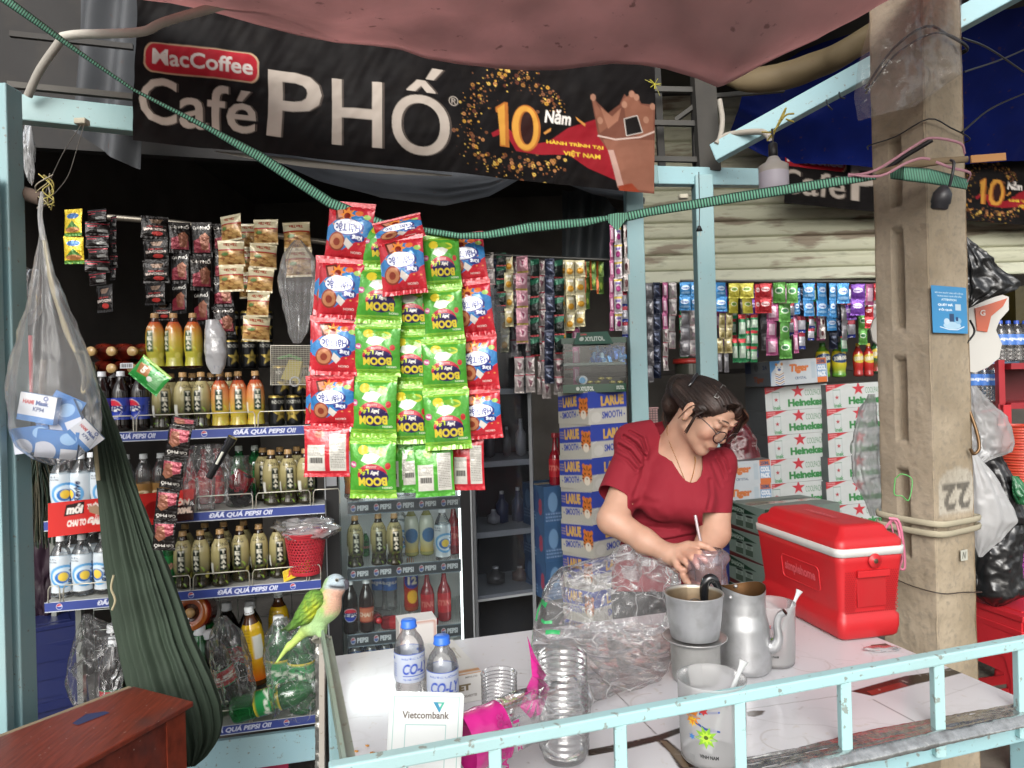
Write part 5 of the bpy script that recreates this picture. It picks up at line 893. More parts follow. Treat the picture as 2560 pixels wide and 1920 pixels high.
frow([('tea_gold', 890, .03), ('tea_gold', 948, .04), ('tea_gold', 988, .02), ('revive', 1003, .16), ('aqua', 1030, .14), ('aqua', 1068, .14), ('revive', 1108, .03), ('sting', 1136, .12)], .81, 'middle fridge shelf')
frow([('pepsi_small', 878, .03), ('peach_cola', 918, .03), ('water_row', 950, .3), ('water_row', 975, .28), ('fanta', 1029, .24), ('sting', 1070, .07), ('sting', 1112, .07)], .56, 'lower fridge shelf')
frow([('lipton', 886, .1), ('water_row', 1005, .1), ('water_row', 1030, .1), ('water_row', 1050, .12)], 1.057, 'top fridge shelf')
frow([('water_row', 892, .1), ('water_row', 930, .1), ('water_row', 966, .1)], .31, 'fridge bottom')
goods('sting', FP(955, .05, .592), 'red energy drink bottle lying across the lower fridge shelf', None, rot=(.3, math.radians(86), .1)); goods('sting', FP(935, .14, .592), 'red energy drink bottle lying slanted beside the peach labelled cola', None, rot=(1.35, .5, .2), scale=.8)
goods('green_small', FP(915, .2, .818), 'small green bottle at the back of the middle fridge shelf', None, scale=.5)

# dark glass cabinet
cbl = lambda u, off=0.0: idp(u, 1196, 2.95 + off, 1350, 3.05 + off)
cb = thing('glass_cabinet', 'dim glass cabinet with grey shelves and faint toiletry bottles behind tinted doors', 'cabinet', (0, 0, 0))
def CP(u, o, z): return RP(u, o, z, cbl)
def cpan(b, u0, u1, z0, z1, o0, o1, col):
    a, c_, d_, e_ = (np.array(CP(u, o, 0)) for u, o in ((u0, o0), (u1, o0), (u1, o1), (u0, o1))); V = [p + (0, 0, z) for z in (z0, z1) for p in (a, c_, d_, e_)]
    b.add(V, [(3, 2, 1, 0), (4, 5, 6, 7), (0, 1, 5, 4), (1, 2, 6, 5), (2, 3, 7, 6), (3, 0, 4, 7)], col); return b
cpan(B(), 1197, 1348, 0, 2.0, .34, .36, '2c2e33').build('back_panel', DARK, cb)
for u in (1197, 1341): cpan(B(), u, u + 8, .3, 1.9, 0, .34, '8d9093').build('side_frame', SEMI, cb)
for z in (1.47, 1.17, .88, .62): cpan(B(), 1205, 1341, z - .012, z + .012, 0, .34, 'a2a5a8').build('shelf', SEMI, cb)
cpan(B(), 1205, 1341, .62, 1.9, -.006, -.003, 'ffffff').build('glass_door', DGLASS, cb)
for i, (u, z, h, r, cc) in enumerate([(1225, 1.182, .13, .022, '4a4c50'), (1268, 1.182, .12, .018, '5a5a5c'), (1303, 1.182, .15, .024, '9a9a9c'), (1235, .892, .06, .03, '7a7a80'), (1256, .892, .13, .028, '1c2a4c'), (1296, .892, .14, .028, '1c2a4c'), (1320, .892, .1, .016, '6a6c70'), (1240, .632, .07, .04, '4a4846'), (1300, .632, .06, .035, '5c4a44')]):
    t_ = thing('toiletry_bottle', f'{["slim grey", "grey", "pale white", "round pale", "dark blue", "dark blue", "small clear", "grey squat", "brown squat"][i]} bottle {ORD[i]} of those inside the glass cabinet', 'bottle', CP(u, .15, z), group='bottles in the glass cabinet'); B().lathe([(0, h), (r * .4, h), (r * .45, h * .8), (r, h * .66), (r, .01), (0, 0)], 14, cc).build('bottle_body', SEMI, t_); B().lathe([(0, h * 1.1), (r * .35, h * 1.1), (r * .35, h)], 10, 'b0b0b0').build('cap', SEMI, t_)

# ================================================================ cases of beer and crates
def tigerface(c, cx, cy, s, col='c8702c'):
    c.ell(cx, cy, s, s * 1.25, col); c.ell(cx - s * .7, cy - s * 1.05, s * .3, s * .3, col); c.ell(cx + s * .7, cy - s * 1.05, s * .3, s * .3, col); c.ell(cx, cy + s * .75, s * .62, s * .55, 'd8d0c0')
    for k in (-1, 1):
        c.ell(cx + k * s * .4, cy - s * .1, s * .16, s * .12, '1a1612'); c.line([(cx + k * s * .3, cy - s * .5), (cx + k * s * .7, cy - s * .8)], s * .14, '1a1612'); c.line([(cx + k * s * .6, cy + s * .2), (cx + k * s, cy)], s * .14, '1a1612'); c.line([(cx + k * s * .6, cy + s * .5), (cx + k * s, cy + s * .5)], s * .14, '1a1612')
    c.poly([(cx - s * .2, cy + s * .4), (cx + s * .2, cy + s * .4), (cx, cy + s * .65)], '6a2c24'); c.line([(cx, cy - s * 1.1), (cx, cy - s * .5)], s * .14, '1a1612')
def case(name, label, cat, size, paints, col):
    def fn():
        o = thing(name, label, cat); b = B(); b.facebox(size, paints, col); b.build('carton', CARD, o); B().box((0, 0, size[2] + .0004), (size[0] * .96, .045, .0008), 'a8a090').build('tape', GLOSS, o); return o
    return fn
# smooth lager cases
f = Cv(40, 16, 'b4b2aa', 2.4); f.rect(0, 0, 40, 8.2, '2b3f98'); f.text('LARUE', 13, 2.2, 37, 7, 'c8a050', .06, 0, -.03); f.text('- SMOOTH -', 11, 9.6, 38, 13, '2b3f98', .03, 0, -.03); f.line([(2, 9), (6, 8.2)], .3, 'd0d0d0'); f.ell(8, 12.5, 5, 2.6, 'bfbdb6')
l_ = Cv(27, 16, 'aeaca2', 2.6); l_.poly([(0, 2.5), (27, .5), (27, 8), (0, 10)], '2b3f98'); l_.text('LARUE', 4.5, 2.6, 17, 7.6, 'c8a050', .06, 0, -.08); l_.text('- SMOOTH -', 2, 9.8, 18, 13, '2b3f98', .03, 0, -.08); l_.scrib(.5, 4, 4, 8, 3, 'b8a060'); tigerface(l_, 22.6, 8.2, 3.9)
KF['larue'] = case('beer_case', '', 'beer case', (.195, .185, .135), {'f': f, 'l': l_, 't': Cv(20, 10, 'a8a69c', 1)}, '9a988e')
cw = W(1470, 979, 2.72); zt = cw.z
for i in range(8):
    zz_ = zt - .126 * (i + 1)
    if zz_ < .0: break
    place('larue', KF['larue'], (cw.x + .028 + .003 * (i % 2), cw.y + .128, zz_ - (0)), (0, 0, math.radians(36 + (i * 37 % 5) - 2)), (1, 1, .93), f'blue and cream lager case, {ORD[i]} from the top of the stack under the display case', 'lager cases stacked under the display case')
h_ = zt - .126 * 8
B().box((cw.x + .03, cw.y + .13, h_ / 2), (.2, .18, h_), '6a4a30').build('wooden_crate', MATTE, label='plain wooden crate carrying the stack of lager cases', cat='crate')
# pale boxes behind them
bx = Cv(20, 12, '35567c', 3); bx.ell(5, 5, 2.6, 3, '6a8cb0'); bx.ell(13, 5, 3.2, 3.6, '2a4470'); bx.text('8', 15, 4, 18, 9, 'a03c50', .06); bx.scrib(1, 8, 12, 11, 3, '8aa0c0')
for i, (u, v, hh) in enumerate([(1378, 1300, .16), (1380, 1388, .16), (1384, 1480, .17)]):
    o = place('bluebox', case('carton', '', 'carton', (.17, .2, .16), {'f': bx, 'l': bx}, '35567c'), W(u, v, 3.1), (0, 0, math.radians(25)), 1, f'{["blue patterned", "blue patterned", "lowest blue"][i]} carton {ORD[i]} from the top, behind the lager stack', 'cartons behind the lager stack')
goods('sting', W(1389, 1215, 3.05) - Vector((0, 0, .0)), 'red sauce bottle standing on cartons left of the lager stack', None)
goods('sting', W(1403, 1213, 3.1) - Vector((0, 0, .0)), 'red sauce bottle touching the lager stack', None)
# star beer cases and crystal cases
f = Cv(40, 15, 'bcc0be', 3.2); f.poly([(0, 0), (14, 0), (0, 4.6)], 'b83038'); f.scrib(1, .6, 6, 3, 2, 'd8b0b0'); f.poly(star(21, 3.6, 4.4), 'b8303a'); f.text('COOLPACK', 25.5, 3, 36, 6.6, '3c7a4a', -.005); f.rect(4.4, 3.6, 9.4, 13.5, 'a3adab'); f.rect(4.8, 3.9, 9.0, 13.2, 'bcc2c0'); f.rect(4.4, 3.4, 9.4, 3.8, '4c7a5a'); f.poly(star(7, 8.2, 1.5), 'a83038'); f.text('inek', 5, 11.6, 10, 14.4, '4c8a58', .03); f.text('Heineken', 14.4, 8.2, 37.6, 13, '2c7a3c', .06); fleck(f, 40, ('9aa8b4', 'aab6c0'), (10, 11, 39, 15), .8)
d_ = Cv(20, 12, '6a6e70', 2); d_.scrib(2, 3, 8, 8, 3, '4a4c50'); l2 = Cv(20, 15, '696d70', 2)
KF['star'] = case('beer_case', '', 'beer case', (.414, .27, .149), {'f': f, 'l': l2, 't': d_}, '7a7e80')
g = Cv(40, 15, 'b6bcc0', 3.2); g.poly([(0, 0), (8, 0), (1, 7), (0, 15)], '4f84b4'); g.text('Tiger', 13.5, 2.6, 27, 8.6, 'c06a30', .07, .1); g.text('CRYSTAL', 17, 10.4, 25, 12, '3a4c6c', .02); g.rect(32.5, 0, 39.4, 15, 'c86a34'); g.rect(32.5, 3.8, 39.4, 11.6, '7898b8'); g.text('250ML', 33, 1, 39, 3.4, '3a4a6c', .05); g.text('COOL', 33, 4.4, 39, 7.6, 'd4d8dc', .08); g.text('PACK', 33, 8.2, 39, 11.4, 'd4d8dc', .08); g.rect(28.5, 2, 31.5, 12, 'a8b4bc')
g.ell(6.5, 4.6, 2.7, 2.7, 'd0d0cc'); g.ell(4.6, 2.2, .9, .9, 'b07a44'); g.ell(8.4, 2.2, .9, .9, 'b07a44'); g.ell(6.5, 10.5, 3.6, 4.6, 'd0d0cc')
for k in range(6): g.line([(3.4, 7.6 + k * 1.25), (6.4, 8.8 + k * 1.25), (9.6, 7.4 + k * 1.25)], .5, '35508c' if k % 2 else '9a6a3c')
g.ell(6.5, 5.4, 1.1, .8, '35508c'); g.line([(5, 3.8), (6, 4.2)], .4, '35508c'); g.line([(8, 3.8), (7, 4.2)], .4, '35508c')
gl = Cv(24, 15, '63686e', 3); gl.rect(0, 0, 6, 7, '3f4c68'); gl.rect(6, 0, 24, 7, '707478'); gl.text('Tiger', 8, 9, 18, 13.4, '8a4c34', .06, .1); gl.text('24', 17, 2.4, 21, 5, '33405c', .05); gl.ell(11, 3.6, 2, 2.4, '54585c')
KF['crystal'] = case('beer_case', '', 'beer case', (.40, .27, .15), {'f': g, 'l': gl, 't': d_}, '8a9094')
sl = 4.62
def casetop(u, v, d): return W(u, v, d)
for c_i, (u0, n, dx) in enumerate(((1905, 7, 2), (2052, 8, 1))):
    for i in range(n):
        vb = 1022 + i * 58.6 - (6 if c_i else 0); p = W(u0 + 60 + dx * (i % 3), vb, sl); place('star', KF['star'], p, (0, -.034, math.radians(10 + (i * 29 % 4) - 2)), 1.0, f'white star-logo beer case, {ORD[i]} from the top of the {"stack beside the concrete pole" if c_i else "stack behind the woman"}', 'star-logo beer cases')
o = place('crystal', KF['crystal'], W(1966, 960, sl - .08), (0, -.05, math.radians(14)), 1, 'crystal beer case with tiger lying on top of the white star-logo cases', 'crystal beer cases'); 
for i, (u, v, d) in enumerate([(1838, 1206, 4.3), (1840, 1263, 4.3), (1842, 1320, 4.3)]): place('crystal', KF['crystal'], W(u - 5, v, d), (0, -.04, math.radians(4)), .92, f'crystal beer case {ORD[i]} from the top, just right of the woman', 'crystal beer cases')
for i, (u, v) in enumerate([(1838, 1400), (1840, 1490)]): B().box(W(u, v, 4.3), (.36, .25, .2), '27327c').build('beer_case', CARD, label=f'navy patterned carton {"above" if i == 0 else "below"} the other right of the woman', cat='carton', group='navy cartons')
B().box(W(1990, 1500, 4.75), (1.0, .4, .9), '4a4038').build('pallet', DARK, label='dark pallet carrying the white star-logo beer cases', cat='pallet')
# grey-green lager cases behind the cooler
sg = Cv(14, 12, '7f8f86', 5); sg.poly([(0, 0), (11, 3.4), (0, 5)], '1c3c2c'); sg.text('SAIGON', 1, 2, 6, 3.8, 'a0b0a4', .05, 0, .08)
for x in (4.2, 8): sg.rect(x - 1.4, 5, x + 1.4, 10, '98a69c'); sg.ell(x, 5, 1.4, .5, '1a2420'); sg.rect(x - 1.4, 7.2, x + 1.4, 9.8, '4c5c50'); sg.rect(x - .8, 5.8, x + .8, 7, '7a8a80')
sg.poly([(0, 10), (14, 11.4), (14, 12), (0, 12)], '5c2426'); tp_ = Cv(20, 12, '8a948c', 3); tp_.ell(5, 5, 4, 2, '9c9480'); tp_.ell(14, 5, 4.5, 2.4, '7c867e'); tp_.scrib(11, 3, 18, 8, 3, '5c6660')
KF['sg'] = case('beer_case', '', 'beer case', (.40, .26, .135), {'l': sg, 'f': sg, 't': tp_}, '7f8f86')
for i in range(5): place('sg', KF['sg'], W(1960, 1322 + i * 68, 3.3) + Vector((.0, 0, 0)), (0, 0, math.radians(18)), (1, 1, .92), f'grey-green lager case, {ORD[i]} from the top of the stack behind the red cooler', 'grey-green lager cases')
# shrink packs on the cases
for i, (k, u, v, s_) in enumerate([('green', 2058, 945, 1), ('green', 2098, 944, 1), ('red', 2146, 942, .95), ('red', 2172, 942, .95), ('dark', 2192, 935, 1.05)]):
    cc = {'green': ('5a8a30', 'c8b82c', 'c8c440'), 'red': ('8c2a24', 'b03028', 'c8a030'), 'dark': ('1c3a24', '2c5a34', '1c3a24')}[k]; c = Cv(20, 12, cc[1], 3); c.grad(6, 12, cc[1], '3c8a3c' if k == 'green' else 'a02828'); c.ell(10, 3.6, 4.6, 2.4, '22406c' if k == 'green' else 'c8b040'); c.text('330.000', 6.6, 2.6, 13.4, 4.6, 'd0d0c0', .05, 0, -.1)
    def fk(cc=cc, c=c): return bottle('drink_bottle', '', 'drink bottle', 'tea', .22, .044 if cc[0][0] == '5' else .032, cc[0], cc[2] if k != 'green' else '3c7a3c', c, (.08, .75), GLOSS)()
    place('sp' + k, fk, W(u, v, 4.5), (0, 0, 0), s_ * 1.0, f'{dict(green="yellow and green wrapped", red="red wrapped", dark="dark green")[k]} bottle, {"left" if i in (0, 2) else "right" if i in (1, 3) else "outermost"} one on the beer cases', 'wrapped bottles on the beer cases')
# display case with gum
xc = thing('display_case', 'green and clear acrylic gum display case on the lager stack', 'display case', (0, 0, 0))
def xb(u0, v0, u1, v1, d0, d1, col, name, mat_, cv=None):
    a, b_ = W(u0, v0, d0), W(u1, v1, d0); b = B(); b.box(((a.x + b_.x) / 2, (d0 + d1) / 2, (a.z + b_.z) / 2), (b_.x - a.x, d1 - d0, a.z - b_.z), col)
    if cv: b.quadgrid((a.x, d0 - .002, a.z), (b_.x, d0 - .002, a.z), (a.x, d0 - .002, b_.z), (b_.x, d0 - .002, b_.z), cv)
    return b.build(name, mat_, xc)
c = Cv(40, 5, '1f4030', 5); c.text('XYLITOL', 11, 1.4, 19.5, 3.8, 'b0b8b0', .04); c.ell(9.4, 2.6, 1.1, 1.1, 'a0a8a0'); c.text('XYLITOL', 33.5, 1.4, 38.5, 3.4, 'b0b8b0', .04)
xb(1407, 962, 1566, 979, 2.74, 2.98, '1f4030', 'base', GLOSS, c); xb(1403, 846, 1566, 856, 2.74, 2.98, '1f4030', 'top_board', SEMI)
c = Cv(22, 8, '24483a', 5); c.text('XYLITOL', 6, 3, 18, 6, 'a8b0a8', .04); c.ell(4, 4.4, 1.4, 1.4, 'a0a8a0'); c.text('Lotte', 3, .6, 7, 2, 'a04040', .05); a, b_ = W(1442, 832, 2.73), W(1520, 860, 2.73); B().quadgrid((a.x, 2.73, a.z), (b_.x, 2.73, a.z + .003), (a.x - .015, 2.70, b_.z), (b_.x + .015, 2.70, b_.z), c).build('header_card', CARD, xc, solid=.002)
xb(1408, 856, 1566, 962, 2.742, 2.745, 'ffffff', 'front_pane', GLASS); xb(1408, 856, 1410, 962, 2.746, 2.97, 'ffffff', 'side_pane', GLASS); xb(1408, 908, 1564, 911, 2.75, 2.95, '3a4a44', 'inner_shelf', SEMI)
b = B(); rg = random.Random(4)
for _ in range(60):
    p = W(rg.uniform(1474, 1560), rg.uniform(870, 904), rg.uniform(2.78, 2.9)); b.box(p, (.03, .012, .012), rg.choice(['3c78c0', '5c9cd8', '2c5ca8', 'a8c8e0']), rot=[rg.uniform(-2, 2) for _ in '123'])
b.build('candy_pile', SACH, label='heap of blue wrapped sweets on the upper shelf of the display case', cat='sweets', kind='stuff')
for i in range(6):
    p = W(1475 + 14 * i + (i % 2) * 5, 955 - (9 if i in (2, 3) else 0), 2.8); B().lathe([(0, .006), (.010, .005), (.014, 0), (.010, -.005), (0, -.006)], 14, 'b0a05c').build('coin_chocolate', SACH, loc=p, label='gold wrapped coin sweet at the bottom of the display case', cat='sweet', group='gold wrapped coin sweets')
cup = B().tube([W(1458, 950, 2.78), W(1452, 950, 2.81) + Vector((0, .03, 0))], .017, 18, 'b8bcc0'); cup.tube([W(1456, 951, 2.776), W(1456, 951, 2.7785)], .012, 16, '3c88b8'); cup.build('gum_tub', SEMI, label='small round white gum tub with blue lid in the display case', cat='tub')
# pink basket, coffee tin
b = B(); p = W(1622, 1045, 3.3)
for i in range(7):
    for j in range(7): b.box(p + Vector((-.036 + i * .012, 0, -.03 + j * .011)), (.009, .003, .0085), 'b08a88')
b.tube([p + Vector((-.045, 0, .045)), p + Vector((.045, 0, .045))], .005, 6, 'b08a88'); b.build('pink_basket', SEMI, label='small pink plastic basket behind the shoulder of the woman', cat='basket')
c = Cv(20, 14, '3a3c34', 3); c.text('NESCAFÉ', 7, 5, 13, 6.6, 'b8b8b0', .04); c.text('CAFÉ VIỆT', 7, 7.4, 13.4, 9.2, 'b8b8b0', .04)
t_ = thing('coffee_tin', 'dark coffee tin with red lid between the blue posts', 'tin', W(1727, 985, 4.0)); B().lathe([(.085, z_) for z_ in np.linspace(.17, 0, 20)], 60, cv=c).build('tin_body', GLOSS, t_); B().lathe([(0, .2), (.09, .195), (.095, .18), (.095, .17), (.085, .168)], 26, 'a02c24').build('lid', SEMI, t_)
# shelf boards at the back right
B().box((2.1, 5.2, 1.0), (3.4, .5, .03), '3a3532').box((2.1, 5.2, 1.55), (3.4, .5, .03), '3a3532').build('back_shelf', DARK, shop).matrix_parent_inverse = Matrix.Translation(-Vector(shop.location))

# ================================================================ concrete pole and what hangs on it
m, t, bs, out = nodes('weathered_concrete'); n = noise(t, 6, 9); n2 = noise(t, 60, 6); n3 = noise(t, 2.2, 5, (1, 1, .3)); at = N(t, 'ShaderNodeAttribute', attribute_name='Col')
c = mix(t, 1., at.outputs['Color'], ramp(t, n.outputs['Fac'], [(.3, (.62, .58, .52)), (.7, (1.05, 1.02, 1))]), 'MULTIPLY'); c = mix(t, ramp(t, n2.outputs['Fac'], [(.5, 0.), (.7, .45)]), c, (.16, .14, .11)); c = mix(t, ramp(t, n3.outputs['Fac'], [(.5, 0.), (.7, .5)]), c, (.2, .17, .13))
t.links.new(c, bs.inputs['Base Color']); bs.inputs['Roughness'].default_value = .9; bump(t, bs, n2.outputs['Fac'], .4, .008); CONC = m
pole = thing('concrete_pole', 'weathered concrete utility pole with recessed slots and a stencilled number', 'pole', W(2310, 1900, 2.2) * 1)
pole.location.z = 0; PD = 2.12
def zpx(v, u=2310, d=PD): return W(u, v, d).z
cornr = W(2330, 960, PD); lf = W(2194, 960, 2.25); rt = W(2428, 960, 2.2); bkL, bkR = lf + (rt - cornr), rt
A_, C_, R_ = (np.array((p.x, p.y, 0)) for p in (lf, cornr, rt)); Bk = A_ + (R_ - C_)
nz = 340; zz = np.linspace(0, 3.4, nz)
def face(p, q_, nu, slots=(), cvf=None, nrm=None):
    u = np.linspace(0, 1, nu)[None, :, None]; P = p * (1 - u) + q_ * u + 0 * zz[::-1, None, None]; P[..., 2] = zz[::-1, None]; n_ = np.cross((0, 0, 1), q_ - p); n_ = n_ / np.linalg.norm(n_) * -1
    ed = (np.sin(np.pi * u[0, :, 0]) ** .25)[None]; dsp = -.0045 * (1 - ed) ** 1 - .002 * fbm(P, 14, 1) - .0006 * fbm(P, 70, 2)
    for (a, b_, z0, z1) in slots: mk = (u[0, :, 0][None] > a) & (u[0, :, 0][None] < b_) & (P[..., 2] > z0) & (P[..., 2] < z1); dsp = dsp - .03 * mk
    return P - n_ * dsp[..., None] * -1
slots = [(.33, .55, zpx(v1), zpx(v0)) for v0, v1 in ((560, 818), (892, 1108), (1182, 1400), (320, 500))]
b = B(); sc_ = Cv(10, 340, 'a2937c', 4); 
b.grid(face(A_, C_, 44, slots), '9c917f'); cr = Cv(14, 340, 'a69a85', 3)
def rv(v): return (3.4 - zpx(v, 2380)) * 100
cr.ell(8, rv(1215), 6.4, 5, 'b8b4a8'); cr.rect(1.4, rv(1215), 14, rv(1292), 'b8b4a8'); cr.text('22', 2.8, rv(1214), 12.4, rv(1280), '2c2a27', .03, flip=True, alpha=.8); cr.scrib(1, rv(1280), 14, rv(1296), 3, '8a7c68', .6)
b.grid(face(C_, R_, 60), cr); b.grid(face(R_, Bk, 6), '9a8c76'); b.grid(face(Bk, A_, 6), '9a8c76')
o = b.build('shaft', CONC, pole); o.location = -pole.location
c = Cv(20, 30, '3f8abc', 5); c.text('BỘ GHI XUẤT VÀO SỔ LỒNG', 2, 3.6, 18, 5, 'c8dce8', .03); c.text('TRÚNG NGAY QUÀ HẤP DẪN', 3, 5.6, 17, 7, 'c8dce8', .03); c.text('ATTENTION', 5.4, 8, 14, 9.4, 'c8dce8', .04); c.text('QUÉT MÃ', 3.4, 11, 12, 13, 'd8e4ec', .05); c.text('ĐỔI QUÀ', 3.8, 14, 11.4, 16, 'd8e4ec', .05); c.rect(9.6, 17.5, 12.2, 22.5, '2c4466'); c.ell(11, 25, 5, 2.4, 'a8c8dc'); c.ell(8, 22.5, 1.6, 2, 'b8d0e0'); c.ell(14.6, 22, 1.8, 2, '8ab4d0'); c.rect(13.2, 19.5, 14.6, 22, '22406c'); c.line([(4, 26), (9, 27.6), (14, 27.6), (18, 25.4)], .5, 'd8e4ec'); c.rect(13.2, 11.2, 16.4, 15.2, 'b8ccd8')
fq = lambda u, v: Vector((C_ + (R_ - C_) * u) - np.array((0, .0125, 0)) * 1 + np.array((0.0, 0, zpx(v, 2330))))
b = B(); b.quadgrid(fq(-.02, 714), fq(.86, 716), fq(.0, 832), fq(.88, 834), c); b.build('sticker', CARD, label='light blue promotional sticker stuck on the concrete pole', cat='sticker', solid=.001)
B().quadgrid(fq(.55, 1385), fq(.72, 1385), fq(.55, 1412), fq(.72, 1412), Cv(4, 5, 'b8b8ac', 3).line([(1, 4), (1.6, 1), (2.4, 4), (3, 1)], .4, '55554c')).build('sticker', CARD, label='tiny white torn sticker low on the concrete pole', cat='sticker', solid=.001)
def wrap(vs, r, col, off=.012, name='wire', mat_=SEMI, flat=None, label='', cat='wire', group=None):
    ps = [A_ + (0.0, .02, 0), A_ + (-off, -off, 0), (A_ + C_) / 2 + (-off, -off, 0), C_ + (0, -off * 1.4, 0), (C_ + R_) / 2 + (off * .5, -off * 1.3, 0), R_ + (off, -off * .5, 0), R_ + (off * .4, .03, 0)]
    us = (2190, 2194, 2260, 2330, 2380, 2430, 2430); b = B(); b.tube([np.array((p[0], p[1], zpx(v, u))) for p, v, u in zip(ps, vs, us)], r, 8, col, path=4, flat=flat); return b.build(name, mat_, label=label, cat=cat, group=group)
wrap([333, 331, 326, 302, 312, 326, 330], .0022, '17161a', label='black wire tied round the pole below the clear film', cat='wire')
wrap([1452, 1454, 1474, 1480, 1488, 1500, 1505], .0018, '3a3028', label='thin brown wire tied round the pole near the table', cat='wire')
wrap([1302, 1304, 1308, 1309, 1310, 1308, 1308], .010, 'a8a08a', flat=.4, name='webbing_band', mat_=CLOTH, label='upper turn of grey webbing wrapped round the pole below the stencilled number', cat='webbing')
wrap([1328, 1330, 1334, 1334, 1334, 1330, 1330], .010, 'a49c86', flat=.4, name='webbing_band', mat_=CLOTH, label='lower turn of grey webbing wrapped round the pole', cat='webbing')
wrap([168, 170, 100, 72, 78, 92, 98], .004, '1c1b1d', label='thick black cable slanting over the pole top under the film', cat='cable'); wrap([182, 184, 120, 95, 76, 88, 90], .003, '1c1b1d', label='second black cable beside the thick one at the pole top', cat='cable')
for i, P in enumerate(([(2405, 95, 2.1), (2470, 120, 2.2), (2560, 180, 2.4)], [(2405, 330, 2.1), (2480, 270, 2.4), (2570, 230, 2.8)], [(2410, 180, 2.1), (2500, 150, 2.3), (2570, 120, 2.5)])): B().tube([W(*p) for p in P], .003, 6, '141316', path=6).build('cable', SEMI, label=f'{["upper", "lowest", "middle"][i]} thin black cable running right from the concrete pole', cat='cable', group='cables right of the pole')
B().tube([W(2200, 435, 2.1), W(2260, 392, 2.05), W(2330, 350, 2.02)], .007, 8, '19181b').build('cable_end', SEMI, label='black rubber cable end lashed slanting to the pole', cat='cable')
B().tube([W(2190, 432, 2.06), W(2280, 412, 2.02), W(2360, 402, 2.0), W(2420, 398, 1.99)], [.006, .012, .010, .009], 8, '7a6a52', flat=.5).box(W(2470, 395, 1.97), (.095, .006, .02), 'b08050', rot=(0, -.05, 0)).build('wooden_stick', MATTE, label='wooden stick with a split pale end pushed behind the strap on the pole', cat='stick')
for i, P in enumerate(([(2120, 440, 2.0), (2190, 425, 2.0), (2290, 362, 2.0), (2330, 345, 1.99), (2400, 358, 2.0), (2412, 385, 2.02)], [(2120, 436, 2.0), (2200, 440, 1.99), (2260, 410, 1.98), (2300, 396, 1.97), (2325, 398, 1.97)], [(2340, 405, 1.98), (2380, 420, 1.98), (2425, 432, 2.0), (2418, 455, 2.02)])): B().tube([W(*p) for p in P], .0042, 6, 'a87884', path=4, flat=.35).build('plastic_ribbon', SEMI, label=f'pink plastic ribbon {["looping over the pole above the strap", "knotted where the strap meets the pole", "curling at the right pole edge"][i]}', cat='ribbon', group='pink ribbons round the pole')
B().tube([W(2205, 1330, 2.0), W(2235, 1300, 1.99), (W(2250, 1350, 1.98)), W(2235, 1400, 1.98), W(2262, 1420, 1.98), W(2250, 1310, 1.98), W(2222, 1295, 1.99)], .004, 6, 'c06c84', path=6, flat=.4).tube([W(2225, 1300, 2.0), W(2240, 1360, 1.97), W(2255, 1395, 1.97), W(2240, 1440, 1.98)], .004, 6, 'c06c84', path=6, flat=.4).build('plastic_ribbon', SEMI, label='pink plastic ribbon hanging behind the red cooler on the pole', cat='ribbon')
B().tube([W(2238, 1195, 2.05), W(2236, 1235, 2.03), W(2255, 1240, 2.02), W(2272, 1250, 2.02), (W(2280, 1200, 2.03)), W(2255, 1185, 2.04), W(2240, 1195, 2.05)], .0018, 6, '4c9a4c', path=6).build('green_tie', SEMI, label='bright green plastic tie looped through a slot of the pole', cat='tie')
B().tube([W(2415, 860, 2.2), W(2436, 830, 2.2), W(2425, 800, 2.2)], .003, 6, '1a1a1c', path=5).build('hook', STEEL, label='thin black wire hook at the right pole edge', cat='hook'); B().tube([W(2425, 1030, 2.2), W(2442, 1080, 2.18), W(2448, 1120, 2.17), W(2435, 1135, 2.17), W(2426, 1122, 2.17)], .005, 8, '6a5238', path=5).build('hook', STEEL, label='rusty brown iron hook holding bags at the right pole edge', cat='hook')
# film on top of the pole
us = np.linspace(0, 1, 70)[None]; vs = np.linspace(0, 1, 60)[:, None]
Lf = np.array([(2190, -30), (2168, 90), (2145, 160), (2140, 240), (2150, 300)], float); Rf = np.array([(2400, -30), (2404, 60), (2410, 130), (2412, 180), (2290, 265)], float)
ll = np.stack([np.interp(vs[:, 0], np.linspace(0, 1, 5), Lf[:, i]) for i in (0, 1)], -1)[:, None]; rl_ = np.stack([np.interp(vs[:, 0], np.linspace(0, 1, 5), Rf[:, i]) for i in (0, 1)], -1)[:, None]
Q = ll * (1 - us[..., None]) + rl_ * us[..., None]; P = Wv(Q[..., 0], Q[..., 1], 2.05 - .06 * np.sin(np.pi * us) + .0 * vs); P = P + (.018 * ridge(P, 5, 1) + .01 * ridge(P, 14, 2))[..., None] * np.array((.2, 1, .2)); B().grid(P, 'ffffff').build('plastic_film', thinplastic('pole_film', white=.16, gl=.02, bmp=.9, bsc=14, rough=.12, ior=1.5, dist=.02), label='torn clear plastic film wrapped over the top of the concrete pole', cat='plastic film')
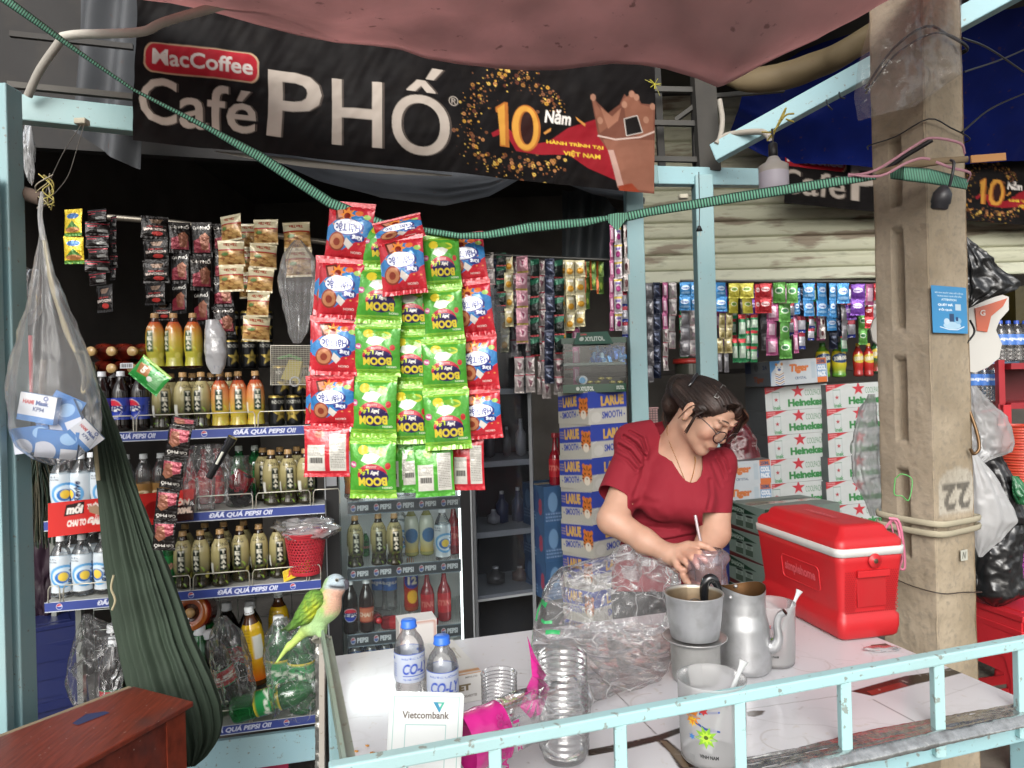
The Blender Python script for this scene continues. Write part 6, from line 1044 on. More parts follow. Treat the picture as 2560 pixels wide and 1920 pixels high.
# green strap
us = np.linspace(0, 1, 400)[None]; A = np.array([(-20, -25, 1.75, 24), (225, 150, 1.8, 10), (335, 225, 1.82, 8), (520, 320, 1.84, 14), (650, 392, 1.86, 26), (825, 507, 1.9, 26), (960, 560, 1.9, 18), (1150, 590, 1.9, 16), (1215, 588, 1.9, 20), (1330, 568, 1.92, 26), (1460, 556, 1.94, 22), (1520, 545, 1.95, 14), (1560, 543, 1.95, 24), (1620, 530, 1.95, 22), (1850, 492, 1.97, 26), (2100, 453, 2.0, 24), (2190, 443, 2.02, 12)], float)
m, t, bs, out = nodes('striped_webbing'); at = N(t, 'ShaderNodeAttribute', attribute_name='Col'); t.links.new(at.outputs['Color'], bs.inputs['Base Color']); bs.inputs['Roughness'].default_value = .7; WEB = m
def webbing(b, A, nst=400, stripe=2.0):
    tt = np.linspace(0, 1, nst); s_ = np.concatenate([[0], np.cumsum(np.hypot(*np.diff(A[:, :2], axis=0).T))]); s_ /= s_[-1]; C4 = np.stack([np.interp(tt, s_, A[:, i]) for i in range(4)], 1)
    tg = np.gradient(C4[:, :2], axis=0); tg /= np.hypot(*tg.T)[:, None]; nn = np.stack([-tg[:, 1], tg[:, 0]], 1); w = np.linspace(-.5, .5, 7)[:, None]
    U, V = C4[:, 0] + nn[:, 0] * w * C4[:, 3], C4[:, 1] + nn[:, 1] * w * C4[:, 3]; P = Wv(U, V, C4[:, 2] - .006 * np.cos(w * 3) + 0 * U)
    st = ((np.arange(nst) // stripe) % 2 < 1)[None] & (np.abs(w) < .42); colr = np.where(st[..., None], lin('6fae92'), lin('17342c')); b.grid(P, colr); return b
b = webbing(B(), A, 1300, 2); b.build('green_strap', WEB, label='green striped webbing strap tied from the left beam to the concrete pole', cat='strap', solid=.0015)
b = B(); us2 = np.linspace(1521, 1568, 16); sheet(b, us2, [(1521, 536), (1545, 532), (1568, 533)], [(1521, 556), (1543, 578), (1568, 545)], 1.935, 14, np.where((np.arange(16) % 2 < 1)[None, :, None] & np.ones((14, 1, 1), bool), lin('6fae92'), lin('17342c')) * np.ones((14, 16, 1))); b.build('strap_knot', WEB, label='knotted loose tail of the green strap left of the blue post', cat='knot')
b = webbing(B(), np.array([(2225, 436, 2.06, 22), (2260, 434, 2.0, 36), (2320, 440, 1.99, 38), (2380, 452, 2.02, 32), (2420, 462, 2.08, 26)], float), 200, 2); b.build('strap_wrap', WEB, label='wide green strap band wound round the concrete pole', cat='strap', solid=.0015)
# bulb and socket
t_ = thing('light_bulb', 'unlit white bulb with black socket hanging from the slanting blue brace', 'bulb', W(1932, 360, 2.3)); r = 36 * 2.3 / F; z = lambda v: -(v - 360) * 2.3 / F
B().lathe([(.010, z(357)), (.0145, z(362)), (.0145, z(392)), (.012, z(394))], 18, '141416').build('socket', SEMI, t_); B().lathe([(.014, z(392)), (.018, z(396)), (.024, z(405)), (r, z(415)), (r, z(432))], 24, 'b4b0a8').build('bulb_base', SEMI, t_); B().lathe([(r, z(432)), (r * 1.0, z(468)), (r * .8, z(482)), (0, z(486))], 24, 'c4c0cc').build('diffuser', SEMI, t_); B().tube([(0, 0, z(357)), (.002, 0, z(340)), (-.002, 0, z(322))], .003, 6, '3a3430').build('cord', SEMI, t_)
t_ = thing('bulb_socket', 'empty black bulb socket hanging on a cable over the strap on the pole', 'bulb socket', W(2376, 400, 1.97)); z = lambda v: -(v - 400) * 1.97 / F
B().lathe([(.008, z(462)), (.016, z(470)), (.024, z(482)), (.025, z(505)), (.022, z(508)), (.022, z(518)), (.016, z(522)), (0, z(520))], 20, '2c2c30').xf(rot=(.2, .15, 0)).build('socket_shell', SEMI, t_); B().tube([(0, 0, 0), (.003, -.01, z(410)), (-.002, -.01, z(440)), (-.004, 0, z(466))], .004, 8, '2c2c30', path=4).build('cord', SEMI, t_)
B().tube([W(1747, 430, 2.85), W(1749, 520, 2.85), W(1748, 565, 2.85)], .002, 6, '121214').lathe([(0, .01), (.006, .008), (.013, -.012), (.0, -.012)], 12, '121214', c=W(1748, 570, 2.85)).tube([W(1744, 576, 2.85), W(1744, 590, 2.85)], .0012, 5, 'b8b0a0').tube([W(1752, 577, 2.85), W(1752, 590, 2.85)], .0012, 5, 'b8b0a0').build('mains_plug', SEMI, label='black mains plug dangling in front of the right blue post', cat='plug')
b = B()
for P in ([(1918, 352, 2.4), (1935, 330, 2.38), (1962, 290, 2.36), (1985, 284, 2.36)], [(1945, 315, 2.37), (1930, 330, 2.37), (1905, 330, 2.4)], [(1955, 300, 2.36), (1965, 270, 2.38)], [(1965, 298, 2.36), (1985, 305, 2.36)], [(1930, 345, 2.37), (1945, 310, 2.37), (1963, 272, 2.37)]): b.tube([W(*p) for p in P], .003, 6, '9a8a3c', path=4)
b.build('twine', MATTE, label='yellowish twine tied round the slanting blue brace above the bulb', cat='twine')
B().tube([W(1798, 355, 2.96), W(1812, 340, 2.95), W(1850, 332, 2.9), W(1905, 330, 2.8), W(1925, 345, 2.7)], .012, 8, 'a8a094', path=4).build('hose_scrap', MATTE, label='short off-white hose lying on the lower end of the brace', cat='hose')
B().tube([W(1799, 250, 3.0), W(1806, 300, 2.98), W(1800, 345, 2.96), W(1790, 360, 2.95)], .011, 8, '9c958a', path=4).build('hose_scrap', MATTE, label='off-white hose hanging down beside the dark post top', cat='hose')
for i, u in enumerate((2066, 2098)): B().tube([W(u, 250 - (u - 2066) * .6, 2.66), W(u + 3, 262 - (u - 2066) * .6, 2.62), W(u + 14, 275 - (u - 2066) * .9, 2.62)], .003, 6, '141316', path=3).build('cable_tie', SEMI, label=f'black cable tie on the brace, {"lower" if i == 0 else "upper"} one near the pole', cat='cable tie', group='cable ties on the brace')
b = B(); rg = random.Random(3)
for k in range(9): a_ = rg.uniform(0, 6.28); b.tube([W(1637, 210, 2.75), W(1637 + 16 * math.cos(a_), 208 + 14 * math.sin(a_), 2.74)], .0012, 5, 'a8a030')
b.tube([W(1590, 190, 2.78), W(1637, 210, 2.75), W(1650, 240, 2.76)], .0015, 5, '8a8440'); b.build('yellow_tie', MATTE, label='yellow plastic tie at the upper right corner of the long banner', cat='tie')
# ================================================================ lofts from row outlines
def loft(rows, d, dep=.6, n=48, m=40, wr=.0, wsc=6, seed=0, lat=.3, close=True, half=False, pleat=0, pl_amp=.0, arc=None):
    rows = np.array(rows, float); tt = np.linspace(0, 1, m); s_ = np.linspace(0, 1, len(rows)) if False else (rows[:, 0] - rows[0, 0]) / (rows[-1, 0] - rows[0, 0])
    R = np.stack([np.interp(tt, s_, rows[:, i]) for i in range(rows.shape[1])], 1)
    for i in (1, 2): R[1:-1, i] = (R[:-2, i] + 2 * R[1:-1, i] + R[2:, i]) / 4
    dd = R[:, 3] if rows.shape[1] > 3 else np.full(m, d); a = np.linspace(0, 2 * math.pi, n) if not half else np.linspace(math.pi, 2 * math.pi, n)
    cx, hw = (R[:, 1] + R[:, 2]) / 2, (R[:, 2] - R[:, 1]) / 2; C_ = Wv(cx, R[:, 0], dd); wm = hw * dd / F
    P = C_[:, None] + wm[:, None, None] * np.stack([np.cos(a), dep * np.sin(a), 0 * a], -1)[None]
    nr = np.stack([np.cos(a), np.sin(a), 0 * a], -1)[None]
    if pleat: P = P + (pl_amp * (np.sin(a * pleat + 1.3 * np.sin(a * 3)) + .5 * np.sin(a * pleat * 1.7 + tt[:, None] * 3)) * np.minimum(1, wm / .04)[:, None] if True else 0)[..., None] * nr
    if wr: w_ = wr * (.6 * fbm(P, wsc, seed) + .7 * ridge(P, wsc * 1.6, seed + 1) + .3 * ridge(P, wsc * 4, seed + 2)) * np.minimum(1, wm / .03)[:, None]; P = P + w_[..., None] * (nr * (lat if lat else 1) + np.array((0, -1, .0)) * (1 - lat) * np.sign(-np.sin(a))[None, :, None])
    return P
def gat(P, i0, i1, j0, j1): return P[i0:i1, j0:j1]
# hammock
HAM = [(905, 214, 232), (960, 224, 244), (1000, 229, 262), (1100, 240, 296), (1200, 252, 326), (1300, 262, 364), (1400, 272, 404), (1500, 285, 442), (1600, 303, 476), (1700, 325, 522), (1760, 345, 544), (1810, 370, 549), (1850, 400, 540), (1890, 440, 510), (1915, 465, 485)]
P = loft([(*r_, 2.16) for r_ in HAM], 2.1, .32, 260, 110, wr=.004, wsc=5, seed=2, pleat=17, pl_amp=.0085)
ham = B().grid(P, '303e30').build('hammock', fin('hammock_cloth', .8, var=.25, vsc=6, bmp=.3, bsc=90, bstr=.002), label='dark green cloth hammock gathered and hanging down in front of the rack', cat='hammock')
for i, P_ in enumerate(([(110, 590, 2.05), (126, 700, 2.04), (150, 780, 2.04), (165, 830, 2.04), (200, 905, 2.06), (225, 1000, 2.08), (236, 1100, 2.1), (246, 1200, 2.12)], [(112, 600, 2.03), (140, 740, 2.02), (185, 870, 2.02), (215, 885, 2.02), (222, 960, 2.03), (208, 980, 2.05), (210, 930, 2.05), (190, 870, 2.05)], [(284, 1438, 2.05), (278, 1470, 2.05), (288, 1500, 2.05), (280, 1525, 2.05)])):
    B().tube([W(*p) for p in P_], (.006, .006, .0032)[i], 8, 'a3997c', path=6).build('hammock_cord' if i < 2 else 'cord_tassel', CLOTH, ham)
# bag of masks
BAG = [(565, 101, 110), (640, 92, 122), (700, 84, 140), (800, 64, 182), (900, 42, 215), (1000, 27, 240), (1060, 30, 246), (1110, 55, 232), (1145, 95, 195), (1162, 130, 158)]
P = loft(BAG, 1.95, .75, 70, 60, wr=.006, wsc=9, seed=1, lat=.5, pleat=11, pl_amp=.003)
bg_ = thing('plastic_bag', 'milky plastic bag of face mask packs hanging at the left blue post', 'plastic bag', (0, 0, 0)); B().grid(P, 'ffffff').build('bag_film', thinplastic('mask_bag', white=.12, gl=.0, bmp=.4, bsc=20, rough=.25, dist=.01, ior=1.4), bg_)
B().tube([W(105, 480, 1.97), W(100, 530, 1.96), W(104, 575, 1.95), W(108, 600, 1.95)], [.004, .006, .007, .006], 8, 'a89c94', path=4).build('bag_handle', BAGP, bg_)
c = Cv(20, 14, 'c8ccd4', 5); c.rect(0, 0, 20, 4.5, 'd0d0d4'); c.text('Mask', 9, 3, 16, 5.4, '3a5088', .05); c.text('HAMI', 2, 3.2, 8, 5.4, 'b03838', .05); c.text('KF94', 8, 6.4, 14, 8.6, '3a4a78', .03); c.ell(14, 1.6, 1.4, 1.2, '2c4488'); c.text('4D', 13.2, 1, 14.8, 2.2, 'd8dce4', .05); c.rect(0, 11, 20, 14, '3c78b8')
c2 = Cv(20, 14, '3a74b4', 4); c2.ell(4, 11, 6, 5, 'c4c8d4'); c2.ell(15, 4, 4, 3, '8cb4dc'); c2.rect(12, 9, 20, 14, 'd0d2d8')
for i, (u, v, ry, cv_, s_) in enumerate([(92, 1000, .2, c, .10), (88, 1075, -.1, c2, .095), (165, 1030, -.35, c2, .11), (140, 1090, .15, c2, .10), (192, 1050, .9, c, .075), (150, 985, .5, c2, .08)]):
    b = B(); b.facebox((s_, .02, s_ * .75), {'f': cv_}, '6a90c0'); b.build('mask_pack', CARD, loc=W(u, v + 55, 1.95 + (i % 3) * .015), rot=(0, ry, .1 * i), label=['white mask pack with lettering at the top of the bag', 'blue mask pack at the lower left inside the milky bag', 'blue mask pack at the right inside the milky bag', 'blue and white mask pack at the bottom of the milky bag', 'white mask pack at the right edge of the milky bag', 'blue mask pack peeping out above in the milky bag'][i], cat='mask pack', group='mask packs in the bag')
# tangled strings and hooks upper left
for i, P_ in enumerate(([(203, 312, 2.15), (165, 370, 2.15), (130, 440, 2.1), (110, 500, 2.0), (105, 560, 1.98)], [(210, 312, 2.15), (190, 380, 2.12), (170, 440, 2.1), (140, 480, 2.05), (118, 500, 2.0)])): B().tube([W(*p) for p in P_], .0012, 5, '5a5650', path=6).build('string', MATTE, label=f'thin grey string from the beam bracket to the tangle, {"left" if i == 0 else "right"} one', cat='string', group='thin strings at the left beam')
b = B(); rg = random.Random(9)
for k in range(7):
    pts = [W(108 + rg.uniform(-20, 30), 440 + j * 20 + rg.uniform(-6, 6), 2.0 + rg.uniform(-.02, .02)) for j in range(5)]; b.tube(pts, .0018, 5, rg.choice(['b0a45c', 'a89c78', '9c9484']), path=5)
b.build('string_tangle', MATTE, label='tangle of yellowish plastic string tied above the milky bag', cat='string')
B().tube([W(40, 478, 2.06), W(75, 488, 2.04), W(110, 500, 2.02)], .02, 12, '5a4a40', path=3).build('wooden_peg', MATTE, label='short brown wooden peg sticking out of the left blue post', cat='peg')
crumple('shred_of_film', 'grey shred of plastic hanging inside the left blue post', 'plastic shred', W(72, 375, 2.3), (.02, .015, .09), BAGP, 7, .4); crumple('plastic_bag', 'small clear bag hanging behind the milky mask bag', 'plastic bag', W(80, 740, 2.25), (.03, .03, .07), CLEAR, 2, .3)
B().tube([W(66, 840, 2.3), W(70, 900, 2.3), W(72, 1010, 2.32)], [.02, .016, .014], 10, 'a02830', flat=.4, path=3).build('red_strap', SEMI, label='red plastic flap seen behind the milky mask bag', cat='flap')
b = B(); rg = random.Random(5)
for _ in range(150):
    a_ = rg.uniform(-.5, .5); p = Vector(W(98, 1130, 2.45)) + Vector((rg.uniform(-.02, .02), rg.uniform(-.03, .03), 0)); q_ = p + Vector((math.sin(a_) * .1 + rg.uniform(-.02, .02), rg.uniform(-.04, .04), -.26 - rg.uniform(0, .07))); b.tube([p, (p + q_) / 2 + Vector((a_ * .03, 0, .01)), q_], .0016, 4, rg.choice(['2c3c30', '1f2c24', '3a4a38', '4a4636']), caps=False)
br = b.build('broom', MATTE, label='dark green bristle broom standing behind the left post', cat='broom'); B().tube([W(98, 1135, 2.45), W(110, 900, 2.5)], .012, 10, '4a4038').build('broom_handle', MATTE, br)
crumple('dark_bag', 'dark purple plastic sheet behind the drinks rack at the left', 'plastic sheet', W(110, 1400, 2.8), (.06, .05, .2), fin('dark_purple_film', .35, var=.5, vsc=9, bmp=.5, bsc=20), 4, .3, col='2c1c28')
# stools
def stool(col, col2=None):
    def fn():
        o = thing('plastic_stool', '', 'stool'); H = .45
        for k in range(4):
            a_ = k * math.pi / 2; ins = .0 ; b = B(); pts = [(-.16, 0), (-.125, H - .01), (.125, H - .01), (.16, 0), (.115, 0), (.095, H * .55), (.07, H * .68), (-.07, H * .68), (-.095, H * .55), (-.115, 0)]
            b.prism(pts, -.004, .004, col); b.prism([(-.117, .10), (.117, .10), (.113, .135), (-.113, .135)], -.003, .003, col); b.xf(rot=(.0, 0, 0)); V = b.V
            b.V = [np.c_[v[:, 0], v[:, 1] - (.165 - .04 * v[:, 2] / H), v[:, 2]] for v in V]; b.xf(rot=(0, 0, a_)).build('leg_frame', SEMI, o)
        B().box((0, 0, H), (.27, .27, .02), col).box((0, 0, H + .011), (.2, .2, .004), col2 or col).build('seat', SEMI, o, bev=.008); return o
    return fn
for i in range(5): place('blue_stool', stool('1b2350'), W(92, 960, 2.75) * 1 + Vector((0, 0, 0)), (0, 0, .5 + .03 * i), .85, f'dark blue plastic stool, {ORD[4 - i]} from the top of the stack at the left', 'dark blue plastic stools').location.z = i * .065
for i, (u, d, rz, n_, lb) in enumerate([(2548, 2.5, .2, 2, ''), (2640, 3.0, .5, 2, '')]):
    for j in range(n_): o = place('red_stool', stool('c02830'), (W(u, 1500, d).x, d, 0), (0, 0, rz + .02 * j), 1, f'red plastic stool, {"upper" if j else "lower"} one of the {"near" if i == 0 else "far"} pair right of the pole', 'red plastic stools'); o.location.z = .19 + j * .05
B().box((W(2548, 1500, 2.5).x + .15, 2.7, .094), (1.0, 1.3, .188), '6a655c').build('concrete_step', CONC, label='low concrete step under the red stools right of the pole', cat='step', bev=.01)
# reddish wooden bench table bottom left
m, t, bs, out = nodes('red_brown_wood'); n = noise(t, 5, 8, (1, 1, 1)); n2 = noise(t, 30, 5, (4, .35, 1)); at = N(t, 'ShaderNodeAttribute', attribute_name='Col')
c = mix(t, 1., at.outputs['Color'], ramp(t, n2.outputs['Fac'], [(.3, (.55, .5, .5)), (.7, (1.1, 1.05, 1))]), 'MULTIPLY'); c = mix(t, ramp(t, n.outputs['Fac'], [(.55, 0.), (.7, .6)]), c, (.05, .03, .03)); n4 = noise(t, 90, 3); c = mix(t, ramp(t, n4.outputs['Fac'], [(.70, 0.), (.73, .6)]), c, (.4, .34, .3))
t.links.new(c, bs.inputs['Base Color']); bs.inputs['Roughness'].default_value = .38; bump(t, bs, n2.outputs['Fac'], .2, .003); WOOD = m
zt_ = .70; A, Bq, Cq, Dq = Wz(334, 1715, zt_), Wz(484, 1753, zt_), Wz(187, 1920, zt_), Wz(8, 1838, zt_)
Cq = Cq + (Cq - Bq) * .8; Dq = Dq + (Dq - A) * 1.2; wt = thing('wooden_table', 'worn red-brown wooden table at the bottom left corner', 'table', (0, 0, 0))
def slab(pts, z0, z1, col, b=None):
    b = b or B(); V = [(p[0], p[1], z0) for p in pts] + [(p[0], p[1], z1) for p in pts]; n = len(pts); b.add(V, [(3, 2, 1, 0), (4, 5, 6, 7)] + [(i, (i + 1) % n, (i + 1) % n + n, i + n) for i in range(n)], col); return b
slab([Dq, Cq, Bq, A], zt_ - .014, zt_, '743020').build('table_top', WOOD, wt, bev=.003)
ins = lambda p, k: p + ((A + Bq + Cq + Dq) / 4 - p) * k
slab([ins(p, .07) for p in (Dq, Cq, Bq, A)], 0, zt_ - .015, '6a2c20').build('side_panels', WOOD, wt)
bb = B(); e = (Bq - Cq).normalized(); w_ = Vector((e.y, -e.x, 0)); p0, p1 = ins(Bq, .07) - e * .0 , ins(Bq, .07) - e * .06; slab([p1 + w_ * .004, p1 + w_ * .0002, p0 + w_ * .0002, p0 + w_ * .004], .05, zt_ - .016, '74301f', bb); bb.build('corner_stile', WOOD, wt)
V = [(A + (Dq - A) * s_, s_) for s_ in (0, 1)]; nrm_ = (A - Bq).normalized(); slab([Dq + nrm_ * .001, A + nrm_ * .001, A + nrm_ * .022, Dq + nrm_ * .022], zt_ - .045, zt_ - .004, '8a7a62').build('edge_plank', MATTE, wt)
pt = [Wz(u, v, zt_ + .0012) for u, v in ((180, 1808), (215, 1785), (262, 1778), (275, 1782), (235, 1797), (195, 1813))]
b = B(); I = tessellate_polygon([pt]); b.add([tuple(p) for p in pt], [(a, b_, c_, c_) for a, b_, c_ in I], '2c3358'); b.build('paint_patch', MATTE, wt)
goods('sting', W(250, 1, 1), '', None) if False else None

# ================================================================ things on the white table
def on(u, v): return Wz(u, v, .851)
def decal(b, R, z0, a0, items, c=(0, 0, 0)):          # flat marks wrapped on a cylinder of radius R (R may depend on height)
    for T, col in items:
        T = np.asarray(T, float).reshape(-1, 3, 2); a = a0 + T[..., 0] / (R(0) if callable(R) else R); z = z0 + T[..., 1]; r = (R(z) if callable(R) else R) + .0006
        V = np.stack([r * np.cos(a), r * np.sin(a), z], -1).reshape(-1, 3) + c; b.add(V, [(3 * i, 3 * i + 1, 3 * i + 2, 3 * i + 2) for i in range(len(T))], col)
def T_(pts): P = [Vector((p[0], p[1], 0)) for p in pts]; return np.array(pts)[np.array(tessellate_polygon([P]))]
def gl_(s, w, h, x=0, z=0, bold=.03, sh=0, mirror=False):
    G = glyphs(s, bold).copy(); G[..., 0] += G[..., 1] * sh; lo, hi = G.reshape(-1, 2).min(0), G.reshape(-1, 2).max(0); G = (G - lo) / (hi - lo) - .5; return G * (w, h) + (x, z)
# coffee filter pot
p = on(1740, 1697); pot = thing('coffee_filter', 'two-part aluminium coffee filter, cup standing on a lower pot', 'coffee filter', p)
B().lathe([(.056, .085), (.054, .084), (.0525, .078), (.0515, .01), (.048, .002), (0, .001)], 48, 'c4c4c0').build('lower_pot', ALU, pot)
B().lathe([(0, .088), (.05, .088), (.064, .0915), (.068, .094), (.0685, .0925), (.064, .0885), (.05, .0855), (0, .0855)], 48, 'c8c8c6').build('flange_plate', ALU, pot)
B().lathe([(.0635, .186), (.0625, .188), (.060, .187), (.059, .18), (.055, .13), (.0535, .118), (0, .117)], 48, cols=['c8c8c6', 'c8c8c6', 'c0bcb4', '9c8c74', '8a6a4a', '5a4030', '4a3426']).lathe([(.0635, .186), (.061, .178), (.0565, .13), (.052, .098), (.051, .094)], 48, 'c4c6c8').build('filter_cup', ALU, pot)
B().tube([(.027 * math.cos(a), -.005, .13 + .045 * math.sin(a)) for a in np.linspace(0, math.pi, 16)], .0012, 6, '4a4844').build('filter_handle', STEEL, pot)
# kettle
p = on(1862, 1672); kt = thing('kettle', 'dented aluminium kettle without lid beside the coffee filter', 'kettle', p)
KP = [(.0, .166), (.018, .164), (.045, .155), (.060, .118), (.062, .06), (.0575, .03), (.055, .01), (.05, .002), (0, .001)]; kr = lambda z: np.interp(z, [0, .012, .05, .10, .13, .155, .18], [.052, .0575, .0575, .0545, .048, .0475, .0495])
zz2 = np.linspace(.182, .002, 46); aa2 = np.linspace(0, 2 * math.pi, 60); rrr = kr(zz2)[:, None] * (1 - .0 * aa2); Pk = np.stack([rrr * np.cos(aa2), rrr * np.sin(aa2), zz2[:, None] + .006 * np.sin(2 * aa2 + 1) * np.clip((zz2[:, None] - .15) / .03, 0, 1)], -1)
Pk = Pk * (1 - .05 * np.exp(-(((Pk[..., 0] - .02) / .02) ** 2 + ((Pk[..., 2] - .09) / .018) ** 2)) * (Pk[..., 1] < 0))[..., None] ** np.array((1, 1, 0)) if False else Pk
b = B(); b.grid(Pk, 'c2c3c4'); inn = Pk.copy(); inn[..., :2] *= .965; b.grid(inn[:34, ::-1], '7c5a3a'); b.lathe([(.0475, .06), (0, .06)], 40, '4a3220'); b.lathe([(.052, .002), (0, .001)], 40, 'b8b8b8'); b.build('kettle_body', ALU, kt)
B().tube([(.042, -.022, .058), (.056, -.032, .060), (.064, -.036, .080), (.062, -.036, .108), (.066, -.038, .128), (.076, -.043, .138)], [.015, .013, .010, .0078, .0072, .0078], 16, 'c0c1c2', path=5, caps=False).tube([(.0725, -.0415, .1355), (.0775, -.0438, .1402)], [.0062, .0068], 12, '2a1c14').build('spout', ALU, kt)
B().tube([(-.045, .0, .168), (-.054, .0, .182), (-.062, .0, .198), (-.072, .0, .204), (-.082, 0, .196), (-.086, 0, .172), (-.084, 0, .14)], [.006, .008, .0105, .011, .011, .0105, .009], 12, '17181a', path=5).build('handle', GLOSS, kt)
B().ellipsoid if False else None
for x_, y_ in ((-.038, -.029), (.0, -.0)): B().lathe([(0, .004), (.003, .003), (.0045, 0)], 10, 'c8c8c8').xf(rot=(math.pi / 2, 0, 0)).build('rivet', ALU, kt, loc=(x_ - .002, -.04 if x_ else .044, .172))
# measuring jugs
def jug(p, R, H, label, spoonlab, lean, liquid, dz=.0, spx=.02):
    o = thing('measuring_jug', label, 'jug', p); pr = [(R * 1.02, H), (R * 1.03, H - .002), (R * 1.0, H - .006), (R * .985, H * .7), (R * .96, H * .3), (R * .94, .012), (R * .9, .002), (0, .001)]
    B().lathe(pr, 44, 'ffffff').build('jug_wall', FROST, o); B().lathe([(R * .93, liquid), (R * .925, .004), (0, .003)], 36, 'b8b4a8').lathe([(0, liquid), (R * .93, liquid)], 36, 'b8b4a8').build('liquid', FROST, o)
    b = B(); a0 = -math.pi / 2 - .45; z0 = H * .42; sc2 = R / .057; k = sc2
    its = [(T_(star(.0, 0, .019 * k, .55, 9)), '7cae2c'), (T_(star(.0, 0, .012 * k, .5, 9, 0)), 'a8cc3c'), (T_(ngon(10, 0, 0, .0035 * k)), '4a5a1c'), (T_(star(-.022 * k, .03 * k, .015 * k, .5, 8)), 'd07c24'), (T_(star(-.022 * k, .022 * k, .010 * k, .5, 8)), 'd8b02c'), (T_(star(-.003 * k, .043 * k, .008 * k, .5, 6)), 'b82c30'), (T_(star(-.024 * k, -.004 * k, .006 * k, .5, 6)), '3c78b8'),
           (T_([(-.018 * k, .02 * k), (.0, .012 * k), (.022 * k, .010 * k), (.022 * k, .013 * k), (0, .016 * k), (-.018 * k, .024 * k)]), '2c4488'), (T_([(-.01 * k, .036 * k), (.022 * k, .042 * k), (.022 * k, .045 * k), (-.01 * k, .040 * k)]), '2c4c98'), (gl_('VINH NAM', .03 * k, .006 * k, .004, -.032 * k), '2a2a2c')]
    for i in range(6): its.append((T_([(-.03 * k, -.045 * k + i * .002), (-.02 * k, -.045 * k + i * .002), (-.02 * k, -.0442 * k + i * .002), (-.03 * k, -.0442 * k + i * .002)]), '8a8a8a'))
    decal(b, lambda z: R * (.95 + .05 * (z if not hasattr(z, 'mean') else z) / H), z0, a0, its); b.build('flower_print', CARD, o)
    sp = thing('plastic_spoon', spoonlab, 'spoon', p); tip = Vector((R * .96 + spx, .01, H + .022)); bot = Vector((-.01, 0, .01)); dr = (tip - bot).normalized()
    B().tube([bot, bot.lerp(tip, .3), bot.lerp(tip, .86), tip], [.011, .005, .004, .009], 10, 'c4c6c6', flat=.45, path=5).build('spoon_body', SEMI, sp); return o
jug(on(1933, 1655), .0505, .137, 'frosted measuring jug with a spoon standing behind the kettle', 'white plastic spoon in the jug behind the kettle', .5, .02)
jug(on(1783, 1892), .0575, .138, 'empty frosted measuring jug with flower print close to the front rail', 'pale plastic spoon in the jug at the front rail', .5, .004, spx=.005)
# water bottles
c = Cv(20, 12, 'b4bcca', 5); c.rect(0, 0, 20, .4, '3a58b0'); c.text('CO-LY', 7.6, 4, 14, 8.4, '2c4cb0', .03, .25); c.text('NƯỚC UỐNG', 7.4, 1.2, 13.6, 2.4, '3a58b0', .02); c.rect(7.6, 8.9, 13.8, 9.2, '2c4cb0'); c.text('Vị chất lượng cuộc sống', 7.6, 9.8, 13.8, 11, '3a58b0', .02); c.ell(4.6, 2.2, .8, .8, '3a58b0'); c.ell(16.6, 2.2, .8, .8, '3a58b0'); c.scrib(15, 4, 18.4, 10, 6, '3a58b0'); c.scrib(2.6, 4, 6, 10, 6, '3a58b0')
KF['waterA'] = bottle('water_bottle', '', 'water bottle', 'water', .178, .0305, 'ffffff', '2c6ad0', c, (.34, .66), PET, capr=.0155, lmat=CARD)
place('waterA', KF['waterA'], on(1027, 1768), (0, 0, .45), 1.0, 'clear water bottle with blue cap, back left of the two on the table'); place('waterA', KF['waterA'], on(1110, 1818), (0, 0, .05), .98, 'clear water bottle with blue cap, nearer of the two behind the payment sign')
# payment sign
sg_ = thing('payment_sign', 'white acrylic payment sign with bank name and empty framed square', 'sign', (0, 0, 0)); TLp, TRp = W(968, 1722, 1.15), W(1152, 1738, 1.158); dn = Vector((.0, -.016, -.155)); rt_ = (TRp - TLp)
nx = np.array(rt_.normalized()); nz_ = -np.array(dn.normalized()); nn_ = np.cross(nz_, nx); w_ = rt_.length; h_ = dn.length
def rr2(w, h, r): return np.vstack([ngon(24, w / 2 - r, h / 2 - r, r)[0:7], ngon(24, -w / 2 + r, h / 2 - r, r)[6:13], ngon(24, -w / 2 + r, -h / 2 + r, r)[12:19], np.vstack([ngon(24, w / 2 - r, -h / 2 + r, r)[18:], ngon(24, w / 2 - r, -h / 2 + r, r)[:1]])])
cen = (np.array(TLp) + np.array(TRp)) / 2 + np.array(dn) / 2; Rm = Matrix((nx, nn_, nz_)).transposed().to_4x4(); Rm.translation = Vector(cen)
def sgp(b, name, mats): o = b.build(name, mats, sg_); o.matrix_local = Rm; return o
sgp(B().prism(rr2(w_, h_, .006), -.0015, .0015, 'c9cccb'), 'plate', GLOSS) if nn_[1] > 0 else sgp(B().prism(rr2(w_, h_, .006), -.0015, .0015, 'c9cccb'), 'plate', GLOSS)
sd_ = -1 if nn_[1] > 0 else 1
c = Cv(20, 26, 'c9cccb', 11); c.line([(1, .8), (19, .8), (19, 25.2), (1, 25.2), (1, .8)], .16, '7aa8a0'); c.text('Vietcombank', 3.4, 4.7, 16.4, 6.6, '5c5048', .025); c.poly([(11.8, 2.2), (15, 2.2), (13.6, 5)], '3c9c88') ; c.poly([(12.4, 2.6), (14.2, 2.6), (13.4, 4)], 'c9cccb'); c.poly([(11.8, 2.2), (13, 2.2), (14, 4.3), (13.6, 5)], '2c7c9c'); c.line([(4.4, 8.2), (15.6, 8.2), (15.6, 20), (4.4, 20), (4.4, 8.2)], .14, '5a9c98')
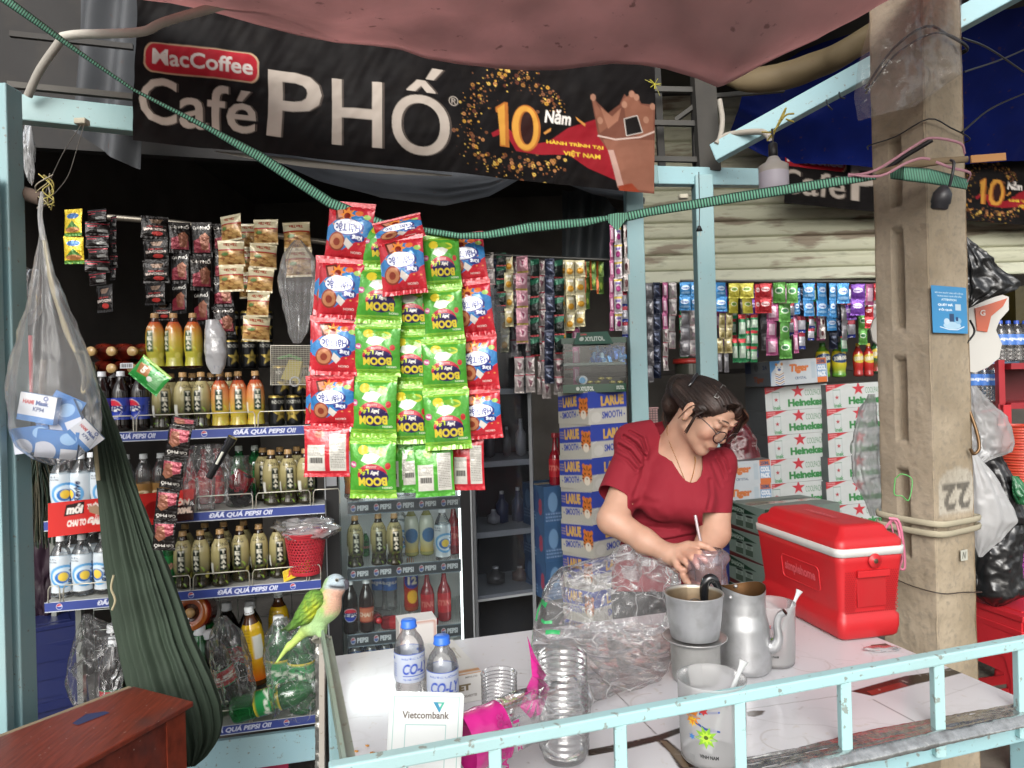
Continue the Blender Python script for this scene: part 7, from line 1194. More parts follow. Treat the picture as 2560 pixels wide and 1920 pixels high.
b = B(); b.quadgrid((-w_ / 2 + .002, sd_ * .0022, h_ / 2 - .002), (w_ / 2 - .002, sd_ * .0022, h_ / 2 - .002), (-w_ / 2 + .002, sd_ * .0022, -h_ / 2 + .002), (w_ / 2 - .002, sd_ * .0022, -h_ / 2 + .002), c); sgp(b, 'print', CARD)
B().box((cen[0], cen[1] + .03, .856), (.08, .06, .01), 'b8bcbc').build('foot', GLOSS, sg_)
# cigarette carton
jt = thing('cigarette_carton', 'open white cigarette carton lying behind the two water bottles', 'carton', on(1190, 1752)); jt.rotation_euler = (0, 0, .38)
c = Cv(20, 12, 'c4c2be', 6); c.text('JET', 6.5, 4.4, 14.6, 7.8, '6a5c40', .07); c.text('FILTER KINGS CIGARETTES', 3, 8.8, 17.6, 9.8, '5c544c', .03); c.rect(0, .2, 20, .6, 'a8743c'); c.text('MENU/20', 12, 1.4, 18, 2.2, '6a6660', .02)
d3 = Cv(30, 12, 'bcbab6', 4); d3.ell(9, 6, 5, 3, '8a8680', .5); d3.rect(0, 10.8, 30, 11.6, 'a8743c'); d3.text('JET', 18, 3, 26, 8, 'a09a8c', .05)
b = B(); b.facebox((.085, .20, .06), {'f': c, 't': d3}, 'bcbab6'); b.V = [v + np.array((-.03, .10, 0)) for v in b.V]; b.build('box', CARD, jt)
B().box((-.075, .1, .055), (.05, .18, .0012), 'c0beba', rot=(0, -.35, 0)).build('open_flap', CARD, jt)
B().facebox((.09, .06, .09), {'f': Cv(9, 9, 'c4c0bc', 3).line([(.6, .6), (8.4, .6), (8.4, 8.4), (.6, 8.4), (.6, .6)], .25, 'a05a3c')}, 'c4c0bc').build('small_carton', CARD, loc=on(1035, 1655) + Vector((0, .05, 0)), rot=(0, 0, .3), label='small white carton with thin red frame behind the left water bottle', cat='carton')
# cups, sleeves and the big bag
def ribbed(n, R, pitch, h0, taper=.0): return [(R * (1.0 if k % 4 in (0, 1) else .93), h0 + n * pitch - k * pitch / 4) for k in range(4 * n)]
B().lathe([(.034, .092), (.036, .09)] + ribbed(9, .035, .007, .026) + [(.03, .02), (.027, .002), (0, .001)], 32, 'ffffff').build('cup_stack', PET, loc=on(1250, 1800), label='short stack of clear plastic cups beside the cigarette carton', cat='cup stack')
p = on(1412, 1905); B().lathe([(.043, .185)] + ribbed(15, .043, .0105, .02) + [(.036, .01), (0, .001)], 36, 'ffffff').build('cup_stack', PET, loc=p, label='tall upright stack of clear ribbed cups inside the big bag', cat='cup stack')
sl = thing('cup_sleeve', 'clear cup sleeve with magenta printed end lying against the tall cups', 'cup sleeve', (0, 0, 0)); a_, b_ = np.array(W(1150, 1862, 1.16)), np.array(W(1425, 1752, 1.27)); dv = (b_ - a_); L = np.linalg.norm(dv); dvn = dv / L; e1, e2 = basis(dvn)
ang = np.linspace(0, 2 * math.pi, 40)
def cyl(s0, s1, R, n, rib=.0, wr=.0, seed=0, spread=0):
    s_ = np.linspace(s0, s1, n)[:, None, None]; R_ = R * (1 - rib * (np.arange(n) % 2))[:, None, None]; P = a_ + dvn * s_ * L + R_ * (np.cos(ang)[None, :, None] * e1 + np.sin(ang)[None, :, None] * e2); return P + wr * ridge(P, 14, seed)[..., None] * (np.cos(ang)[None, :, None] * e1 + np.sin(ang)[None, :, None] * e2)
B().grid(cyl(.32, 1.0, .040, 40, .07), 'ffffff').build('cups', PET, sl)
pinkM = fin('magenta_film', .25, var=.15, bmp=.5, bsc=30, coat=.4, bstr=.004); B().grid(cyl(.03, .36, .043, 26, 0, .004, 1), 'c02880').build('printed_end', pinkM, sl); B().grid(cyl(.36, 1.08, .0445, 30, 0, .004, 2), 'ffffff').build('film', CLEAR, sl)
b = B()
for s0, w__, txt, dy in ((.42, .06, 'UIPP', 0), (.50, .05, '12oz', .012), (.37, .09, 'SONG DAI', -.02)):
    G = gl_(txt, w__, .012, 0, 0, .04); pp = np.array(dvn); up_ = np.cross(dvn, np.array((0, -1, 0))); up_ /= np.linalg.norm(up_); c0 = a_ + dvn * s0 * L + np.array((0, -.047, .0)) ; V = c0 + up_ * G[..., 0:1] + dvn * -G[..., 1:2]; V = V.reshape(-1, 3); b.add(V, [(3 * i, 3 * i + 1, 3 * i + 2, 3 * i + 2) for i in range(len(G))], 'b02c78')
b.build('lettering', CARD, sl)
fp = [(1318, 1590), (1334, 1632), (1352, 1668), (1366, 1688), (1358, 1700), (1374, 1718), (1362, 1760), (1352, 1786), (1326, 1796), (1300, 1768), (1312, 1730), (1330, 1690), (1326, 1640)]
c_ = tessellate_polygon([[Vector((u, v, 0)) for u, v in fp]]); pts = np.array([W(u, v, 1.23 + .012 * math.sin(u / 9)) for u, v in fp]); b = B(); b.add(np.vstack([pts, pts + (0, .0015, 0)]), [(x, y, z, z) for x, y, z in c_] + [(z + 13, y + 13, x + 13, x + 13) for x, y, z in c_] + [(i, (i + 1) % 13, (i + 1) % 13 + 13, i + 13) for i in range(13)], 'c42c88')
b.build('printed_scrap', pinkM, label='torn magenta piece of printed film sticking up from the cup sleeve', cat='film scrap')
BIG = [(1362, 1548, 1572), (1390, 1520, 1605), (1410, 1440, 1650), (1430, 1392, 1690), (1470, 1362, 1690), (1520, 1343, 1672), (1580, 1334, 1672), (1640, 1330, 1675), (1690, 1334, 1665), (1760, 1360, 1480), (1820, 1365, 1478), (1900, 1366, 1476)]
P = loft([(*r_, 1.72 - .38 * min(1, max(0, (r_[0] - 1560) / 250))) for r_ in BIG], 1.7, .42, 150, 130, wr=.022, wsc=6, seed=1, lat=.25)
BIGM = thinplastic('crumpled_bag', white=.10, gl=.0, bmp=.5, bsc=14, rough=.09, ior=1.42, dist=.018, crease=.32, csc=12)
big = B().grid(P, 'ffffff').build('plastic_bag', BIGM, label='large crumpled clear plastic bag over the cups in the middle of the table', cat='plastic bag')
gm = fin('green_print', .4, var=.1); b = B()
for (i0, i1, j0, j1) in ((30, 44, 76, 80), (30, 34, 76, 86), (50, 62, 74, 77), (40, 43, 84, 92), (66, 76, 72, 75), (46, 50, 88, 96)): s_ = P[i0:i1, j0:j1] + np.array((0, -.003, 0)); b.grid(s_, '2c9a58')
b.build('printed_marks', gm, big)
b = B(); rg = random.Random(8); k_ = [W(1640 + i * 9, 1430 + (i % 3) * 10 + i * 2, 1.66) for i in range(7)]
P2 = Wv(np.linspace(1570, 1705, 60)[None], (np.linspace(0, 1, 26)[:, None] * 46 + np.interp(np.linspace(1570, 1705, 60), [1570, 1640, 1705], [1378, 1402, 1448])[None]), 1.68); P2 = P2 + (.012 * ridge(P2, 18, 3) + .006 * ridge(P2, 40, 1))[..., None] * np.array((.5, 1, .6)); B().grid(P2, 'ffffff').build('bag_mouth', BIGM, big)
# red cooler
Cc = np.array((.768, 1.735)); ev = np.array((.206, .036)); ev /= np.linalg.norm(ev); lv_ = np.array((-ev[1] * .62, .98)); lv_ = np.array((-ev[1], ev[0])); Wd, Ln = .192, .385
cl = thing('cooler_box', 'red cooler box with white lid rim standing at the back of the table', 'cooler', (Cc[0] + ev[0] * Wd / 2 + lv_[0] * Ln / 2, Cc[1] + ev[1] * Wd / 2 + lv_[1] * Ln / 2, .851), math.atan2(ev[1], ev[0]) + .03)
def rrect(w, l, r, n=8):
    o_ = []
    for sx, sy, a0 in ((1, 1, 0), (-1, 1, 1), (-1, -1, 2), (1, -1, 3)):
        for i in range(n + 1): a = (a0 + i / n) * math.pi / 2; o_.append((sx * (w / 2 - r) + r * math.cos(a), sy * (l / 2 - r) + r * math.sin(a)))
    return np.array(o_ + o_[:1])
def rings(b, rows, col, r=.022):
    P = np.array([np.c_[rrect(Wd - 2 * i_, Ln - 2 * i_, max(.006, r - i_ * .3)), np.full(37, z)] for z, i_ in rows]); b.grid(P[::-1] if rows[0][0] < rows[-1][0] else P, col); return b
RED = fin('cooler_red', .42, var=.1, vsc=5, dirt=.1, bmp=.08, bsc=200, bstr=.001); rc = 'b81e24'
b = B(); rings(b, [(0, .045), (.002, .02), (.008, .014), (.03, .010), (.055, .010), (.06, .015), (.075, .016), (.19, .005), (.205, .003), (.208, .006)], rc); b.build('body', RED, cl)
b = B(); rings(b, [(.207, .006), (.208, .0), (.226, -.001), (.228, .004)], 'c4c4c0'); b.build('white_rim', SEMI, cl)
b = B(); rings(b, [(.227, .003), (.240, .003), (.252, .012), (.258, .026), (.272, .032), (.277, .040), (.278, .050)], rc); b.box((0, 0, .2745), (Wd - .098, Ln - .098, .0068), rc); b.build('lid', RED, cl)
b = B(); G = gl_('simplehome', .135, .034, 0, 0, .03); 
def onface(G, y0, z0, off): a_ = math.atan2(.0115, .13); return np.stack([np.full(G.shape[:2], 0.0) - (Wd / 2 + .0008 + off) + (.016 - (z0 + G[..., 1] - .075) * .0957), -(G[..., 0]) + y0, G[..., 1] + z0], -1).reshape(-1, 3)
Vf = onface(G, -.02, .135, .0012); b.add(Vf, [(3 * i, 3 * i + 1, 3 * i + 2, 3 * i + 2) for i in range(len(G))], 'd85a60')  # flat letters in paler red, replacing the shading of same-red moulded relief
fr_ = rr2(.165, .062, .012); fr_ = np.vstack([fr_, fr_[:1]]); b.tube(onface(fr_[:, None], -.02, .133, .0), .0016, 6, 'c42a30', caps=False); b.build('lightened_name', RED, cl)
b = B(); yf = -(Ln / 2) + .012
for i in range(26):
    for j in range(20):
        x_, z_ = -.075 + i * .006 + (.003 if j % 2 else 0), .07 + j * .0052
        if abs(x_) < .075 and not (abs(x_ + .0) < .042 and .075 < z_ < .16): b.add(np.c_[ngon(6, x_, z_, .0022)[:, 0], np.full(6, yf - .0008 - (z_ - .075) * .06), ngon(6, x_, z_, .0022)[:, 1]], [(0, 1, 2, 3), (0, 3, 4, 5)], 'a0181e')
b.box((0, yf - .006, .165), (.088, .016, .016), rc); b.box((0, yf - .003, .12), (.080, .002, .075), 'a81a20'); b.build('end_grip', RED, cl, bev=.002)
B().lathe([(0, .004), (.006, .004), (.0062, .003), (.016, .003), (.018, 0)], 20, cols=['4a3a28', '4a3a28', rc, rc, rc]).xf(rot=(math.pi / 2, 0, 0)).build('hinge_disc', RED, cl, loc=(.004, -Ln / 2 - .001, .196))
b = B(); G = gl_('simplehome', .13, .028, 0, 0, .03); Vt = np.stack([G[..., 1] - .01, -G[..., 0] * 1, np.full(G.shape[:2], .2795)], -1).reshape(-1, 3); b.add(Vt, [(3 * i, 3 * i + 1, 3 * i + 2, 3 * i + 2) for i in range(len(G))], 'd85a60'); b.build('lid_name', RED, cl)  # lid letters lightened too, their relief shading put into the colour
# small things on the table
crumple('sachet', 'small clear sachet with brown crumbs lying beside the cooler', 'sachet', on(2205, 1625) + Vector((0, 0, .004)), (.036, .014, .005), BAGP, 3, .25, flat=(1, 1, 1)); 
B().box(on(2200, 1621) + Vector((0, 0, .006)), (.04, .012, .004), '5a3c30', rot=(0, 0, .2)).build('crumbs', MATTE, label='dark brown crumbs inside the small clear sachet', cat='crumbs', kind='stuff')
b = B(); rg = random.Random(6)
for u, v, s_ in ((918, 1866, .004), (891, 1880, .004), (936, 1889, .006), (930, 1885, .004)):
    p = on(u, v); b.box(p + Vector((0, 0, s_ * .4)), (s_ * 1.5, s_, s_ * .7), 'b8803c', rot=(.3, .2, rg.uniform(0, 3)))
b.build('bread_crumbs', MATTE, label='few orange food crumbs on the white table left of the payment sign', cat='crumbs', kind='stuff')
# ================================================================ right of the pole
P = loft([(588, 2409, 2413), (640, 2410, 2462), (690, 2412, 2522), (716, 2413, 2548), (730, 2414, 2526), (755, 2415, 2452), (770, 2416, 2424)], 2.55, .35, 60, 50, wr=.015, wsc=9, seed=2, lat=.1, pleat=9, pl_amp=.004)
BLK = fin('black_bag', .3, var=.3, vsc=10, bmp=.5, bsc=16, bstr=.01, coat=.3); B().grid(P, '1a1a1b').build('black_bag', BLK, label='black plastic bag slung like a flag behind the pole top sticker', cat='plastic bag')
m_s = B().prism([(p.x, p.z) for p in [W(u, v, 2.7) for u, v in ((2405, 740), (2440, 752), (2500, 735), (2522, 742), (2522, 775), (2500, 800), (2490, 825), (2505, 860), (2498, 895), (2470, 918), (2438, 932), (2405, 925))]], 2.7, 2.72, 'c0beb8')
m_s.prism([(p.x, p.z) for p in [W(u, v, 2.69) for u, v in ((2440, 770), (2475, 760), (2520, 745), (2510, 765), (2480, 790), (2470, 830), (2445, 826))]], 2.694, 2.699, 'b85a40'); m_s.add(np.stack([np.array(W(2458, 782, 2.69))[0] + gl_('G', .02, .022)[..., 0], np.full(gl_('G', .02, .022).shape[:2], 2.692), np.array(W(2458, 782, 2.69))[2] + gl_('G', .02, .022)[..., 1]], -1).reshape(-1, 3), [(3 * i, 3 * i + 1, 3 * i + 2, 3 * i + 2) for i in range(len(gl_('G', .02, .022)))], 'd0c0b8')
m_s.build('price_board', GLOSS, label='white wavy-edged board with orange patch behind the pole', cat='board')
B().prism([(p.x, p.z) for p in [W(u, v, 2.9) for u, v in ((2200, 782), (2184, 800), (2177, 825), (2182, 850), (2200, 868))]], 2.9, 2.91, 'b8b4ac').build('board_edge', GLOSS, label='white rounded board edge peeking out left of the pole', cat='board')
B().box(W(2575, 765, 4.0), (.3, .2, .2), '3c3410').build('film_pack', fin('olive_film', .3, var=.5, bmp=.5, bsc=20), label='olive wrapped pack on top of the water bottles right of the pole', cat='pack')
for i, u in enumerate((2502, 2522, 2543, 2564)): goods('water_row', W(u, 903, 3.9), f'clear blue-capped water bottle, {ORD[i]} from the pole in the row above the red shelf', 'water bottles above the red shelf', rz=0)
for i, u in enumerate((2437, 2460, 2484)): goods('water_row', W(u, 1006, 3.7), f'blue tinted water bottle, {ORD[i]} from the pole in the lower row', 'water bottles in the lower row right of the pole', rz=0)
B().box(W(2470, 955, 3.95), (.28, .1, .22), '2c6aa8').build('water_pack', thinplastic('blue_film', tint=(.2, .5, .85), white=.4, bmp=.4), label='blue film wrapped water pack behind the lower bottle row', cat='pack')
rs = thing('red_shelf', 'red painted wooden shelf carrying water bottles at the right edge', 'shelf', (0, 0, 0)); 
for z_, nm in ((908, 'top_board'), (1003, 'lower_board')): B().box(W(2560, z_, 3.7) + Vector((0, 0, -.015)), (.34, .3, .03), '8c2028').build(nm, SEMI, rs)
B().box(W(2560, 955, 3.84), (.3, .02, .2), '6c181e').build('back_board', SEMI, rs); B().box(W(2500, 955, 3.6), (.03, .03, .22), '9c242c').build('post', SEMI, rs); bar(W(2498, 1010, 3.6), (W(2498, 1010, 3.6).x, 3.6, 0), .03, .03, '8c2028').build('post', SEMI, rs)
bar(W(2514, 1012, 2.9), W(2518, 1215, 2.9), .032, .02, 'b82830').build('red_bar', SEMI, label='bright red upright bar in front of the clear bag right of the pole', cat='bar'); bar(W(2440, 1032, 2.8), W(2500, 1022, 2.8), .008, .006, '8c2030').build('red_rod', SEMI, label='thin dark red rod crossing behind the pole hook', cat='rod')
for nm, lab, u, v, r_, h_, c0, c1 in (('bowl_stack', 'stack of orange-red plastic bowls at the right edge', 2550, 1210, .075, .23, 'b83c28', 'c85a40'), ('bowl_stack', 'stack of purple plastic rims at the right edge above the red stools', 2572, 1452, .075, .2, '8c3088', 'a85aa0')):
    pr = []; k_ = 22
    for i in range(k_): z_ = h_ * (1 - i / k_); pr += [(r_, z_), (r_, z_ - h_ / k_ * .5), (r_ * .94, z_ - h_ / k_ * .55), (r_ * .94, z_ - h_ / k_ * .95)]
    B().lathe(pr, 30, cols=[c0 if i % 8 < 5 else c1 for i in range(len(pr))]).build(nm, SEMI, loc=W(u, v, 2.8), label=lab, cat='bowl stack')
def pxbag(rows, d, mat_, label, seed, col='ffffff', name='plastic_bag', wr=.012, dep=.6): P = loft(rows, d, dep, 70, 60, wr=wr, wsc=8, seed=seed, lat=.3, pleat=7, pl_amp=.003); return B().grid(P, col).build(name, mat_, label=label, cat='plastic bag')
pxbag([(965, 2424, 2440), (1000, 2424, 2470), (1040, 2424, 2510), (1090, 2424, 2530), (1130, 2426, 2525), (1160, 2428, 2450)], 2.5, BAGP, 'grey clear bag hanging on the rusty hook right of the pole', 1)
pxbag([(1110, 2440, 2470), (1160, 2452, 2515), (1220, 2465, 2538), (1290, 2480, 2560), (1340, 2520, 2570)], 2.7, BLK, 'dark plastic bag behind the big white bag', 2, '1e1d1f')
pxbag([(1135, 2426, 2440), (1180, 2425, 2475), (1240, 2424, 2512), (1300, 2426, 2536), (1340, 2430, 2512), (1375, 2440, 2470), (1392, 2446, 2456)], 2.4, thinplastic('white_bag', white=.62, gl=.02, bmp=.3, bsc=14, rough=.3, ior=1.35, dist=.006), 'big milky white bag bulging right of the pole', 3, wr=.006)
pxbag([(1310, 2500, 2556), (1370, 2446, 2548), (1430, 2440, 2552), (1480, 2442, 2566), (1505, 2462, 2520), (1515, 2480, 2500)], 2.45, BLK, 'black plastic bag hanging below the big white bag', 4, '1c1c1d')
pxbag([(1190, 2528, 2545), (1230, 2530, 2575), (1260, 2548, 2590)], 2.65, fin('green_film', .3, var=.3, bmp=.4), 'green plastic bag beside the dark bag at the right edge', 5, '2c6a44')
crumple('vegetable_bag', 'green vegetables in film behind the stools at the right edge', 'vegetables', W(2560, 1500, 2.6), (.07, .05, .04), fin('leafy_green', .5, var=.4, vsc=20, bmp=.5), 6, .3, col='5c8a3c')
pxbag([(985, 2172, 2186), (1030, 2150, 2190), (1080, 2134, 2196), (1140, 2128, 2198), (1200, 2134, 2202), (1250, 2160, 2206), (1290, 2175, 2200)], 2.5, thinplastic('grey_bag', white=.4, gl=.02, bmp=.4, bsc=16, rough=.25, ior=1.4, dist=.008), 'greyish clear bag hanging left of the pole over the beer cases', 7)

# films and bags among the goods
def film(rows, d, label, seed, mat_=None, name='plastic_wrap', wr=.007, dep=.7, cat='plastic wrap'): P = loft(rows, d, dep, 70, 56, wr=wr, wsc=7, seed=seed, lat=.7, pleat=8, pl_amp=.0025); return B().grid(P, 'ffffff').build(name, mat_ or CLEAR, label=label, cat=cat)
film([(600, 738, 752), (640, 712, 782), (690, 700, 786), (760, 708, 780), (830, 722, 768), (858, 735, 752)], 2.5, 'greyish clear bag of peanuts hanging beside the red snack packets', 11, thinplastic('pale_film', white=.2, gl=.0, bmp=.4, bsc=20, rough=.2, dist=.008, ior=1.38), 'plastic_bag', cat='plastic bag')
film([(1535, 205, 225), (1580, 188, 285), (1640, 172, 300), (1700, 170, 300), (1745, 185, 296), (1762, 200, 280)], 2.15, 'loose clear plastic wrap around the bottles at the bottom left', 5)
film([(1548, 690, 720), (1590, 668, 790), (1660, 664, 802), (1730, 672, 800), (1790, 690, 796)], 2.42, 'clear film torn open around the bottles under the parrot', 8)
film([(1540, 548, 566), (1580, 530, 604), (1650, 528, 622), (1720, 545, 636), (1765, 560, 628)], 2.42, 'clear film around the leaning cola bottle on the bottom tier', 9)
film([(1112, 478, 555), (1150, 462, 572), (1200, 458, 570), (1262, 465, 566)], 2.42, 'dusty clear film over the red bottles on the second tier', 6)
pc = Cv(20, 30, 'a8a8aa', 3); fleck(pc, 22, ('3c4878', '5a6290', '8a8c98'), (1, 1, 19, 29), 1.6, 3); P = loft([(800, 515, 548), (830, 510, 562), (880, 512, 566), (915, 520, 562), (935, 530, 552)], 2.45, .8, 50, 40, wr=.004, wsc=10, seed=4, lat=.8); B().grid(P, pc).build('film_parcel', FOIL, label='whitish printed film parcel standing beside the yellow tea bottles', cat='parcel')

P = loft([(1052, 1838, 1858), (1066, 1822, 1872), (1100, 1806, 1892), (1140, 1800, 1902), (1172, 1798, 1904)], 4.35, .7, 70, 40, wr=.008, wsc=9, seed=3, lat=.8); pc = Cv(40, 14, '5e2228', 4)
for i in range(40): pc.rect(i, 0, i + .4, 14, '4a181e' if i % 2 else '74303a', .6)
pc.text('NS', 26, 8, 30, 11, 'b8a8a8', .05, .2); pc.scrib(33, 6, 38, 7.6, 2, 'a89090'); B().grid(P, pc).build('can_pack', fin('red_shrink', .25, var=.3, vsc=20, bmp=.5, bsc=30, coat=.3), label='dark red shrink-wrapped can pack beside the face of the woman', cat='can pack')
# ================================================================ the woman behind the table
from mathutils.bvhtree import BVHTree
HM = np.array([[.748, .466, .472], [.656, -.626, -.422], [-.099, -.625, .774]]); HC = np.array(W(1761, 1031, 2.12)); HS = .92
def hl(*p): return HC + HM @ (np.array(p) * HS)
w = lambda u, v, d: np.array(W(u, v, d))
def proj(V): Z = V[:, 2] - CZ; return 1280 + (V[:, 0] * cs - Z * sn) * F / V[:, 1], 960 - (V[:, 0] * sn + Z * cs) * F / V[:, 1]
def body_sdf(h=.0031):
    S = Sdf((.15, 1.82, -.01), (.86, 2.62, 1.66), h)
    # head
    S.ell(hl(0, -.014, .024), (.067, .085, .070), HM, .01); S.ell(hl(0, .028, -.03), (.054, .064, .076), HM, .02); S.ell(hl(0, .043, .036), (.054, .042, .044), HM, .02)
    S.cone(hl(-.036, .004, -.060), hl(0, .068, -.094), .019, .0165, .02).cone(hl(.036, .004, -.060), hl(0, .068, -.094), .019, .0165, .02)
    for k in (-1, 1):
        S.ell(hl(k * .036, .064, -.024), (.020, .021, .022), HM, .02); S.ell(hl(k * .032, .106, .012), (.017, .014, .010), HM, .012, True); S.ell(hl(k * .031, .080, .010), (.0155, .0135, .0115), HM, .004)
        S.ell(hl(k * .079, -.006, .0), (.007, .017, .029), HM, .006); S.cone(hl(k * .079, -.006, -.012), hl(k * .077, .0, -.028), .008, .008, .006); S.ell(hl(k * .088, -.001, .004), (.006, .009, .016), HM, .004, True)
        S.cone(hl(k * .016, .096, .028), hl(k * .044, .086, .034), .006, .005, .012); S.ell(hl(k * .0115, .101, -.031), (.0085, .0095, .0075), HM, .006)
    S.cone(hl(0, .088, .020), hl(0, .106, -.024), .0075, .0105, .010)
    S.ell(hl(0, .086, -.060), (.026, .014, .017), HM, .012); S.ell(hl(0, .0955, -.0595), (.0195, .0075, .005), HM, .004); S.ell(hl(0, .094, -.0685), (.017, .008, .0058), HM, .004); S.ell(hl(0, .110, -.0640), (.026, .0135, .0012), HM, .003, True)
    # neck, chest, torso and legs
    nb = w(1682, 1122, 2.24); S.cone(hl(0, -.024, -.045), nb, .046, .053, .022); S.cone(hl(0, -.005, -.07), w(1702, 1150, 2.21), .030, .040, .02)
    S.cone(w(1608, 1128, 2.275), w(1792, 1172, 2.245), .045, .042, .04); S.ell(w(1703, 1215, 2.235), (.128, .088, .115), None, .04); S.ell(w(1648, 1345, 2.29), (.108, .085, .11), None, .04); S.ell(w(1640, 1460, 2.31), (.125, .1, .12), None, .04)
    for k, u in ((-1, 1600), (1, 1690)): q_ = w(u, 1500, 2.31); S.chain([q_, (q_[0], 2.33, .48), (q_[0], 2.34, .09)], [.08, .052, .035], .03); S.cone((q_[0], 2.34, .05), (q_[0] + .01, 2.22, .035), .035, .03, .02)
    # arms
    S.chain([w(1592, 1150, 2.26), w(1531, 1300, 2.15), w(1610, 1352, 2.085), w(1672, 1385, 2.03)], [.047, .043, .0345, .0262], .02)
    S.chain([w(1800, 1180, 2.24), w(1786, 1332, 2.16), w(1745, 1400, 2.07), w(1722, 1422, 2.035)], [.045, .044, .032, .024], .02)
    # her right hand: palm, four fingers bent over the lid, thumb below
    S.cone(w(1676, 1386, 2.028), w(1716, 1374, 2.0), .025, .021, .02); S.cone(w(1690, 1396, 2.02), w(1705, 1392, 2.0), .020, .018, .015); S.cone(w(1700, 1380, 2.01), w(1722, 1368, 1.995), .019, .015, .012)
    for ch, r in ((((1722, 1364, 1.995), (1750, 1362, 1.965), (1770, 1368, 1.955), (1787, 1381, 1.955)), (.0125, .0105, .0092, .0078)), (((1722, 1374, 1.985), (1748, 1384, 1.945), (1762, 1398, 1.935), (1771, 1413, 1.938)), (.0125, .0105, .0092, .0078)),
                  (((1712, 1384, 1.985), (1730, 1394, 1.95), (1739, 1405, 1.94), (1744, 1417, 1.943)), (.012, .010, .0088, .0075)), (((1700, 1394, 1.99), (1712, 1403, 1.965), (1719, 1411, 1.955), (1723, 1420, 1.957)), (.0105, .0088, .0078, .0068)),
                  (((1688, 1400, 2.0), (1694, 1416, 1.985), (1704, 1424, 1.975), (1716, 1424, 1.97)), (.0125, .0105, .0092, .008))): S.chain([w(*p) for p in ch], r, .006, .003)
    # her left hand behind and under the cup
    S.cone(w(1722, 1422, 2.035), w(1722, 1446, 2.0), .022, .020, .015)
    for ch, r in ((((1716, 1434, 2.0), (1722, 1450, 1.975), (1738, 1460, 1.955), (1752, 1462, 1.945)), (.0115, .0098, .0088, .0076)), (((1720, 1446, 2.0), (1728, 1464, 1.975), (1742, 1472, 1.955), (1756, 1473, 1.945)), (.0115, .0098, .0088, .0076)), (((1722, 1456, 2.0), (1734, 1476, 1.98), (1748, 1483, 1.96), (1760, 1484, 1.95)), (.0105, .009, .0082, .0072)), (((1720, 1462, 2.01), (1734, 1486, 1.99), (1747, 1493, 1.975), (1758, 1494, 1.965)), (.0095, .0085, .0075, .0065)), (((1714, 1428, 2.005), (1708, 1440, 1.975), (1716, 1452, 1.955), (1722, 1458, 1.945)), (.012, .010, .009, .0078))): S.chain([w(*p) for p in ch], r, .006, .003)
    return S
S = body_sdf(); V, Fs = S.mesh()
u_, v_ = proj(V); L_ = (V - HC) @ np.linalg.inv(HM).T; sk = lin('b8907a'); colr = np.ones((len(V), 3)) * sk
def blend(m, c): 
    global colr
    m = np.clip(m, 0, 1)[:, None]; colr = colr * (1 - m) + lin(c) * m
head = (np.linalg.norm(L_, axis=1) < .16)
blend(head * np.exp(-((np.abs(L_[:, 0]) - .038) / .016) ** 2 - ((L_[:, 2] + .03) / .02) ** 2) * (L_[:, 1] > .05) * .35, 'c47c68')
blend(head * (np.abs(L_[:, 0]) < .021) * (L_[:, 1] > .088) * (np.abs(L_[:, 2] + .064) < .0095 * np.sqrt(np.clip(1 - (L_[:, 0] / .021) ** 2, 0, 1))), '8e4a48')
for k in (-1, 1): blend(head * np.exp(-((L_[:, 0] - k * .031) / .013) ** 2 - ((L_[:, 2] - .014) / .006) ** 2) * (L_[:, 1] > .06) * .35, '8a6454')
blend(np.exp(-((v_ - 1400) / 40) ** 2) * ((u_ > 1690) & (u_ < 1800) & (V[:, 1] < 2.0)) * .3, 'c88c78')
wom = thing('person', 'person in short-sleeved crimson dress and round glasses bending over a drink behind the table', 'person', (.45, 2.3, 0))
def wp(b, name, mats, **k): o = b.build(name, mats, wom, **k); o.location = -wom.location + (o.location if False else Vector((0, 0, 0))); return o
B().add(V, Fs, colr, 0, True)
b = B(); b.add(V, Fs, colr, 0, True); body = wp(b, 'body', SKIN); sm = body.modifiers.new('soften', 'SMOOTH'); sm.factor = .5; sm.iterations = 2
# dress
D = Sdf((.15, 1.95, .35), (.9, 2.6, 1.5), .0033)
D.cone(w(1606, 1118, 2.275), w(1795, 1168, 2.245), .056, .052, .05); D.ell(w(1703, 1215, 2.235), (.136, .098, .125), None, .04); D.ell(w(1655, 1250, 2.18), (.068, .062, .065), None, .03); D.ell(w(1738, 1258, 2.165), (.064, .062, .062), None, .03); D.ell(w(1650, 1340, 2.285), (.117, .098, .115), None, .03); D.ell(w(1640, 1450, 2.31), (.142, .116, .16), None, .05)
D.cone(w(1575, 1095, 2.27), w(1700, 1075, 2.29), .045, .05, .04)
D.cone(w(1590, 1125, 2.26), w(1535, 1262, 2.19), .058, .062, .03); D.ell(w(1588, 1225, 2.215), (.042, .05, .05), None, .02); D.cone(w(1800, 1178, 2.24), w(1786, 1310, 2.17), .047, .046, .02); D.ell(w(1588, 1105, 2.25), (.058, .055, .04), None, .03); D.ell(w(1810, 1152, 2.23), (.038, .045, .042), None, .02)
Vd, Fd = D.mesh()
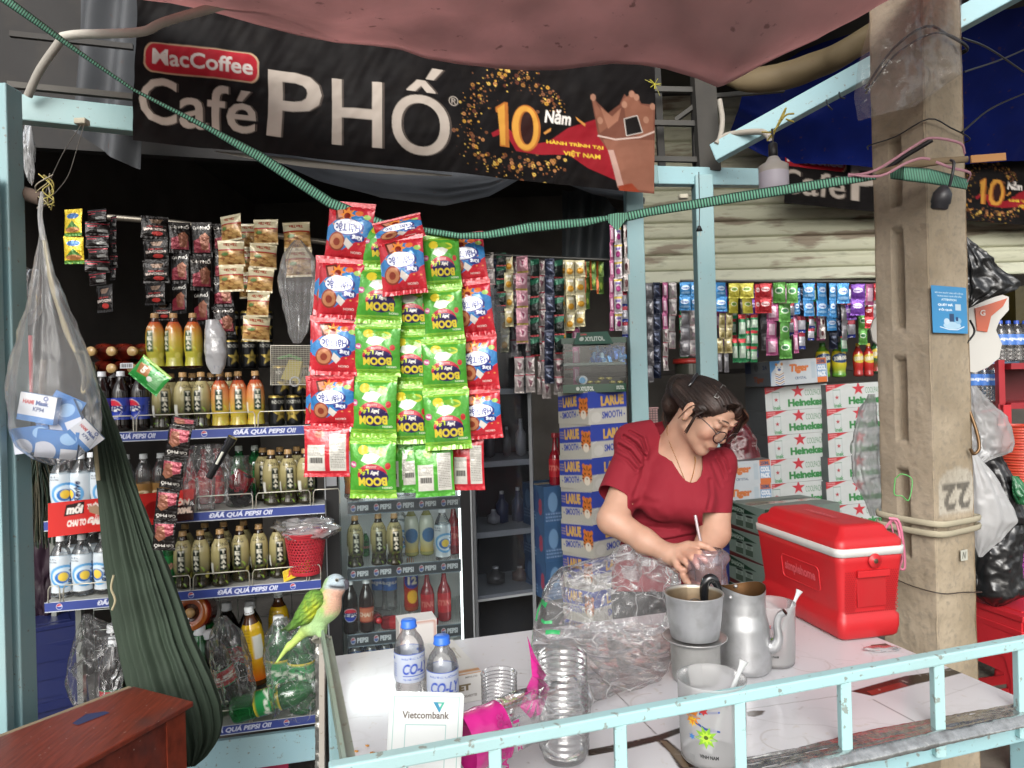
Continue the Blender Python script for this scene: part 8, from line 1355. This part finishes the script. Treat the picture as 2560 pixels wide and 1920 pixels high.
# folds: gathers at the puffed shoulders, creases at waist and bust
ud, vd = proj(Vd)
def crease(px, amp, wd):
    a = np.array(px, float); q_ = np.stack([ud, vd], 1); best = np.full(len(Vd), 1e9)
    for p0, p1 in zip(a[:-1], a[1:]): dv_ = p1 - p0; t = np.clip(((q_ - p0) @ dv_) / (dv_ @ dv_), 0, 1); best = np.minimum(best, np.hypot(*(q_ - p0 - t[:, None] * dv_).T))
    return amp * (np.exp(-(best / wd) ** 2) - .6 * np.exp(-((best - wd * 1.6) / wd) ** 2))
fr = Vd[:, 1] < 2.27; off = .004 * fbm(Vd, 7, 1) + .002 * fbm(Vd, 22, 2)
for px, a, wd in (([(1545, 1340), (1600, 1345), (1660, 1352), (1735, 1338)], .010, 5), ([(1560, 1300), (1620, 1318), (1690, 1322)], .005, 7), ([(1560, 1362), (1620, 1366), (1690, 1372)], .006, 6), ([(1560, 1090), (1590, 1110), (1612, 1140)], .013, 4), ([(1575, 1078), (1606, 1096), (1615, 1128)], .011, 4), ([(1548, 1112), (1575, 1128), (1600, 1160)], .012, 4), ([(1540, 1135), (1568, 1150), (1590, 1175)], .007, 4), ([(1612, 1145), (1606, 1190), (1585, 1240)], .0035, 5), ([(1800, 1130), (1815, 1150), (1822, 1175)], .006, 4), ([(1790, 1145), (1803, 1165), (1812, 1195)], .005, 4), ([(1780, 1160), (1790, 1185), (1802, 1215)], .0035, 4), ([(1775, 1200), (1778, 1240), (1770, 1275)], .004, 5), ([(1600, 1235), (1640, 1290), (1660, 1300)], .003, 10), ([(1530, 1395), (1570, 1385), (1610, 1400)], .004, 8), ([(1585, 1260), (1610, 1250), (1640, 1258)], .003, 8)): off += crease(px, a, wd) * fr
Vd[:, 1] += off
Vn = np.array([(1622, 1040), (1641, 1066), (1655, 1100), (1678, 1150), (1700, 1185), (1716, 1202), (1729, 1208), (1742, 1203), (1753, 1188), (1757, 1168), (1756, 1140), (1800, 1100), (1780, 1000), (1640, 1000)], float)
def inside(px, py, P): 
    r = np.zeros(len(px), bool)
    for a, b_ in zip(P, np.roll(P, -1, 0)): c_ = ((a[1] > py) != (b_[1] > py)); r ^= c_ & (px < (b_[0] - a[0]) * (py - a[1]) / (b_[1] - a[1] + 1e-9) + a[0])
    return r
def pdist(P):
    q_ = np.stack([ud, vd], 1); best = np.full(len(Vd), 1e9)
    for p0, p1 in zip(P, np.roll(P, -1, 0)): dv_ = p1 - p0; t = np.clip(((q_ - p0) @ dv_) / (dv_ @ dv_), 0, 1); best = np.minimum(best, np.hypot(*(q_ - p0 - t[:, None] * dv_).T))
    return np.where(inside(ud, vd, P), best, -best) * 2.2 / F
f_ = np.where(Vd[:, 1] < 2.32, pdist(Vn), -1)
hc = w(1534, 1237, 2.19); ax = w(1531, 1300, 2.15) - w(1592, 1150, 2.26) + np.array((-.03, 0, .0)); ax /= np.linalg.norm(ax)
f_ = np.maximum(f_, np.where((np.linalg.norm(Vd - hc, axis=1) < .13), np.minimum((Vd - hc) @ ax, (1569 - ud) * 2.2 / F), -1))
f_ = np.maximum(f_, np.where(vd < 1375, np.minimum((vd - 1282) * 2.2 / F, (ud - 1757) * 2.2 / F), -1)); f_ = np.maximum(f_, (vd - 1478) * 2.3 / F)
cut = f_ > 0; keep = ~cut[Fd].all(1); E_ = np.vstack([Fd[:, [i, (i + 1) % 4]] for i in range(4)]); E_ = np.vstack([E_, E_[:, ::-1]]); E_ = E_[cut[E_[:, 0]] & ~cut[E_[:, 1]]]
t_ = (f_[E_[:, 1]] / (f_[E_[:, 1]] - f_[E_[:, 0]] - 1e-9))[:, None]; acc = np.zeros_like(Vd); n_ = np.zeros(len(Vd)); np.add.at(acc, E_[:, 0], Vd[E_[:, 1]] + (Vd[E_[:, 0]] - Vd[E_[:, 1]]) * t_); np.add.at(n_, E_[:, 0], 1)
mv = n_ > 0; Vd[mv] = acc[mv] / n_[mv][:, None]; keep &= ~(cut & ~mv)[Fd].any(1)
b = B(); b.add(Vd, Fd[keep], '7e0c20', 0, True); wp(b, 'dress', CLOTH, solid=.0025).modifiers.new('soften', 'SMOOTH').iterations = 1
T2 = Sdf((.1, 2.1, -.01), (.75, 2.6, .9), .006); T2.ell(w(1640, 1470, 2.315), (.132, .11, .1), None, .04)
for u in (1600, 1690): q_ = w(u, 1500, 2.31); T2.chain([q_, (q_[0], 2.33, .48), (q_[0], 2.34, .12)], [.092, .07, .055], .03)
Vt, Ft = T2.mesh(); b = B(); b.add(Vt, Ft, '141416', 0, True); wp(b, 'trousers', CLOTH)
# hair
H = Sdf(HC - .2, HC + .2, .0028)
H.ell(hl(0, -.022, .027), (.076, .091, .074), HM, .02); H.ell(hl(-.028, .022, .052), (.048, .054, .040), HM, .02); H.ell(hl(.028, .026, .052), (.048, .056, .041), HM, .02)
H.ell(hl(-.004, .100, -.018), (.078, .058, .086), HM, .008, True); H.ell(hl(0, .05, -.075), (.12, .075, .075), HM, .01, True); H.cone(hl(-.095, -.002, -.002), hl(-.082, 0, -.002), .022, .018, .005, True)
H.chain([hl(.03, .060, .070), hl(.060, .058, .052), hl(.076, .052, .016), hl(.080, .052, -.02)], [.020, .018, .013, .004], .012)
H.chain([hl(-.055, .052, .055), hl(-.074, .020, .030), hl(-.080, .010, .012)], [.012, .010, .005], .01)
bun = w(1700, 972, 2.28); H.ell(bun, (.036, .045, .044), None, .02); H.cone(bun, hl(-.02, -.09, .02), .035, .045, .02); H.chain([bun, w(1678, 1010, 2.3), w(1672, 1050, 2.31)], [.036, .028, .008], .02)
Vh, Fh = H.mesh(); Lh = (Vh - HC) @ np.linalg.inv(HM).T; ang_ = np.arctan2(Lh[:, 0], Lh[:, 2] + .02); st = np.sin(ang_ * 70 + 4 * fbm(Lh, 12, 1)) * .0009 + np.sin(ang_ * 31 + 3 * fbm(Lh, 9, 2)) * .0011; Vh = Vh + (Vh - HC) / np.linalg.norm(Vh - HC, axis=1)[:, None] * st[:, None]
b = B(); ch = np.ones((len(Vh), 3)) * lin('30241f'); ch = ch * (1 + .8 * np.clip(fbm(Lh * (1, .3, 1), 40, 1), -1, 1))[:, None]; b.add(Vh, Fh, ch, 0, True); hair = wp(b, 'hair', HAIR)
b = B(); rg = random.Random(12)
bl = np.linalg.inv(HM) @ (bun - HC)
for i in range(700):
    x0 = rg.uniform(-.078, .078); s0 = np.array((x0, .038 + .04 * math.cos(x0 / .08 * 1.4), .066 - .052 * (abs(x0) / .08) ** 2 + rg.uniform(-.004, .03))); e0 = bl * rg.uniform(.75, 1.0) + np.array([rg.uniform(-.02, .02) for _ in '123']); pts = []
    for t in np.linspace(0, 1, 12):
        p = s0 * (1 - t) + e0 * t; c0 = np.array((0, -.02, .031)); d_ = (p - c0) / (.079, .096, .079); n_ = np.linalg.norm(d_); lift = 1.012 + rg.uniform(-.003, .012) * math.sin(t * 3.14)
        if n_ < lift: p = c0 + (p - c0) / n_ * lift
        pts.append(hl(*p))
    b.tube(pts, .0007, 4, rg.choice(['1c1412', '32241e', '4a362c', '261a16', '5a4438']), caps=False)
def wisp(P, r, n=1, sp=.002):
    for k in range(n): o_ = np.array([rg.uniform(-sp, sp) for _ in '123']); b.tube([np.array(p) + o_ * (i / len(P) + .3) for i, p in enumerate(P)], r, 4, rg.choice(['1c1412', '32241e', '4a362c', '6a4a38']), path=5, caps=False)
wisp([hl(-.062, .045, .045), hl(-.083, .030, .012), hl(-.086, .032, -.02), hl(-.076, .030, -.062)], [.0012, .001, .0009, .0005], 14, .004)
wisp([hl(-.06, .02, .06), hl(-.086, .0, .02), hl(-.092, -.006, -.01), hl(-.088, -.012, -.04)], [.001, .001, .0008, .0004], 6, .002)
wisp([hl(.035, .082, .085), hl(.066, .083, .055), hl(.078, .085, .015), hl(.080, .086, -.026)], [.0012, .001, .0009, .0004], 26, .007)
wisp([hl(.02, .09, .088), hl(.05, .10, .07), hl(.076, .09, .04), hl(.086, .08, .0)], [.0012, .001, .0009, .0004], 22, .007)
wisp([hl(.03, .095, .070), hl(.0, .104, .062), hl(-.025, .098, .055)], [.0006, .0005, .0003], 2, .002); wisp([w(1668, 1010, 2.3), w(1660, 1045, 2.31), w(1672, 1080, 2.3)], [.001, .0008, .0004], 16, .01)
wp(b, 'loose_strands', HAIR)
# face details
b = B()
for k in (-1, 1):
    b.tube([hl(k * .017, .0925, .006), hl(k * .024, .0955, .0015), hl(k * .033, .0955, -.0005), hl(k * .042, .0915, .002), hl(k * .047, .087, .005)], [.0006, .0011, .0012, .0010, .0004], 6, '1c1210', path=4)
    b.tube([hl(k * .013, .1005, .034), hl(k * .025, .0985, .0395), hl(k * .038, .0935, .040), hl(k * .050, .083, .034)], [.0010, .0021, .0019, .0006], 6, '54423a', path=4, flat=.6)
wp(b, 'lashes_and_brows', HAIR)
gls = B()
for k in (-1, 1): gls.tube([hl(k * .0325 + .0235 * math.cos(a), .1135 - .35 * abs(.0235 * math.cos(a)) * (1 if k * math.cos(a) > 0 else 0), -.010 + .0215 * math.sin(a)) for a in np.linspace(0, 2 * math.pi, 33)], .0019, 8, '2a1518', caps=False); gls.tube([hl(k * .055, .106, -.002), hl(k * .066, .09, .006), hl(k * .078, .03, .010), hl(k * .080, -.004, .012)], .0014, 8, '2a1518', path=4)
gls.tube([hl(-.010, .1145, -.012), hl(0, .117, -.008), hl(.010, .1145, -.012)], .0012, 8, '2a1518', path=4); wp(gls, 'glasses', GLOSS)
b = B()
for k in (-1, 1): P = np.array([[hl(k * .0325 + r * math.cos(a), .113, -.010 + r * .9 * math.sin(a)) for a in np.linspace(0, 2 * math.pi, 25)] for r in (.0001, .0228)]); b.grid(P, 'ffffff')
wp(b, 'lenses', thinplastic('spectacle_glass', tint=(.97, .93, .9), white=.01, gl=.02, bmp=0, rough=.03))
c0 = hl(-.089, .014, .048); dx_ = np.array(W(1812, 962, 2)) - np.array(W(1788, 996, 2)); dx_ /= np.linalg.norm(dx_); q_ = w(1800, 978, 2.035); nv = np.cross(dx_, (0, -1, 0)); nv /= np.linalg.norm(nv)
bv = BVHTree.FromPolygons([tuple(x) for x in Vh], [tuple(x) for x in Fh]); bs_ = BVHTree.FromPolygons([tuple(x) for x in V], [tuple(x) for x in Fs])
def hit(tree, u, v, lift=.002):
    d = (W(u, v, 1) - Vector((0, 0, CZ))).normalized(); r_ = tree.ray_cast(Vector((0, 0, CZ)), d); return (r_[0] - d * lift) if r_[0] else W(u, v, 2.12)
b = B(); b.tube([hit(bv, *p, .009) for p in ((1786, 992), (1794, 996), (1814, 966), (1807, 962), (1786, 992))], .0016, 6, 'a8a8a4'); wp(b, 'hair_clip', STEEL)
b = B(); b.tube([hit(bv, *p, .004) for p in ((1722, 965), (1728, 958), (1736, 945), (1742, 936))], .006, 8, '17171a', path=3); wp(b, 'hair_claw', GLOSS)
npx = [(1668, 1064), (1668, 1085), (1676, 1112), (1690, 1145), (1702, 1175), (1712, 1200), (1720, 1218), (1728, 1200), (1734, 1180), (1738, 1155), (1737, 1142)]
b = B(); pts = smoothpath([hit(bs_, *p, .003) for p in npx], 9); 
for i, p in enumerate(pts): b.lathe([(0, .0017), (.0017, 0), (0, -.0017)], 6, 'c8954c', c=p)
pe = hit(bs_, 1720, 1226, .014); b.tube([pe + Vector((.004 * math.cos(a), 0, .0055 * math.sin(a) - .003)) for a in np.linspace(0, 6.28, 17)], .0012, 6, 'c8954c'); wp(b, 'necklace', fin('gold', .25, metal=1))
er = hl(-.080, -.002, -.036); b = B(); b.lathe([(0, .004), (.0035, 0), (0, -.004)], 10, 'd0b080', c=er); wp(b, 'earring', MATS['gold'])
# the cup she holds, in a pinkish bag with a straw
cp = thing('drink_cup', 'plastic cup of milky coffee in a pinkish film bag held in both hands', 'cup', (0, 0, 0)); cb_ = W(1772, 1492, 1.965)
B().lathe([(.041, .125), (.042, .123), (.040, .12), (.032, .002), (0, .001)], 36, 'ffffff', c=cb_).build('cup_wall', PET, cp); B().lathe([(0, .085), (.0365, .085), (.031, .004), (0, .003)], 30, 'a06c48', c=cb_).build('coffee', GLOSS, cp); B().lathe([(0, .129), (.040, .129), (.043, .124), (.043, .12)], 30, 'ffffff', c=cb_).build('cup_lid', PET, cp)
PKF = thinplastic('pinkish_film', tint=(.98, .86, .93), white=.2, gl=.0, bmp=.5, bsc=30, rough=.15, ior=1.42, dist=.006)
P = loft([(1372, 1742, 1800), (1382, 1730, 1818), (1396, 1722, 1822), (1412, 1716, 1816), (1440, 1722, 1818), (1470, 1728, 1822), (1500, 1732, 1818), (1515, 1745, 1805)], 1.962, .8, 80, 50, wr=.006, wsc=14, seed=2, lat=.6); B().grid(P, 'ffffff').build('film_bag', PKF, cp)
B().tube([W(1738, 1288, 1.985), W(1746, 1330, 1.975), W(1762, 1400, 1.965)], .0042, 10, 'c8a8b4').build('straw', thinplastic('straw_plastic', tint=(.98, .85, .9), white=.55, bmp=0), label='translucent pink drinking straw standing in the held cup', cat='straw')

# ================================================================ parrot
PDp = 1.555; k_ = PDp / F; pw = lambda u, v, o=0: np.array(W(u, v, PDp + o))
Pr = Sdf(pw(685, 1705) - (.02, .06, .0), pw(880, 1420) + (.02, .06, .01), .0013)
Pr.ell(pw(838, 1462), (27 * k_, 24 * k_, 27 * k_), None, .008); Pr.cone(pw(832, 1474), pw(815, 1515), 24 * k_, 35 * k_, .012); Pr.cone(pw(812, 1515), pw(782, 1562), 38 * k_, 26 * k_, .012); Pr.cone(pw(782, 1562), pw(760, 1578), 22 * k_, 13 * k_, .01); Pr.cone(pw(760, 1580), pw(722, 1618), 12 * k_, 8 * k_, .006); Pr.cone(pw(724, 1612), pw(692, 1655), 8 * k_, 2.5 * k_, .004)
Pr.cone(pw(800, 1560, -.012), pw(802, 1585, -.012), 13 * k_, 9 * k_, .008); Pr.cone(pw(806, 1560, .014), pw(808, 1585, .014), 13 * k_, 9 * k_, .008)
Vp, Fp = Pr.mesh(); up, vp = proj(Vp); cp_ = np.ones((len(Vp), 3)) * lin('86ac48')
def pb(m, c): 
    global cp_
    m = np.clip(m, 0, 1)[:, None]; cp_ = cp_ * (1 - m) + lin(c) * m
sg = lambda x: 1 / (1 + np.exp(-x)); fz = fbm(Vp, 160, 1) * 2
pb(sg((vp - 1530 + (up - 800) * .1 + fz * 3) / 7), 'a6c88c'); pb(sg((up - (812 + (1500 - vp) * .12) + fz * 3) / 4) * sg((1530 - vp + fz * 4) / 7) * sg((vp - 1466) / 3), 'd0a28c'); pb(sg((up - 816 + (vp - 1450) * .35 + fz) / 3) * sg((1473 - vp + (up - 838) * .05) / 2), 'a3b2ba'); pb(np.exp(-((vp - (1466 + .012 * (up - 835) ** 2 * -.3 + (up - 825) * .12)) / 4.5) ** 2) * sg((up - 823) / 2) * sg((862 - up) / 2), '2a2a2e'); pb(np.exp(-((vp - 1449 + (up - 842) * .15) / 1.6) ** 2) * sg((up - 846) / 2), '2a2a2c'); pb(sg((770 - up) / 6) * sg((vp - 1570) / 6) * .6, 'b0c038')
cp_ = cp_ * (1 + .14 * np.sin((up * .8 + vp) * .9 + fz * 4))[:, None]
pr_ = thing('parrot', 'green parrot with grey head and pink breast perched on the table corner bar', 'parrot', (0, 0, 0)); FEA = fin('feathers', .75, var=.1, bmp=.5, bsc=260, bstr=.002); b = B(); b.add(Vp, Fp, cp_, 0, True); b.build('parrot_body', FEA, pr_)
Wg = Sdf(pw(690, 1620) - (.02, .06, .0), pw(850, 1460) + (.02, .06, .01), .0013)
for s_ in (-1, 1): Wg.cone(pw(786, 1502, s_ * .020), pw(762, 1538, s_ * .020), 27 * k_, 22 * k_, .01); Wg.cone(pw(764, 1535, s_ * .020), pw(722, 1572, s_ * .012), 20 * k_, 7 * k_, .01); Wg.cone(pw(728, 1562, s_ * .010), pw(704, 1576, s_ * .007), 6 * k_, 2 * k_, .004)
Vw, Fw = Wg.mesh(); uw, vw = proj(Vw); fz = fbm(Vw, 150, 2); cw_ = np.ones((len(Vw), 3)) * lin('5f8c34'); e = np.exp(-((uw - 783 - fz * 6) / 20) ** 2 - ((vw - 1530 - fz * 8) / 26) ** 2); cw_ = cw_ * (1 - e[:, None]) + lin('b4bc24') * e[:, None]; e = sg((728 - uw + fz * 3) / 4) * .8; cw_ = cw_ * (1 - e[:, None]) + lin('2a3a20') * e[:, None]
rw = ((uw - 800) * .62 + (vw - 1480) * .78); cw_ = cw_ * (1 - .35 * (np.sin(rw * .55 + 2.5 * np.sin((uw * .78 - vw * .62) * .22)) > .55))[:, None]; Vw[:, 1] += .0012 * np.sin(rw * .55) * np.sign(Vw[:, 1] - PDp)
b = B(); b.add(Vw, Fw, cw_, 0, True); b.build('wings', FEA, pr_)
B().tube([pw(860, 1452), pw(866, 1460), pw(866, 1470), pw(861, 1474)], [9 * k_, 8 * k_, 5 * k_, 1 * k_], 12, '4a4850', path=5).tube([pw(853, 1466), pw(859, 1470)], [5 * k_, 3 * k_], 8, '3a383e').build('beak', GLOSS, pr_)
b = B()
for s_ in (-1, 1): c_ = pw(842, 1450, s_ * 22 * k_); b.lathe([(0, .0016), (3.0 * k_, .0010), (4.6 * k_, -.0004)], 14, cols=['0a0a0a', '14120e', 'b8b8a8']); b.V[-1] = np.array([(c_ + np.array((x, z * s_, y))) for x, y, z in b.V[-1]])
b.build('eyes', GLOSS, pr_)
b = B()
for s_ in (-1, 1):
    for t in (-.5, .4, 1.2): b.tube([pw(804, 1584, s_ * .012), pw(806 + t * 8, 1589, s_ * .012 - .004), pw(808 + t * 14, 1596, s_ * .010 - .006), pw(808 + t * 14, 1602, s_ * .010 - .004)], [.0028, .0026, .0022, .001], 7, '8c8a80', path=4)
b.build('feet', MATTE, pr_)
b = B(); 
for i in range(3): b.tube([pw(800 + (14 + 2 * i) * math.cos(a), 1592 + i * 4 + 7 * math.sin(a), .012 * math.sin(a + 1)) for a in np.linspace(0, 6.3, 18)], .0026, 7, '8a887c')
b.build('perch_string', MATTE, label='knotted grey string wound round the top of the corner bar under the parrot', cat='string')
# ---------------------------------------------------------------- tidy up: every label within length
for o in list(bpy.data.objects):
    if o.parent is None and 'label' in o:
        n_ = len(str(o['label']).replace('-', ' ').split())
        if n_ > 16 or n_ < 4: print('LABEL', n_, o.name, o['label'])
for c_ in list(bpy.data.curves): bpy.data.curves.remove(c_)
